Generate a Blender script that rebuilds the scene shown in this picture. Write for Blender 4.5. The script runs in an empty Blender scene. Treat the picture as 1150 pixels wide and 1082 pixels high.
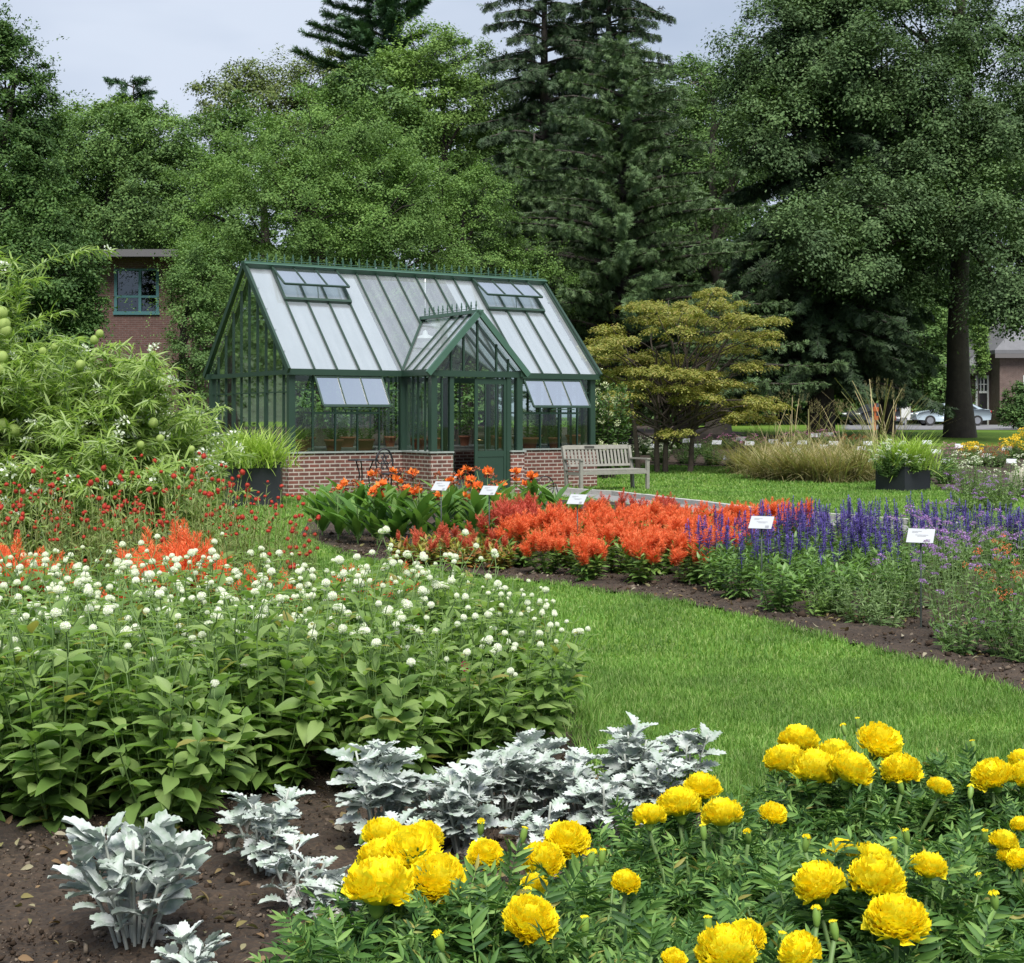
import bpy, math, random
import numpy as np
from mathutils import Vector, Matrix

# ------------------------------------------------------------------ camera
F, HX, HY, HC = 1600.0, 575.0, 468.0, 1.55      # focal length and horizon in photograph pixels, eye height
scene = bpy.context.scene
cam_data = bpy.data.cameras.new('camera')
cam = bpy.data.objects.new('camera', cam_data)
scene.collection.objects.link(cam)
cam.location = (0, 0, HC)
cam.rotation_euler = (math.radians(90), 0, 0)
cam_data.sensor_width = 36.0
cam_data.sensor_fit = 'HORIZONTAL'
cam_data.lens = 36.0 * F / 1150.0
cam_data.shift_y = -(541.0 - HY) / 1150.0
cam_data.clip_start = 0.05
cam_data.clip_end = 3000
scene.camera = cam

# ------------------------------------------------------------------ sky and sun (overcast)
SUN_EL, SUN_AZ = math.radians(58), math.radians(170)   # azimuth clockwise from +Y
world = bpy.data.worlds.new('World')
scene.world = world
world.use_nodes = True
wn, wl = world.node_tree.nodes, world.node_tree.links
wn.clear()
w_out = wn.new('ShaderNodeOutputWorld')
w_bg = wn.new('ShaderNodeBackground')
w_sky = wn.new('ShaderNodeTexSky')
w_sky.sky_type = 'NISHITA'
w_sky.sun_disc = False
w_sky.sun_elevation = SUN_EL
w_sky.sun_rotation = SUN_AZ
w_sky.air_density = 1.0
w_sky.dust_density = 2.0
w_tc = wn.new('ShaderNodeTexCoord')
w_map = wn.new('ShaderNodeMapping'); w_map.inputs['Scale'].default_value = (1.0, 1.0, 3.0)
w_noise = wn.new('ShaderNodeTexNoise')
w_noise.inputs['Scale'].default_value = 1.6
w_noise.inputs['Detail'].default_value = 5
w_noise.inputs['Roughness'].default_value = 0.5
w_ramp = wn.new('ShaderNodeValToRGB')
w_ramp.color_ramp.elements[0].position = 0.38
w_ramp.color_ramp.elements[0].color = (3.0, 3.9, 5.4, 1)
w_ramp.color_ramp.elements[1].position = 0.66
w_ramp.color_ramp.elements[1].color = (6.2, 6.9, 8.1, 1)
w_mix = wn.new('ShaderNodeMixRGB'); w_mix.inputs[0].default_value = 0.96
wl.new(w_tc.outputs['Generated'], w_map.inputs['Vector'])
wl.new(w_map.outputs['Vector'], w_noise.inputs['Vector'])
wl.new(w_noise.outputs['Fac'], w_ramp.inputs['Fac'])
wl.new(w_sky.outputs['Color'], w_mix.inputs[1])
wl.new(w_ramp.outputs['Color'], w_mix.inputs[2])
wl.new(w_mix.outputs['Color'], w_bg.inputs['Color'])
w_bg.inputs['Strength'].default_value = 0.052
wl.new(w_bg.outputs['Background'], w_out.inputs['Surface'])
sun_data = bpy.data.lights.new('sun', 'SUN')
sun_data.energy = 3.1
sun_data.angle = math.radians(40)
sun_data.color = (1.0, 0.97, 0.92)
sun = bpy.data.objects.new('sun', sun_data)
scene.collection.objects.link(sun)
sd = Vector((math.sin(SUN_AZ) * math.cos(SUN_EL), math.cos(SUN_AZ) * math.cos(SUN_EL), math.sin(SUN_EL)))
sun.rotation_euler = sd.to_track_quat('Z', 'Y').to_euler()

scene.view_settings.view_transform = 'Standard'
scene.view_settings.look = 'None'
scene.view_settings.exposure = 1.15
scene.view_settings.gamma = 1.0
scene.cycles.max_bounces = 6
scene.cycles.diffuse_bounces = 3
scene.cycles.glossy_bounces = 3
scene.cycles.transmission_bounces = 4
scene.cycles.transparent_max_bounces = 16
scene.cycles.caustics_reflective = False
scene.cycles.caustics_refractive = False

COL = scene.collection

# ------------------------------------------------------------------ helpers
def smooth01(t):
    t = np.clip(t, 0, 1)
    return t * t * (3 - 2 * t)

def gz(x, y):
    """height of the ground: flat garden, a gentle rise behind it"""
    return 0.80 * smooth01((np.asarray(y, float) - 37) / 23) + 0.16 * smooth01((np.asarray(y, float) - 60) / 30)

def P(px, py, D):
    return ((px - HX) / F * D, D, HC - (py - HY) / F * D)

def G(px, py):
    """the ground point seen at a place in the photograph"""
    lo, hi = 1.5, 400.0
    for _ in range(50):
        D = (lo + hi) / 2
        if HY + (HC - float(gz(0, D))) * F / D > py: lo = D
        else: hi = D
    return ((px - HX) / F * D, D)

def X(px, D):
    return (px - HX) / F * D

def Zt(py, D):
    return HC - (py - HY) / F * D

def tag(o, label=None, cat=None, group=None, kind=None):
    if label: o['label'] = label
    if cat: o['category'] = cat
    if group: o['group'] = group
    if kind: o['kind'] = kind
    return o

def empty(name, loc=(0, 0, 0), rz=0.0, label=None, cat=None, group=None):
    o = bpy.data.objects.new(name, None)
    COL.objects.link(o)
    o.location = loc
    o.rotation_euler = (0, 0, rz)
    o.empty_display_size = 0.1
    return tag(o, label, cat, group, 'thing' if cat else None)

def link(name, me, parent=None, loc=(0, 0, 0), rot=(0, 0, 0), scale=None):
    o = bpy.data.objects.new(name, me)
    COL.objects.link(o)
    o.parent = parent
    o.location = loc
    o.rotation_euler = rot
    if scale is not None:
        o.scale = (scale, scale, scale) if np.isscalar(scale) else scale
    return o

def copy_thing(root, loc, rz=0.0, scale=1.0, label=None):
    r = root.copy(); COL.objects.link(r)
    r.location = loc; r.rotation_euler = (0, 0, rz)
    r.scale = (scale,) * 3 if np.isscalar(scale) else scale
    if label: r['label'] = label
    for ch in list(root.children):
        c = ch.copy(); COL.objects.link(c); c.parent = r
        for g in list(ch.children):
            d = g.copy(); COL.objects.link(d); d.parent = c
    return r

def norm(a):
    return a / np.maximum(np.linalg.norm(a, axis=-1, keepdims=True), 1e-9)

def frames(D, N):
    """rotation matrices whose Y axis is D and whose Z axis is near N"""
    D = norm(np.asarray(D, float)); N = np.asarray(N, float)
    Xa = np.cross(D, N)
    bad = np.linalg.norm(Xa, axis=-1) < 1e-5
    if bad.any():
        Xa[bad] = np.cross(D[bad], np.array([0.31, 0.87, 0.2]))
    Xa = norm(Xa)
    Za = np.cross(Xa, D)
    return np.stack([Xa, D, Za], axis=-1)

class Bag:
    def __init__(self):
        self.V = []; self.Q = []; self.T = []; self.mq = []; self.mt = []; self.n = 0
    def raw(self, V, Q=None, T=None, mat=0):
        V = np.asarray(V, float).reshape(-1, 3)
        if Q is not None and len(Q):
            Q = np.asarray(Q, int).reshape(-1, 4); self.Q.append(Q + self.n); self.mq.append(np.full(len(Q), mat))
        if T is not None and len(T):
            T = np.asarray(T, int).reshape(-1, 3); self.T.append(T + self.n); self.mt.append(np.full(len(T), mat))
        self.V.append(V); self.n += len(V)
    def add(self, tpl, Pn, R, S, mat=0):
        V, Q, T = tpl
        Pn = np.asarray(Pn, float).reshape(-1, 3); n = len(Pn)
        if n == 0: return
        S = np.asarray(S, float)
        if S.ndim == 0: S = np.full(n, float(S))
        VV = V[None] * (S[:, None, None] if S.ndim == 1 else S[:, None, :])
        VV = np.einsum('nij,nmj->nmi', R, VV) + Pn[:, None, :]
        off = (np.arange(n) * len(V))[:, None, None]
        Qn = (Q[None] + off).reshape(-1, 4) if Q is not None and len(Q) else None
        Tn = (T[None] + off).reshape(-1, 3) if T is not None and len(T) else None
        self.raw(VV, Qn, Tn, mat)
    def mesh(self, name, mats, smooth=True):
        me = bpy.data.meshes.new(name)
        V = np.concatenate(self.V) if self.V else np.zeros((0, 3))
        Q = np.concatenate(self.Q) if self.Q else np.zeros((0, 4), int)
        T = np.concatenate(self.T) if self.T else np.zeros((0, 3), int)
        mi = np.concatenate(self.mq + self.mt) if (self.mq or self.mt) else np.zeros(0, int)
        me.vertices.add(len(V)); me.vertices.foreach_set('co', V.astype(np.float32).ravel())
        loops = np.concatenate([Q.ravel(), T.ravel()]).astype(np.int32)
        me.loops.add(len(loops)); me.loops.foreach_set('vertex_index', loops)
        nf = len(Q) + len(T)
        starts = np.concatenate([np.arange(len(Q)) * 4, len(Q) * 4 + np.arange(len(T)) * 3]).astype(np.int32)
        me.polygons.add(nf)
        me.polygons.foreach_set('loop_start', starts)
        me.polygons.foreach_set('material_index', mi.astype(np.int32))
        me.polygons.foreach_set('use_smooth', np.full(nf, smooth))
        me.update(calc_edges=True)
        for m in (mats if isinstance(mats, (list, tuple)) else [mats]):
            me.materials.append(m)
        return me
    def build(self, name, mats, parent=None, loc=(0, 0, 0), rot=(0, 0, 0), smooth=True):
        return link(name, self.mesh(name, mats, smooth), parent, loc, rot)

def tubes(bag, paths, radii, sides=5, mat=0):
    paths = np.asarray(paths, float)
    if paths.ndim == 2: paths = paths[None]
    n, K, _ = paths.shape
    radii = np.asarray(radii, float)
    if radii.ndim == 1: radii = np.broadcast_to(radii, (n, K))
    tan = np.gradient(paths, axis=1); tan = norm(tan)
    ref = np.where(np.abs(tan[:, :1, 2:3]) > 0.8, np.array([[[1.0, 0.13, 0]]]), np.array([[[0, 0.1, 1.0]]]))
    a = norm(np.cross(tan, np.broadcast_to(ref, tan.shape))); b = np.cross(tan, a)
    ang = np.linspace(0, 2 * np.pi, sides, endpoint=False)
    ring = a[:, :, None, :] * np.cos(ang)[None, None, :, None] + b[:, :, None, :] * np.sin(ang)[None, None, :, None]
    V = paths[:, :, None, :] + ring * radii[:, :, None, None]
    k, s = np.meshgrid(np.arange(K - 1), np.arange(sides), indexing='ij')
    q = np.stack([k * sides + s, k * sides + (s + 1) % sides, (k + 1) * sides + (s + 1) % sides, (k + 1) * sides + s], -1).reshape(-1, 4)
    Q = (q[None] + (np.arange(n) * K * sides)[:, None, None]).reshape(-1, 4)
    bag.raw(V, Q, None, mat)
    # end caps as one vertex fans
    if sides <= 12:
        capV = paths[:, -1, :]
        base = bag.n
        idx = (np.arange(n) * K * sides + (K - 1) * sides)[:, None] + np.arange(sides)[None]
        idx = idx + base - n * K * sides
        tri = np.stack([idx, np.roll(idx, -1, axis=1), np.broadcast_to((base + np.arange(n))[:, None], idx.shape)], -1).reshape(-1, 3)
        bag.V.append(capV); bag.T.append(tri); bag.mt.append(np.full(len(tri), mat)); bag.n += n

BOXQ = [[0, 3, 2, 1], [4, 5, 6, 7], [0, 1, 5, 4], [1, 2, 6, 5], [2, 3, 7, 6], [3, 0, 4, 7]]
def box(bag, x0, x1, y0, y1, z0, z1, mat=0):
    bag.raw([[x0, y0, z0], [x1, y0, z0], [x1, y1, z0], [x0, y1, z0], [x0, y0, z1], [x1, y0, z1], [x1, y1, z1], [x0, y1, z1]], BOXQ, None, mat)

def bar(bag, p0, p1, w, h, up=(0, 0, 1), mat=0):
    p0 = np.array(p0, float); p1 = np.array(p1, float)
    d = p1 - p0; L = np.linalg.norm(d); d = d / L
    up = np.array(up, float)
    x = np.cross(d, up)
    if np.linalg.norm(x) < 1e-4: x = np.cross(d, (0, 1, 0))
    x = x / np.linalg.norm(x); u = np.cross(x, d)
    c = []
    for t in (p0, p1):
        for sx, su in ((-1, -1), (1, -1), (1, 1), (-1, 1)):
            c.append(t + x * w / 2 * sx + u * h / 2 * su)
    bag.raw(c, [[3, 2, 1, 0], [4, 5, 6, 7], [0, 1, 5, 4], [1, 2, 6, 5], [2, 3, 7, 6], [3, 0, 4, 7]], None, mat)

def leaf_tpl(w=0.3, segs=4, fold=0.25, curl=0.15, p=0.8, lobes=0.0, wave=0.0, base=0.03):
    t = np.linspace(0, 1, segs + 1)
    hw = np.sin(np.pi * t ** p) * w * 0.5 + base * (1 - t)
    if lobes:
        hw = hw * (1 + lobes * np.where(np.arange(segs + 1) % 2 == 0, -1, 1))
    hw[-1] = 0.004
    z = -curl * t ** 2
    V = []
    for i in range(segs + 1):
        wz = wave * math.sin(i * 2.1)
        V += [[-hw[i], t[i], z[i] + fold * hw[i] + wz * hw[i]], [0, t[i], z[i]], [hw[i], t[i], z[i] + fold * hw[i] - wz * hw[i]]]
    Q = []
    for i in range(segs):
        a = i * 3
        Q += [[a, a + 1, a + 4, a + 3], [a + 1, a + 2, a + 5, a + 4]]
    return np.array(V, float), np.array(Q), None

def strip_tpl(w=0.05, segs=3, curl=0.2, taper=1.0):
    t = np.linspace(0, 1, segs + 1)
    V = []
    for i, tt in enumerate(t):
        h = w * 0.5 * (1 - taper * tt ** 2) + 0.002
        V += [[-h, tt, -curl * tt ** 2], [h, tt, -curl * tt ** 2]]
    Q = [[2 * i, 2 * i + 1, 2 * i + 3, 2 * i + 2] for i in range(segs)]
    return np.array(V, float), np.array(Q), None

DIAMOND = (np.array([[0, 0, 0], [0.28, 0.5, 0.06], [0, 1, -0.05], [-0.28, 0.5, 0.06]], float), np.array([[0, 1, 2, 3]]), None)
THIN = (np.array([[-.04, 0, 0], [.04, 0, 0], [.03, .6, .0], [-.03, .6, .0], [0.0, 1, -.12]], float), np.array([[0, 1, 2, 3]]), np.array([[3, 2, 4]]))

def rvec(rng, n):
    v = rng.normal(size=(n, 3)); return norm(v)

def ico(sub=2):
    import bmesh
    bm = bmesh.new(); bmesh.ops.create_icosphere(bm, subdivisions=sub, radius=1)
    V = np.array([v.co[:] for v in bm.verts]); T = np.array([[v.index for v in f.verts] for f in bm.faces]); bm.free()
    return V, T

# ------------------------------------------------------------------ materials
MATS = {}
def new_mat(name):
    m = bpy.data.materials.new(name); m.use_nodes = True
    m.node_tree.nodes.clear()
    out = m.node_tree.nodes.new('ShaderNodeOutputMaterial')
    return m, m.node_tree.nodes, m.node_tree.links, out

def ramp_node(nodes, stops):
    r = nodes.new('ShaderNodeValToRGB')
    el = r.color_ramp.elements
    while len(el) < len(stops): el.new(0.5)
    for e, (p, c) in zip(el, stops):
        e.position = p; e.color = (*c, 1)
    return r

def leaf_mat(name, stops, trans=0.25, rough=0.5, spec=0.3, tcol=1.25, noise=None, odd=None):
    """foliage: each leaf takes its own tone from the ramp"""
    if name in MATS: return MATS[name]
    m, n, l, out = new_mat(name)
    g = n.new('ShaderNodeNewGeometry')
    k = len(stops)
    pts = [(i / (k - 1) * (.93 if odd else 1), c) for i, c in enumerate(stops)]
    if odd: pts += [(.975, stops[-1]), (.985, odd)]
    r = ramp_node(n, pts)
    l.new(g.outputs['Random Per Island'], r.inputs['Fac'])
    col = r.outputs['Color']
    if noise:
        tc = n.new('ShaderNodeTexCoord'); nz = n.new('ShaderNodeTexNoise'); nz.inputs['Scale'].default_value = noise[0]; nz.inputs['Detail'].default_value = 2
        l.new(tc.outputs['Object'], nz.inputs['Vector'])
        mx = n.new('ShaderNodeMixRGB'); mx.blend_type = 'MULTIPLY'; mx.inputs[0].default_value = 1
        rr = ramp_node(n, [(0.35, (noise[1],) * 3), (0.65, (1.15, 1.15, 1.0))])
        l.new(nz.outputs['Fac'], rr.inputs['Fac']); l.new(col, mx.inputs[1]); l.new(rr.outputs['Color'], mx.inputs[2]); col = mx.outputs['Color']
    b = n.new('ShaderNodeBsdfPrincipled')
    b.inputs['Roughness'].default_value = rough
    b.inputs['Specular IOR Level'].default_value = spec
    l.new(col, b.inputs['Base Color'])
    if trans > 0:
        t = n.new('ShaderNodeBsdfTranslucent')
        mc = n.new('ShaderNodeMixRGB'); mc.blend_type = 'MULTIPLY'; mc.inputs[0].default_value = 1
        mc.inputs[2].default_value = (tcol, tcol * 1.1, tcol * 0.6, 1)
        l.new(col, mc.inputs[1]); l.new(mc.outputs['Color'], t.inputs['Color'])
        ms = n.new('ShaderNodeMixShader'); ms.inputs[0].default_value = trans
        l.new(b.outputs[0], ms.inputs[1]); l.new(t.outputs[0], ms.inputs[2]); l.new(ms.outputs[0], out.inputs['Surface'])
    else:
        l.new(b.outputs[0], out.inputs['Surface'])
    MATS[name] = m
    return m

def flat_mat(name, col, rough=0.5, metal=0.0, spec=0.5, noise=None, bump=None):
    """plain surface with optional noise (scale, darker factor) and bump (scale, strength)"""
    if name in MATS: return MATS[name]
    m, n, l, out = new_mat(name)
    b = n.new('ShaderNodeBsdfPrincipled')
    b.inputs['Roughness'].default_value = rough; b.inputs['Metallic'].default_value = metal
    b.inputs['Specular IOR Level'].default_value = spec
    b.inputs['Base Color'].default_value = (*col, 1)
    tc = n.new('ShaderNodeTexCoord')
    if noise:
        nz = n.new('ShaderNodeTexNoise'); nz.inputs['Scale'].default_value = noise[0]; nz.inputs['Detail'].default_value = 6
        nz.inputs['Roughness'].default_value = 0.65
        l.new(tc.outputs['Object'], nz.inputs['Vector'])
        r = ramp_node(n, [(0.3, tuple(c * noise[1] for c in col)), (0.7, col)])
        l.new(nz.outputs['Fac'], r.inputs['Fac']); l.new(r.outputs['Color'], b.inputs['Base Color'])
    if bump:
        nz = n.new('ShaderNodeTexNoise'); nz.inputs['Scale'].default_value = bump[0]; nz.inputs['Detail'].default_value = 6
        l.new(tc.outputs['Object'], nz.inputs['Vector'])
        bp = n.new('ShaderNodeBump'); bp.inputs['Strength'].default_value = bump[1]; bp.inputs['Distance'].default_value = 0.02
        l.new(nz.outputs['Fac'], bp.inputs['Height']); l.new(bp.outputs['Normal'], b.inputs['Normal'])
    l.new(b.outputs[0], out.inputs['Surface'])
    MATS[name] = m
    return m

def brick_mat(name, c1, c2, mortar, bw=0.21, bh=0.075, ms=0.013, axis='xy'):
    m, n, l, out = new_mat(name)
    tc = n.new('ShaderNodeTexCoord'); sp = n.new('ShaderNodeSeparateXYZ'); l.new(tc.outputs['Object'], sp.inputs[0])
    ad = n.new('ShaderNodeMath'); ad.operation = 'ADD'; l.new(sp.outputs[0], ad.inputs[0]); l.new(sp.outputs[1], ad.inputs[1])
    cb = n.new('ShaderNodeCombineXYZ'); l.new(ad.outputs[0], cb.inputs[0]); l.new(sp.outputs[2], cb.inputs[1])
    nz = n.new('ShaderNodeTexNoise'); nz.inputs['Scale'].default_value = 9; nz.inputs['Detail'].default_value = 4
    l.new(tc.outputs['Object'], nz.inputs['Vector'])
    vm = n.new('ShaderNodeVectorMath'); vm.operation = 'MULTIPLY_ADD'
    vm.inputs[1].default_value = (0.008, 0.008, 0); 
    l.new(nz.outputs['Color'], vm.inputs[0]); l.new(cb.outputs[0], vm.inputs[2])
    br = n.new('ShaderNodeTexBrick')
    br.inputs['Scale'].default_value = 1; br.inputs['Brick Width'].default_value = bw; br.inputs['Row Height'].default_value = bh
    br.inputs['Mortar Size'].default_value = ms; br.inputs['Mortar Smooth'].default_value = 0.2; br.inputs['Bias'].default_value = -0.1
    br.inputs['Color1'].default_value = (*c1, 1); br.inputs['Color2'].default_value = (*c2, 1); br.inputs['Mortar'].default_value = (*mortar, 1)
    l.new(vm.outputs[0], br.inputs['Vector'])
    mx = n.new('ShaderNodeMixRGB'); mx.blend_type = 'MULTIPLY'; mx.inputs[0].default_value = 0.75
    nz2 = n.new('ShaderNodeTexNoise'); nz2.inputs['Scale'].default_value = 5; nz2.inputs['Detail'].default_value = 8; nz2.inputs['Roughness'].default_value = 0.7
    l.new(tc.outputs['Object'], nz2.inputs['Vector'])
    r = ramp_node(n, [(0.3, (0.55, 0.5, 0.5)), (0.7, (1.2, 1.2, 1.2))]); l.new(nz2.outputs['Fac'], r.inputs['Fac'])
    l.new(br.outputs['Color'], mx.inputs[1]); l.new(r.outputs['Color'], mx.inputs[2])
    b = n.new('ShaderNodeBsdfPrincipled'); b.inputs['Roughness'].default_value = 0.9
    l.new(mx.outputs['Color'], b.inputs['Base Color'])
    bp = n.new('ShaderNodeBump'); bp.inputs['Strength'].default_value = 0.6; bp.inputs['Distance'].default_value = 0.01; bp.invert = True
    l.new(br.outputs['Fac'], bp.inputs['Height']); l.new(bp.outputs['Normal'], b.inputs['Normal'])
    l.new(b.outputs[0], out.inputs['Surface'])
    return m

def glass_mat(name, tint=(0.80, 0.88, 0.85), k=1.0, base=0.03, rough=0.02, film=0.0):
    m, n, l, out = new_mat(name)
    fr = n.new('ShaderNodeFresnel'); fr.inputs['IOR'].default_value = 1.5
    mu = n.new('ShaderNodeMath'); mu.operation = 'MULTIPLY_ADD'; mu.inputs[1].default_value = k; mu.inputs[2].default_value = base
    l.new(fr.outputs[0], mu.inputs[0])
    tr = n.new('ShaderNodeBsdfTransparent'); tr.inputs['Color'].default_value = (*tint, 1)
    gl = n.new('ShaderNodeBsdfGlossy'); gl.inputs['Roughness'].default_value = rough; gl.inputs['Color'].default_value = (1, 1, 1, 1)
    ms = n.new('ShaderNodeMixShader'); l.new(mu.outputs[0], ms.inputs[0]); l.new(tr.outputs[0], ms.inputs[1]); l.new(gl.outputs[0], ms.inputs[2])
    if film:      # a dull hazed film on the pane, its streaks painted in for sky reflections
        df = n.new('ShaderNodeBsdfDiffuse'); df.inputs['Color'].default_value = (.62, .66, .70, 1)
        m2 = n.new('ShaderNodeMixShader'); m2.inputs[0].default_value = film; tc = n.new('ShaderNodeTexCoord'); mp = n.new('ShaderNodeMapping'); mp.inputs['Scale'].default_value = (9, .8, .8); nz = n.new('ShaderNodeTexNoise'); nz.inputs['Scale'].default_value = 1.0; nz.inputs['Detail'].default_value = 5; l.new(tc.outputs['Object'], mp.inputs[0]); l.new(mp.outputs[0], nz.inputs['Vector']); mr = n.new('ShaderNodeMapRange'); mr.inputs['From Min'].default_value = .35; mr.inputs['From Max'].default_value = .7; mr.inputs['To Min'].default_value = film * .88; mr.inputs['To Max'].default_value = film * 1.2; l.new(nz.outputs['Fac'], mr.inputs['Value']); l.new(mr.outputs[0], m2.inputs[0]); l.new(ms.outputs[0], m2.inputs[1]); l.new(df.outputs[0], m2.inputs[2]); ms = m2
    l.new(ms.outputs[0], out.inputs['Surface'])
    return m

ORD = ['first', 'second', 'third', 'fourth', 'fifth', 'sixth', 'seventh', 'eighth', 'ninth', 'tenth', 'eleventh', 'twelfth',
       'thirteenth', 'fourteenth', 'fifteenth', 'sixteenth', 'seventeenth', 'eighteenth', 'nineteenth', 'twentieth']
def ordn(i, n):
    """place of item i in a row of n, counted from the left"""
    if n == 1: return 'only'
    if i == 0: return 'leftmost'
    if i == n - 1: return 'rightmost'
    return ORD[i] + ' from left'

# ------------------------------------------------------------------ ground
def in_poly(x, y, poly):
    x = np.asarray(x); y = np.asarray(y); inside = np.zeros(x.shape, bool)
    n = len(poly)
    for i in range(n):
        x0, y0 = poly[i]; x1, y1 = poly[(i + 1) % n]
        if y0 == y1: continue
        c = ((y0 > y) != (y1 > y)) & (x < (x1 - x0) * (y - y0) / (y1 - y0) + x0)
        inside ^= c
    return inside

def GP(pts): return [G(a, b) for a, b in pts]

MID_BED = GP([(336, 604), (380, 622), (430, 634), (500, 644), (560, 652), (640, 660), (720, 672), (800, 686), (870, 704), (945, 722),
              (1019, 741), (1101, 768), (1160, 788), (1300, 835)]) + [(7.4, 10.8), (6.3, 14.0)] + \
          GP([(1150, 613), (960, 594), (860, 586), (760, 575), (690, 566), (640, 561), (560, 560), (470, 566), (400, 576), (345, 590)])
NEAR_BED = [(-9, 2.0), (-9, 11.0)] + GP([(-60, 640), (150, 645), (330, 650), (450, 672), (560, 715), (640, 790), (672, 850), (700, 884), (830, 915), (1000, 900), (1300, 905)]) + [(5, 2.0)]
BACK_BED = GP([(676, 516), (700, 521), (760, 523), (820, 525), (870, 536), (950, 541), (985, 540), (1000, 535), (1036, 535), (1060, 552), (1090, 556), (1210, 560), (1210, 503), (1050, 502), (1000, 497), (900, 490), (800, 489), (690, 489)])
KERB_LINE = [G(a, b) for a, b in [(560, 552), (620, 553), (690, 557), (760, 566), (860, 578), (960, 586), (1060, 594), (1150, 601), (1260, 612)]]

lawn_mat, n, l, out = new_mat('lawn')
tc = n.new('ShaderNodeTexCoord')
n1 = n.new('ShaderNodeTexNoise'); n1.inputs['Scale'].default_value = 0.6; n1.inputs['Detail'].default_value = 6
n2 = n.new('ShaderNodeTexNoise'); n2.inputs['Scale'].default_value = 45; n2.inputs['Detail'].default_value = 4
l.new(tc.outputs['Object'], n1.inputs['Vector']); l.new(tc.outputs['Object'], n2.inputs['Vector'])
r1 = ramp_node(n, [(0.35, (0.08, 0.15, 0.02)), (0.65, (0.12, 0.20, 0.03))]); l.new(n1.outputs['Fac'], r1.inputs['Fac'])
r2 = ramp_node(n, [(0.3, (0.5, 0.5, 0.5)), (0.7, (1.25, 1.25, 1.2))]); l.new(n2.outputs['Fac'], r2.inputs['Fac'])
mx = n.new('ShaderNodeMixRGB'); mx.blend_type = 'MULTIPLY'; mx.inputs[0].default_value = 1
l.new(r1.outputs['Color'], mx.inputs[1]); l.new(r2.outputs['Color'], mx.inputs[2])
bs = n.new('ShaderNodeBsdfPrincipled'); bs.inputs['Roughness'].default_value = 0.9; bs.inputs['Specular IOR Level'].default_value = 0.1
l.new(mx.outputs['Color'], bs.inputs['Base Color'])
bp = n.new('ShaderNodeBump'); bp.inputs['Strength'].default_value = 0.5; l.new(n2.outputs['Fac'], bp.inputs['Height']); l.new(bp.outputs['Normal'], bs.inputs['Normal'])
l.new(bs.outputs[0], out.inputs['Surface'])

def sheet(name, xs, ys, zoff, mat, poly=None, bump=0.0, seed=0, zbase=None):
    rng = np.random.default_rng(seed)
    gx, gy = np.meshgrid(xs, ys)
    z = gz(gx, gy) + zoff
    if bump:
        ph = rng.uniform(0, 6.28, 24); fr = rng.uniform(2.0, 26, 24); an = rng.uniform(0, 6.28, 24)
        for p, f, a in zip(ph, fr, an):
            z = z + bump * 0.5 / math.sqrt(f) * np.sin(f * (gx * math.cos(a) + gy * math.sin(a)) + p)
        z = z + rng.normal(0, bump * 0.28, z.shape)
        z = np.maximum(z, gz(gx, gy) + 0.006)
    nx = len(xs); ny = len(ys)
    V = np.stack([gx, gy, z], -1).reshape(-1, 3)
    i, j = np.meshgrid(np.arange(nx - 1), np.arange(ny - 1))
    q = np.stack([j * nx + i, j * nx + i + 1, (j + 1) * nx + i + 1, (j + 1) * nx + i], -1).reshape(-1, 4)
    if poly is not None:
        cx = V[q].mean(1); q = q[in_poly(cx[:, 0], cx[:, 1], poly)]
        used = np.unique(q); mp = np.zeros(len(V), int); mp[used] = np.arange(len(used)); V = V[used]; q = mp[q]
    b = Bag(); b.raw(V, q)
    return tag(b.build(name, mat), kind='structure')

xs = np.concatenate([np.linspace(-900, -80, 12), np.linspace(-70, 70, 40), np.linspace(80, 900, 12)])
ys = np.concatenate([np.linspace(-60, 30, 8), np.linspace(34, 100, 34), np.linspace(110, 1500, 12)])
sheet('lawn', xs, ys, 0.0, lawn_mat)

soil_mat, n, l, out = new_mat('soil')
tc = n.new('ShaderNodeTexCoord')
n1 = n.new('ShaderNodeTexNoise'); n1.inputs['Scale'].default_value = 2.5; n1.inputs['Detail'].default_value = 8; n1.inputs['Roughness'].default_value = 0.7
v1 = n.new('ShaderNodeTexVoronoi'); v1.inputs['Scale'].default_value = 55
l.new(tc.outputs['Object'], n1.inputs['Vector']); l.new(tc.outputs['Object'], v1.inputs['Vector'])
r1 = ramp_node(n, [(0.35, (0.020, 0.013, 0.008)), (0.65, (0.052, 0.036, 0.023))]); l.new(n1.outputs['Fac'], r1.inputs['Fac'])
r2 = ramp_node(n, [(0.0, (0.55, 0.5, 0.5)), (1.0, (1.5, 1.45, 1.4))]); l.new(v1.outputs['Color'], r2.inputs['Fac'])
mx = n.new('ShaderNodeMixRGB'); mx.blend_type = 'MULTIPLY'; mx.inputs[0].default_value = 1
l.new(r1.outputs['Color'], mx.inputs[1]); l.new(r2.outputs['Color'], mx.inputs[2])
bs = n.new('ShaderNodeBsdfPrincipled'); bs.inputs['Roughness'].default_value = 0.95
l.new(mx.outputs['Color'], bs.inputs['Base Color'])
bp = n.new('ShaderNodeBump'); bp.inputs['Strength'].default_value = 0.9; bp.inputs['Distance'].default_value = 0.012
l.new(v1.outputs['Distance'], bp.inputs['Height']); l.new(bp.outputs['Normal'], bs.inputs['Normal'])
l.new(bs.outputs[0], out.inputs['Surface'])

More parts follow.
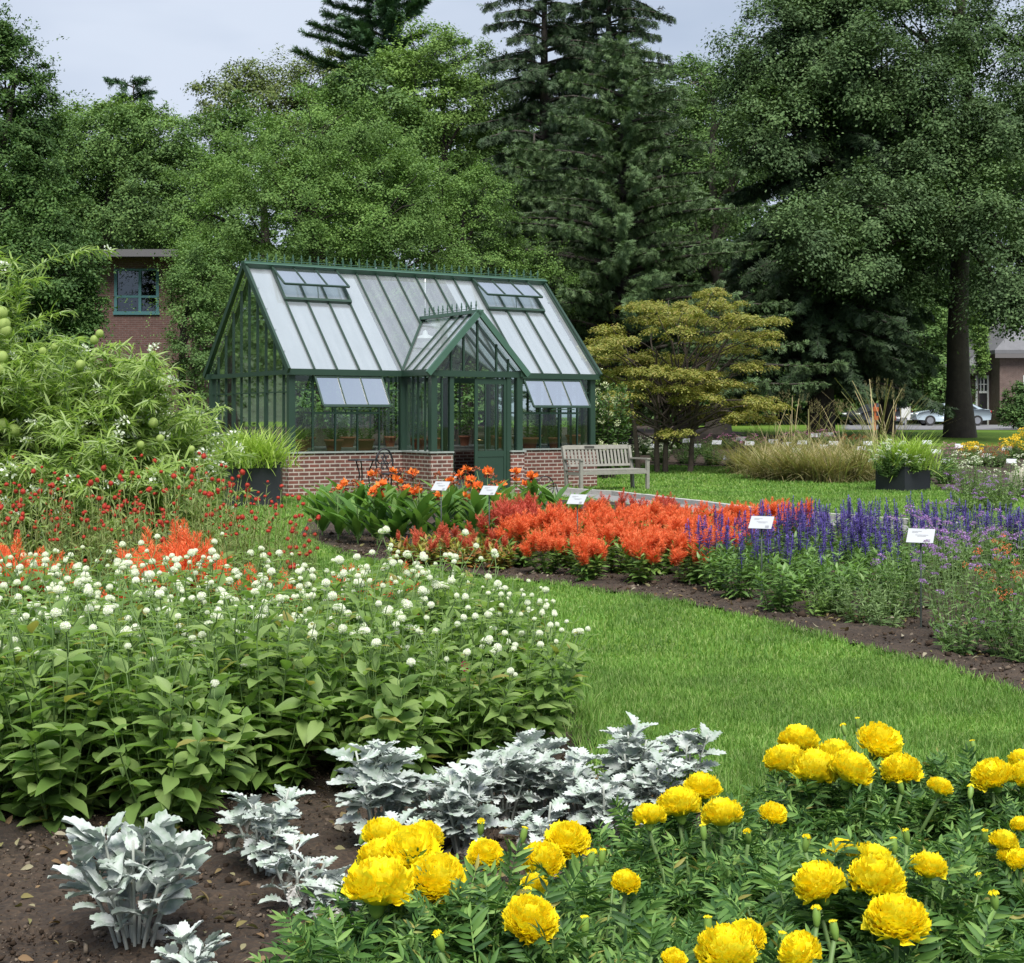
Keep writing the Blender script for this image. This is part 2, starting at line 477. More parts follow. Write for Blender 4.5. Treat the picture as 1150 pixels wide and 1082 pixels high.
sheet('soil_bed', np.arange(-3.4, 5.0, 0.028), np.arange(2.4, 8.2, 0.028), 0.02, soil_mat, NEAR_BED, 0.02, 3)
sheet('soil_bed', np.arange(-8, 6, 0.1), np.arange(8.15, 12, 0.1), 0.02, soil_mat, NEAR_BED, 0.008, 4)
sheet('soil_bed', np.arange(-3.6, 7.6, 0.045), np.arange(7.0, 26, 0.045), 0.02, soil_mat, MID_BED, 0.02, 5)
sheet('soil_bed', np.arange(2, 26, 0.25), np.arange(27, 110, 0.25), 0.03, soil_mat, BACK_BED, 0.01, 6)

# mulch floor under the far trees and the drive
mulch_mat = flat_mat('leaf_litter', (0.055, 0.036, 0.026), 0.95, noise=(1.5, 0.5), bump=(8, 0.4))
sheet('woodland_floor', np.arange(-60, 12, 1.5), np.arange(42, 110, 1.5), 0.02, mulch_mat)
road_mat = flat_mat('asphalt', (0.17, 0.17, 0.178), 0.85, noise=(2.0, 0.85), bump=(60, 0.2))
sheet('drive', np.arange(12, 90, .5), np.arange(72, 97, .5), 0.03, road_mat, [(X(948, 72), 72), (90, 72), (90, 97), (X(948, 97), 97)])

# the ground climbs behind the wood
hx = np.linspace(-170, 190, 60); hy = np.linspace(104, 190, 24)
hgx, hgy = np.meshgrid(hx, hy)
hz = .9 + 17 * smooth01((hgy - 104) / 60) + 1.6 * np.sin(hgx * .07) * smooth01((hgy - 110) / 30) + np.random.default_rng(2).normal(0, .35, hgx.shape) * (hgy > 108)
b = Bag(); i_, j_ = np.meshgrid(np.arange(59), np.arange(23))
b.raw(np.stack([hgx, hgy, hz], -1).reshape(-1, 3), np.stack([j_ * 60 + i_, j_ * 60 + i_ + 1, (j_ + 1) * 60 + i_ + 1, (j_ + 1) * 60 + i_], -1).reshape(-1, 4))
tag(b.build('hill', flat_mat('hill_undergrowth', (0.035, 0.06, 0.022), .95, noise=(.6, .45), bump=(2, .8))), kind='structure')

# path with its pale kerb
kl = np.array(KERB_LINE)
tan = norm(np.gradient(kl, axis=0)); nrm = np.stack([tan[:, 1], -tan[:, 0]], -1)
nrm = nrm * np.where(nrm[:, 1:2] > 0, -1, 1)          # towards the camera
path_mat = flat_mat('path_stone', (0.22, 0.215, 0.21), 0.9, noise=(6, 0.75), bump=(40, 0.25))
b = Bag(); V = []
for k, (c, m) in enumerate(zip(kl, nrm)):
    V += [[c[0], c[1], 0.012], [c[0] + m[0] * 1.15, c[1] + m[1] * 0.85, 0.012]]
b.raw(V, [[2 * i, 2 * i + 1, 2 * i + 3, 2 * i + 2] for i in range(len(kl) - 1)])
tag(b.build('path', path_mat), kind='structure')
kerb_mat = flat_mat('kerb_stone', (0.42, 0.41, 0.38), 0.85, noise=(7, 0.75), bump=(30, 0.3))
b = Bag()
fine = []
for i in range(len(kl) - 1):
    L = np.linalg.norm(kl[i + 1] - kl[i]); k = max(1, int(L / 0.55))
    for j in range(k): fine.append(kl[i] + (kl[i + 1] - kl[i]) * j / k)
fine.append(kl[-1])
rng = np.random.default_rng(8)
for i in range(len(fine) - 1):
    a, c = fine[i], fine[i + 1]; d = c - a; s = 0.012 / np.linalg.norm(d)
    a2 = a + d * s; dz = rng.uniform(-0.006, 0.006); o = rng.uniform(-0.008, 0.008)
    bar(b, (a2[0], a2[1] + o, 0.03 + dz), (c[0], c[1] + o, 0.03 + dz), 0.13, 0.14)
tag(b.build('kerb', kerb_mat, smooth=False), kind='structure')

# ------------------------------------------------------------------ the glasshouse
TH = math.radians(32.0)
GA = (-4.33, 27.6)
def GL(x, y, z=0.0):
    """glasshouse coordinates (along the front, back into it) to the world"""
    return (GA[0] + x * math.cos(TH) - y * math.sin(TH), GA[1] + x * math.sin(TH) + y * math.cos(TH), z)
LEN, DEP, EAVE, RIDGE, SILL = 7.32, 4.5, 2.46, 4.70, 0.86
PX0, PX1, PY = 2.485, 4.655, -1.2
PXM = (PX0 + PX1) / 2; PRZ = EAVE + (PXM - PX0) * 1.05
green = flat_mat('green_paint', (0.018, 0.045, 0.029), 0.45, noise=(3, 0.85))
green_lit = flat_mat('green_paint_lit', (0.055, 0.12, 0.085), 0.35, noise=(4, 0.85))  # same green, lightened in colour for the light caught on ridges and porch edge
brick = brick_mat('brick_wall', (0.17, 0.060, 0.045), (0.10, 0.043, 0.035), (0.40, 0.35, 0.31), 0.22, 0.0782, 0.013)
sill_m = flat_mat('sill_stone', (0.30, 0.33, 0.31), 0.6, noise=(8, 0.8))
glass_wall = glass_mat('wall_glass', (0.78, 0.86, 0.82), 0.8, 0.01)
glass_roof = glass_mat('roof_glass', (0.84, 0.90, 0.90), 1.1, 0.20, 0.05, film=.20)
blind_m = flat_mat('blind_fabric', (0.42, 0.435, 0.47), 0.8, noise=(2.2, 0.90))
gh = empty('greenhouse', (*GA, 0), TH, 'dark green framed glasshouse on a low brick wall with a gabled porch', 'greenhouse')

def part(name, bag, mat, parent=gh, smooth=False):
    return bag.build(name, mat, parent, smooth=smooth)

T = 0.22
b = Bag(); box(b, 0, PX0 + T, 0.0, T, 0, SILL - .03); part('brick_wall', b, brick)
b = Bag(); box(b, PX0, PX0 + T, PY + T, -0.003, 0, SILL - .03); box(b, PX0, PX0 + 0.50, PY, PY + T - .003, 0, SILL - .03); part('brick_wall', b, brick)
b = Bag(); box(b, PX1 - 0.32, PX1, PY, PY + T - .003, 0, SILL - .03); box(b, PX1 - T, PX1, PY + T, -.003, 0, SILL - .03); part('brick_wall', b, brick)
b = Bag(); box(b, PX1 - T, LEN, 0.0, T, 0, SILL - .03); part('brick_wall', b, brick)
b = Bag(); box(b, 0, T, T + .003, DEP, 0, SILL - .03); part('brick_wall', b, brick)
b = Bag(); box(b, LEN - T, LEN, T + .003, DEP, 0, SILL - .03); box(b, T + .003, LEN - T - .003, DEP - T, DEP, 0, SILL - .03); part('brick_wall', b, brick)
b = Bag(); box(b, T + .01, LEN - T - .01, T + .01, DEP - T - .01, 0, 0.04); box(b, PX0 + T + .01, PX1 - T - .01, PY + .02, T, 0, 0.037)
part('floor_slab', b, flat_mat('floor_slab', (0.20, 0.19, 0.18), 0.9, noise=(4, 0.7)))
# sills
s0 = 0.03
b = Bag()
box(b, -s0, PX0 - s0 - .002, -s0, T + s0, SILL - .03, SILL); box(b, PX0 - s0, PX0 + T + s0, PY - s0, T + s0, SILL - .03, SILL + .001)
box(b, PX0 + T + s0 + .002, PX0 + .51, PY - s0, PY + T, SILL - .03, SILL)
box(b, PX1 - .33, PX1 + s0, PY - s0, PY + T, SILL - .03, SILL); box(b, PX1 - T, PX1 + s0, PY + T + .002, T + s0, SILL - .03, SILL)
box(b, PX1 + s0 + .002, LEN + s0, -s0, T + s0, SILL - .03, SILL)
box(b, -s0, T, T + s0 + .002, DEP + s0, SILL - .03, SILL); box(b, LEN - T, LEN + s0, T + s0 + .002, DEP + s0, SILL - .03, SILL)
box(b, T + .002, LEN - T - .002, DEP - T, DEP + s0, SILL - .03, SILL)
part('sill', b, sill_m)
# corner posts: one part each
def post(x, y, w=0.13, z0=SILL, z1=EAVE, name='corner_post'):
    b = Bag(); box(b, x - w / 2, x + w / 2, y - w / 2, y + w / 2, z0, z1); return part(name, b, green)
FY = 0.09
post(FY, FY); post(LEN - FY, FY); post(FY, DEP - FY); post(LEN - FY, DEP - FY)
post(PX0 + .05, FY); post(PX1 - .05, FY); post(PX0 + FY, PY + FY); post(PX1 - FY, PY + FY)
post(PX0 + .50, PY + FY, .09, 0.04); post(PX1 - .34, PY + FY, .10, 0.04)
BARS = [0.06 + 0.4847 * k for k in range(16)]
# eave beams and gutters
b = Bag()
box(b, -.04, PX0 + .02, -.06, .12, EAVE - .10, EAVE + .02); box(b, PX1 - .02, LEN + .04, -.06, .12, EAVE - .10, EAVE + .02)
box(b, -.04, LEN + .04, DEP - .12, DEP + .06, EAVE - .10, EAVE + .02)
box(b, PX0 - .05, PX0 + .10, PY - .02, -.063, EAVE - .10, EAVE + .021); box(b, PX1 - .10, PX1 + .05, PY - .02, -.063, EAVE - .10, EAVE + .021)
box(b, PX0 + .103, PX1 - .103, PY + .02, PY + .12, EAVE - .12, EAVE + .0)
box(b, .02, .12, .123, DEP - .123, EAVE - .09, EAVE + .0); box(b, LEN - .12, LEN - .02, .123, DEP - .123, EAVE - .09, EAVE + .0)
part('gutter', b, green)
# wall mullions
def mull(bag, x, y, z0, z1, w=0.028, d=0.05): box(bag, x - w / 2, x + w / 2, y - d / 2, y + d / 2, z0, z1)
b1, b2, b3 = Bag(), Bag(), Bag()
for x in BARS:
    if 0.3 < x < PX0 - .15: mull(b1, x, FY, SILL, EAVE - .1)
    if PX1 + .15 < x < LEN - .3: mull(b2, x, FY, SILL, EAVE - .1)
    if 0.3 < x < LEN - .3: mull(b3, x, DEP - FY, SILL, EAVE - .1)
for b in (b1, b2, b3): part('glazing_bars', b, green)
for k in (0, 1):
    b = Bag()
    xx = FY if k == 0 else LEN - FY
    for i in range(1, 10):
        y = DEP * i / 10
        h = EAVE + min(y, DEP - y) * (RIDGE - EAVE) / (DEP / 2) - .06
        box(b, xx - .025, xx + .025, y - .016, y + .016, SILL, h)
    for i in (3, 7):
        y = DEP * i / 10
        box(b, xx - .035, xx + .035, y - .035, y + .035, SILL, EAVE)
    box(b, xx - .02, xx + .02, .16, DEP - .16, 2.02, 2.045)
    part('gable_bars', b, green)
b = Bag()
for y in (-.2 - FY, -.5, -.8):
    box(b, PX0 + FY - .02, PX0 + FY + .02, y - .014, y + .014, SILL, EAVE - .1); box(b, PX1 - FY - .02, PX1 - FY + .02, y - .014, y + .014, SILL, EAVE - .1)
for x in (PX0 + .29,): mull(b, x, PY + FY, SILL, EAVE - .1)
for x in (PX0 + .50, PXM - .30, PXM + .02, PX1 - .62, PX1 - .34):
    h = EAVE + (min(x - PX0, PX1 - x)) * 1.05 - .10
    mull(b, x, PY + FY, EAVE + .0, h, .035)
part('porch_bars', b, green)
# transoms in the front wall
b = Bag()
box(b, .16, PX0 - .02, FY - .02, FY + .02, 2.06, 2.085); box(b, .56, 1.99, FY - .03, FY + .03, 1.60, 1.64)
box(b, PX1 + .02, LEN - .16, FY - .02, FY + .02, 2.06, 2.085); box(b, 5.40, 6.85, FY - .03, FY + .03, 1.60, 1.64)
box(b, .15, LEN - .15, DEP - FY - .02, DEP - FY + .02, 1.62, 1.66)
part('transom', b, green)
# wall glass
def pane(bag, pts): bag.raw(pts, [list(range(4))] if len(pts) == 4 else None, [list(range(3))] if len(pts) == 3 else None)
b = Bag()
for a, c in ((.15, .54), (1.99, PX0)): pane(b, [[a, FY, SILL], [c, FY, SILL], [c, FY, EAVE - .1], [a, FY, EAVE - .1]])
pane(b, [[.54, FY, SILL], [1.99, FY, SILL], [1.99, FY, 1.60], [.54, FY, 1.60]])
pane(b, [[PX1, FY, SILL], [5.40, FY, SILL], [5.40, FY, EAVE - .1], [PX1, FY, EAVE - .1]])
pane(b, [[5.40, FY, SILL], [6.85, FY, SILL], [6.85, FY, 1.60], [5.40, FY, 1.60]])
pane(b, [[6.85, FY, SILL], [LEN - .15, FY, SILL], [LEN - .15, FY, EAVE - .1], [6.85, FY, EAVE - .1]])
pane(b, [[.15, DEP - FY, SILL], [LEN - .15, DEP - FY, SILL], [LEN - .15, DEP - FY, EAVE - .1], [.15, DEP - FY, EAVE - .1]])
for xx in (FY, LEN - FY):
    pane(b, [[xx, .1, SILL], [xx, DEP - .1, SILL], [xx, DEP - .1, EAVE], [xx, .1, EAVE]])
    pane(b, [[xx, .1, EAVE], [xx, DEP - .1, EAVE], [xx, DEP / 2, RIDGE - .05]])
for xx in (PX0 + FY, PX1 - FY): pane(b, [[xx, PY + .12, SILL], [xx, 0, SILL], [xx, 0, EAVE], [xx, PY + .12, EAVE]])
pane(b, [[PX0 + .12, PY + FY, SILL], [PX0 + .48, PY + FY, SILL], [PX0 + .48, PY + FY, EAVE], [PX0 + .12, PY + FY, EAVE]])
pane(b, [[PX0 + .08, PY + FY, EAVE], [PX1 - .08, PY + FY, EAVE], [PXM, PY + FY, PRZ - .06]])
pane(b, [[PX1 - .29, PY + FY, SILL], [PX1 - .12, PY + FY, SILL], [PX1 - .12, PY + FY, EAVE], [PX1 - .29, PY + FY, EAVE]])
part('wall_glass', b, glass_wall)
# roof: front slope z = EAVE + y*SL
SL = (RIDGE - EAVE) / (DEP / 2)
def RF(x, y, off=0.0): return [x, y - off * .707, EAVE + y * SL + off * .707]
def RB(x, y, off=0.0): return [x, DEP - y + off * .707, EAVE + y * SL + off * .707]
vy = (PRZ - EAVE) / SL
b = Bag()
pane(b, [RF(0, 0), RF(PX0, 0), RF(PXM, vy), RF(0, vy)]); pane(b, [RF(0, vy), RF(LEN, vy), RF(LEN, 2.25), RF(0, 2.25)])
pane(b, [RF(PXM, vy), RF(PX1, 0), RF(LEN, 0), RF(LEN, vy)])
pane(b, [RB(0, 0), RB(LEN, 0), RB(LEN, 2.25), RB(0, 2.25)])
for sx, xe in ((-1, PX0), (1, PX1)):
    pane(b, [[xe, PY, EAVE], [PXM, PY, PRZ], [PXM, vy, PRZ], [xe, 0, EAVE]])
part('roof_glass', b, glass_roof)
for k, x in enumerate(BARS):
    b = Bag()
    y0 = 0.0
    if PX0 < x < PX1: y0 = (min(x - PX0, PX1 - x)) * 1.05 / SL + .02
    w = .05 if k in (0, 15) else .028
    bar(b, RF(x if k else -.0, y0, .012), RF(x if k else -.0, 2.22, .012), w, .06, (0, -1, 1))
    bar(b, RB(x if k else -.0, 0, .012), RB(x if k else -.0, 2.22, .012), w, .06, (0, 1, 1))
    part('rafter', b, green)
for xx in (-.035, LEN + .035):      # barge boards of the main gables
    b = Bag(); bar(b, [xx, -.10, EAVE - .02], [xx, 2.25, RIDGE + .02], .05, .12, (0, -1, 1)); bar(b, [xx, DEP + .10, EAVE - .02], [xx, 2.25, RIDGE + .02], .05, .12, (0, 1, 1))
    part('barge_board', b, green)
b = Bag()
yy = PY - .03
bar(b, [PX0 - .08, yy, EAVE - .07], [PXM, yy, PRZ + .04], .06, .12, (-1, 0, 1)); bar(b, [PX1 + .08, yy, EAVE - .07], [PXM, yy, PRZ + .04], .06, .12, (1, 0, 1))
part('porch_barge_board', b, green_lit)
b = Bag()
for k in range(1, 4):
    y = PY + k * .36
    for xe in (PX0, PX1): bar(b, [xe, y, EAVE + .01], [PXM, y, PRZ + .01], .026, .05, (0, 0, 1))
for yv in (1,):
    for xe in (PX0, PX1): bar(b, [xe, 0, EAVE + .02], [PXM, vy, PRZ + .02], .05, .05)
for k in range(1, 4):
    f = k / 4
    for xe in (PX0, PX1):
        x = xe + (PXM - xe) * f; z = EAVE + (PRZ - EAVE) * f
        bar(b, [x, f * vy, z + .01], [PXM, f * vy, PRZ + .01], .024, .04) if False else None
part('porch_rafters', b, green)
b = Bag(); bar(b, [-.06, 2.25, RIDGE + .04], [LEN + .06, 2.25, RIDGE + .04], .20, .06); bar(b, [-.06, 2.14, RIDGE - .03], [LEN + .06, 2.14, RIDGE - .03], .03, .14, (0, -1, 1))
part('ridge_cap', b, green_lit)
b = Bag(); bar(b, [PXM, PY - .06, PRZ + .05], [PXM, vy, PRZ + .05], .16, .07); part('porch_ridge_cap', b, green_lit)
# cresting: small fleur finials on a rail
def cresting(x0, y0, x1, y1, z, step):
    b = Bag(); L = math.hypot(x1 - x0, y1 - y0); n_ = int(L / step)
    dx, dy = (x1 - x0) / L, (y1 - y0) / L
    bar(b, [x0, y0, z + .055], [x1, y1, z + .055], .012, .012)
    for i in range(n_ + 1):
        cx, cy = x0 + dx * i * L / n_, y0 + dy * i * L / n_
        bar(b, [cx, cy, z], [cx, cy, z + .19], .018, .018)
        ring = [[cx + dx * .03 * math.sin(a), cy + dy * .03 * math.sin(a), z + .11 - .03 * math.cos(a)] for a in np.linspace(0, 2 * math.pi, 8)]
        tubes(b, [ring], [.007] * 8, 4)
        b.raw([[cx - dx * .018, cy - dy * .018, z + .16], [cx + dx * .018, cy + dy * .018, z + .16], [cx, cy, z + .215], [cx - dy * .01, cy + dx * .01, z + .17], [cx + dy * .01, cy - dx * .01, z + .17]], None, [[0, 3, 2], [3, 1, 2], [1, 4, 2], [4, 0, 2]])
    return b
part('cresting', cresting(0.1, 2.25, LEN - .1, 2.25, RIDGE + .06, .19), green_lit)
part('porch_cresting', cresting(PXM, PY + .1, PXM, vy - .1, PRZ + .07, .19), green_lit)
# roof blinds inside
for a, c in ((.09, PX0 - .05), (4.72, LEN - .09)):
    b = Bag()
    y1 = 1.58
    segs = np.linspace(0.03, 2.2, 9)
    pts = [RF(a, y, -.06) for i, y in enumerate(segs)], [RF(c, y, -.06) for i, y in enumerate(segs)]
    V = pts[0] + pts[1]; b.raw(V, [[i, i + 9, i + 10, i + 1] for i in range(8)])
    part('roof_blind', b, blind_m)
# roof vents, opened
def vent(name, x0, x1, hinge, far, glassm, n_bar, upv):
    """hinge and far: (y, z) of the two long edges"""
    h = np.array(hinge); f = np.array(far)
    fr = Bag()
    bar(fr, [x0, *h], [x1, *h], .04, .03, upv); bar(fr, [x0, *f], [x1, *f], .05, .035, upv)
    for i in range(n_bar + 1):
        x = x0 + (x1 - x0) * i / n_bar
        bar(fr, [x, *h], [x, *f], .035 if i in (0, n_bar) else .024, .034, upv)
    o = part(name, fr, green)
    g = Bag(); pane(g, [[x0, *h], [x1, *h], [x1, *f], [x0, *f]]); part('pane', g, glassm, o)
    return o
glass_vent = glass_mat('vent_glass', (0.55, 0.62, 0.66), 0.8, 0.03, 0.10, film=.03)
for x0, x1 in ((.545, 1.999), (5.39, 6.845)):
    hy = 2.16; hz = EAVE + hy * SL + .07
    a = math.radians(31)
    o = vent('roof_vent', x0, x1, (hy, hz), (hy - .80 * math.cos(a), hz - .80 * math.sin(a)), glass_vent, 3, (0, -.5, 1))
    b = Bag(); ly = 1.46      # frame of the opening
    bar(b, RF(x0 - .02, ly, .05), RF(x1 + .02, ly, .05), .07, .07, (0, -1, 1))
    for xx in (x0 - .01, x1 + .01): bar(b, RF(xx, ly, .05), RF(xx, 2.2, .05), .035, .07, (0, -1, 1))
    part('vent_curb', b, green)
    b = Bag(); xm = (x0 + x1) / 2
    bar(b, RF(xm, ly, .05), [xm, hy - .70, hz - .40], .012, .012); part('vent_stay', b, green)
    o = vent('wall_vent', x0, x1, (-.03, 2.33), (-.42, 1.76), glass_vent, 3, (0, -1, 0.3))
    b = Bag(); bar(b, [xm, FY, 1.64], [xm - .3, -.40, 1.73], .014, .014); bar(b, [xm - .3, -.43, 1.70], [xm + .3, -.43, 1.70], .02, .02); part('vent_stay', b, green)
# door: right leaf shut, left leaf standing open inwards
def door_leaf(x0, x1, y, swing=0.0):
    w = x1 - x0
    o = bpy.data.objects.new('door', None)
    fr = Bag()
    for a, c in ((0, .07), (w - .07, w)): box(fr, a, c, -.02, .02, .05, 2.30)
    box(fr, .072, w - .072, -.018, .018, .05, .14); box(fr, .072, w - .072, -.018, .018, .74, .86); box(fr, .072, w - .072, -.018, .018, 2.20, 2.30)
    for k in (1, 2): box(fr, w * k / 3 - .012, w * k / 3 + .012, -.015, .015, .862, 2.198)
    box(fr, .074, w - .074, -.008, .008, .142, .738)
    d = part('door', fr, green); d.location = (x0, y, 0); d.rotation_euler = (0, 0, swing)
    g = Bag(); pane(g, [[.07, 0, .86], [w - .07, 0, .86], [w - .07, 0, 2.2], [.07, 0, 2.2]]); part('pane', g, glass_wall, d)
    h = Bag(); tubes(h, [[[w * .08, -.02, 1.08], [w * .08, -.07, 1.08], [w * .2, -.075, 1.07]]], [.012, .012, .010], 6)
    part('handle', h, flat_mat('brass', (0.35, 0.27, 0.12), 0.35, 1.0), d, True)
    return d
door_leaf(PXM - .05, PX1 - .385, PY + FY - .01)
door_leaf(PX0 + .55, PXM - .06, PY + FY + .01, math.radians(84))
# pendant lamp inside, white
lm = flat_mat('white_enamel', (0.75, 0.76, 0.76), 0.35)
def pendant(x, y, z):
    b = Bag(); prof = [(0.0, .03), (.03, .05), (.04, .12), (.20, .0), (.21, -.02)]
    ang = np.linspace(0, 2 * np.pi, 20, endpoint=False); V = []
    for r, h in [(.02, .16), (.045, .14), (.06, .07), (.22, .0), (.225, -.025)]:
        V += [[r * math.cos(a), r * math.sin(a), h] for a in ang]
    Q = [[k * 20 + i, k * 20 + (i + 1) % 20, (k + 1) * 20 + (i + 1) % 20, (k + 1) * 20 + i] for k in range(4) for i in range(20)]
    b.raw(V, Q); return b
t = empty('pendant_lamp', GL(4.15, 2.1, 3.30), 0, 'white pendant lamp with a wide shade hanging under the glasshouse roof', 'lamp')
pendant(0, 0, 0).build('lamp_shade', lm, t); b = Bag(); bar(b, [0, 0, .16], [0, 0, 1.3], .02, .02); b.build('cord', lm, t)

# ------------------------------------------------------------------ trees
bark = flat_mat('bark', (0.085, 0.065, 0.05), 0.95, noise=(3, 0.45), bump=(9, 0.8))
bark_dark = flat_mat('bark_dark', (0.05, 0.04, 0.033), 0.95, noise=(3, 0.5), bump=(9, 0.8))
bark_pale = flat_mat('bark_pale', (0.17, 0.145, 0.12), 0.95, noise=(3, 0.6), bump=(9, 0.6))

def limb_path(rng, a, c, K=7, bend=0.12, sag=0.0):
    a = np.array(a, float); c = np.array(c, float); L = np.linalg.norm(c - a)
    t = np.linspace(0, 1, K)[:, None]
    w = rng.normal(0, bend * L, (1, 3)) * np.sin(np.pi * t) * .6 + rng.normal(0, bend * L * .25, (K, 3)) * np.sin(np.pi * t)
    p = a + (c - a) * t + w
    p[:, 2] += sag * L * (np.sin(np.pi * t[:, 0]))
    return p

def clump_leaves(bag, rng, C, out, cr, per, size, flat=0.55, up=0.7, outw=0.45, droop=0.0, tpl=DIAMOND, mat=0):
    n = len(C); N = n * per
    o = rng.normal(size=(N, 3)) * np.repeat(cr, per)[:, None] * np.array([.36, .36, .36 * flat])
    c = np.repeat(C, per, 0); ow = np.repeat(out, per, 0)
    # a clump curves over: its outer leaves hang lower
    r2 = (o[:, 0] ** 2 + o[:, 1] ** 2) / np.repeat(cr, per) ** 2
    p = c + o; p[:, 2] -= r2 * np.repeat(cr, per) * .45
    nn = norm(np.array([0, 0, up]) + ow * outw + norm(o) * .35 + rng.normal(size=(N, 3)) * .34)
    d = norm(np.cross(nn, rvec(rng, N)) + np.array([0, 0, -droop]) + ow * .25)
    bag.add(tpl, p, frames(d, nn), rng.uniform(.65, 1.3, N) * size, mat)

def broad_tree(px, D, lobes, label, mat, leaf=.16, cr=.6, per=55, dens=1.0, trunk_r=.25, bk=None, seed=0, flat=.55, up=.7,
               droop=0.0, name='broadleaf_tree', trunk_px=None, fork=.35, limbs=True, tpl=DIAMOND, group=None, inner=.22, spray=False, lim_r=.34):
    """lobes: (px, py, half width px, half height px, depth offset m) as seen from the camera's side"""
    rng = np.random.default_rng(seed)
    bx = X(trunk_px if trunk_px is not None else px, D); bz = float(gz(bx, D))
    root = empty(name, (bx, D, bz), 0, label, 'tree', group)
    O = np.array([bx, D, bz])
    LB = []; leaf = leaf * (.78 if name != 'shrub' else .8); per = int(per * (1.55 if name != 'shrub' else 1.4))
    for (a, c, ra, rc, dd) in lobes:
        DD = D + dd
        rx = ra * DD / F
        LB.append((np.array([X(a, DD), DD, Zt(c, DD)]) - O, np.array([rx, max(rx * .8, rc * DD / F * .6), rc * DD / F])))
    bag = Bag(); tips = []
    for li, (c, r) in enumerate(LB):
        area = 4 * math.pi * ((r[0] * r[1]) ** 1.6 / 3 + (r[0] * r[2]) ** 1.6 / 3 + (r[1] * r[2]) ** 1.6 / 3) ** (1 / 1.6)
        n = int(dens * area / (cr * cr * 1.35)) + 6
        v = rvec(rng, n)
        v = v[(v[:, 2] > -.75) | (rng.random(n) < .3)]; n = len(v)
        # keep the side that can be seen denser than the far one
        keep = (v[:, 1] < .25) | (rng.random(n) < .45); v = v[keep]; n = len(v)
        rr = np.where(rng.random(n) < inner, rng.uniform(.35, .75, n), rng.uniform(.78, 1.08, n))
        bump_ = 1 + .13 * np.sin(v[:, 0] * 5 + li) * np.cos(v[:, 2] * 6 + li * 2)
        C = c + v * r * (rr * bump_)[:, None]
        ok = np.ones(n, bool)
        for lj, (c2, r2) in enumerate(LB):
            if lj != li: ok &= (((C - c2) / r2) ** 2).sum(1) > .45
        C = C[ok]; v = v[ok]
        crs = cr * rng.uniform(.6, 1.35, len(C))
        clump_leaves(bag, rng, C, v, crs, per, leaf, flat, up, droop=droop, tpl=tpl)
        if spray:   # feathery shoots that stick out of the crown
            k = rng.random(len(C)) < .8
            Cs = C[k]; vs = norm(v[k] + np.array([0, 0, .55]) + rng.normal(size=(k.sum(), 3)) * .35)
            L = rng.uniform(.5, 1.3, len(Cs)); m = 26
            t = np.tile(np.linspace(0.1, 1, m), len(Cs))
            pc = np.repeat(Cs, m, 0) + np.repeat(vs * L[:, None], m, 0) * t[:, None]
            pc[:, 2] -= .35 * t ** 2 * np.repeat(L, m)
            pc += rng.normal(size=pc.shape) * .06
            dd = norm(np.repeat(vs, m, 0) + rng.normal(size=pc.shape) * .6 + np.array([0, 0, -.2]))
            bag.add(tpl, pc, frames(dd, norm(np.array([0, 0, 1.]) + rng.normal(size=pc.shape) * .4)), rng.uniform(.6, 1.1, len(pc)) * leaf)
        if len(C): tips.append(C[rng.choice(len(C), min(len(C), 7), replace=False)])
    bag.build('crown', mat, root)
    bag = Bag()
    top = max(c[2] + r[2] * .3 for c, r in LB)
    mean = np.mean([c for c, r in LB], 0)
    K = 10; t = np.linspace(0, 1, K)
    hh = top * .93
    tp = np.stack([mean[0] * .45 * t ** 2.2 + np.sin(t * 5 + seed) * .03 * hh * t, mean[1] * t ** 2, hh * t - .1], -1)
    rad = trunk_r * (1 - .8 * t) * (1 + (.35 if trunk_r > .45 else .7) * np.exp(-t * hh * 1.6 / max(trunk_r, .1) * .5))
    tubes(bag, tp, rad, 10)
    if limbs:
        for (c, r), tipset in zip(LB, tips):
            hfrac = min(.92, max(fork * .6, (c[2] - r[2] * .7) / hh))
            i = int(hfrac * (K - 1)); s = tp[i]
            p = limb_path(rng, s, c, 7, .08, .05)
            tubes(bag, p, np.linspace(rad[i] * .75, rad[i] * lim_r * .6, 7) , 7)
            for tt in tipset:
                q = limb_path(rng, p[rng.integers(3, 7)], tt, 6, .08, .04)
                tubes(bag, q, np.linspace(rad[i] * lim_r * .55, .012, 6), 5)
    bag.build('trunk', bk or bark_dark, root)
    return root

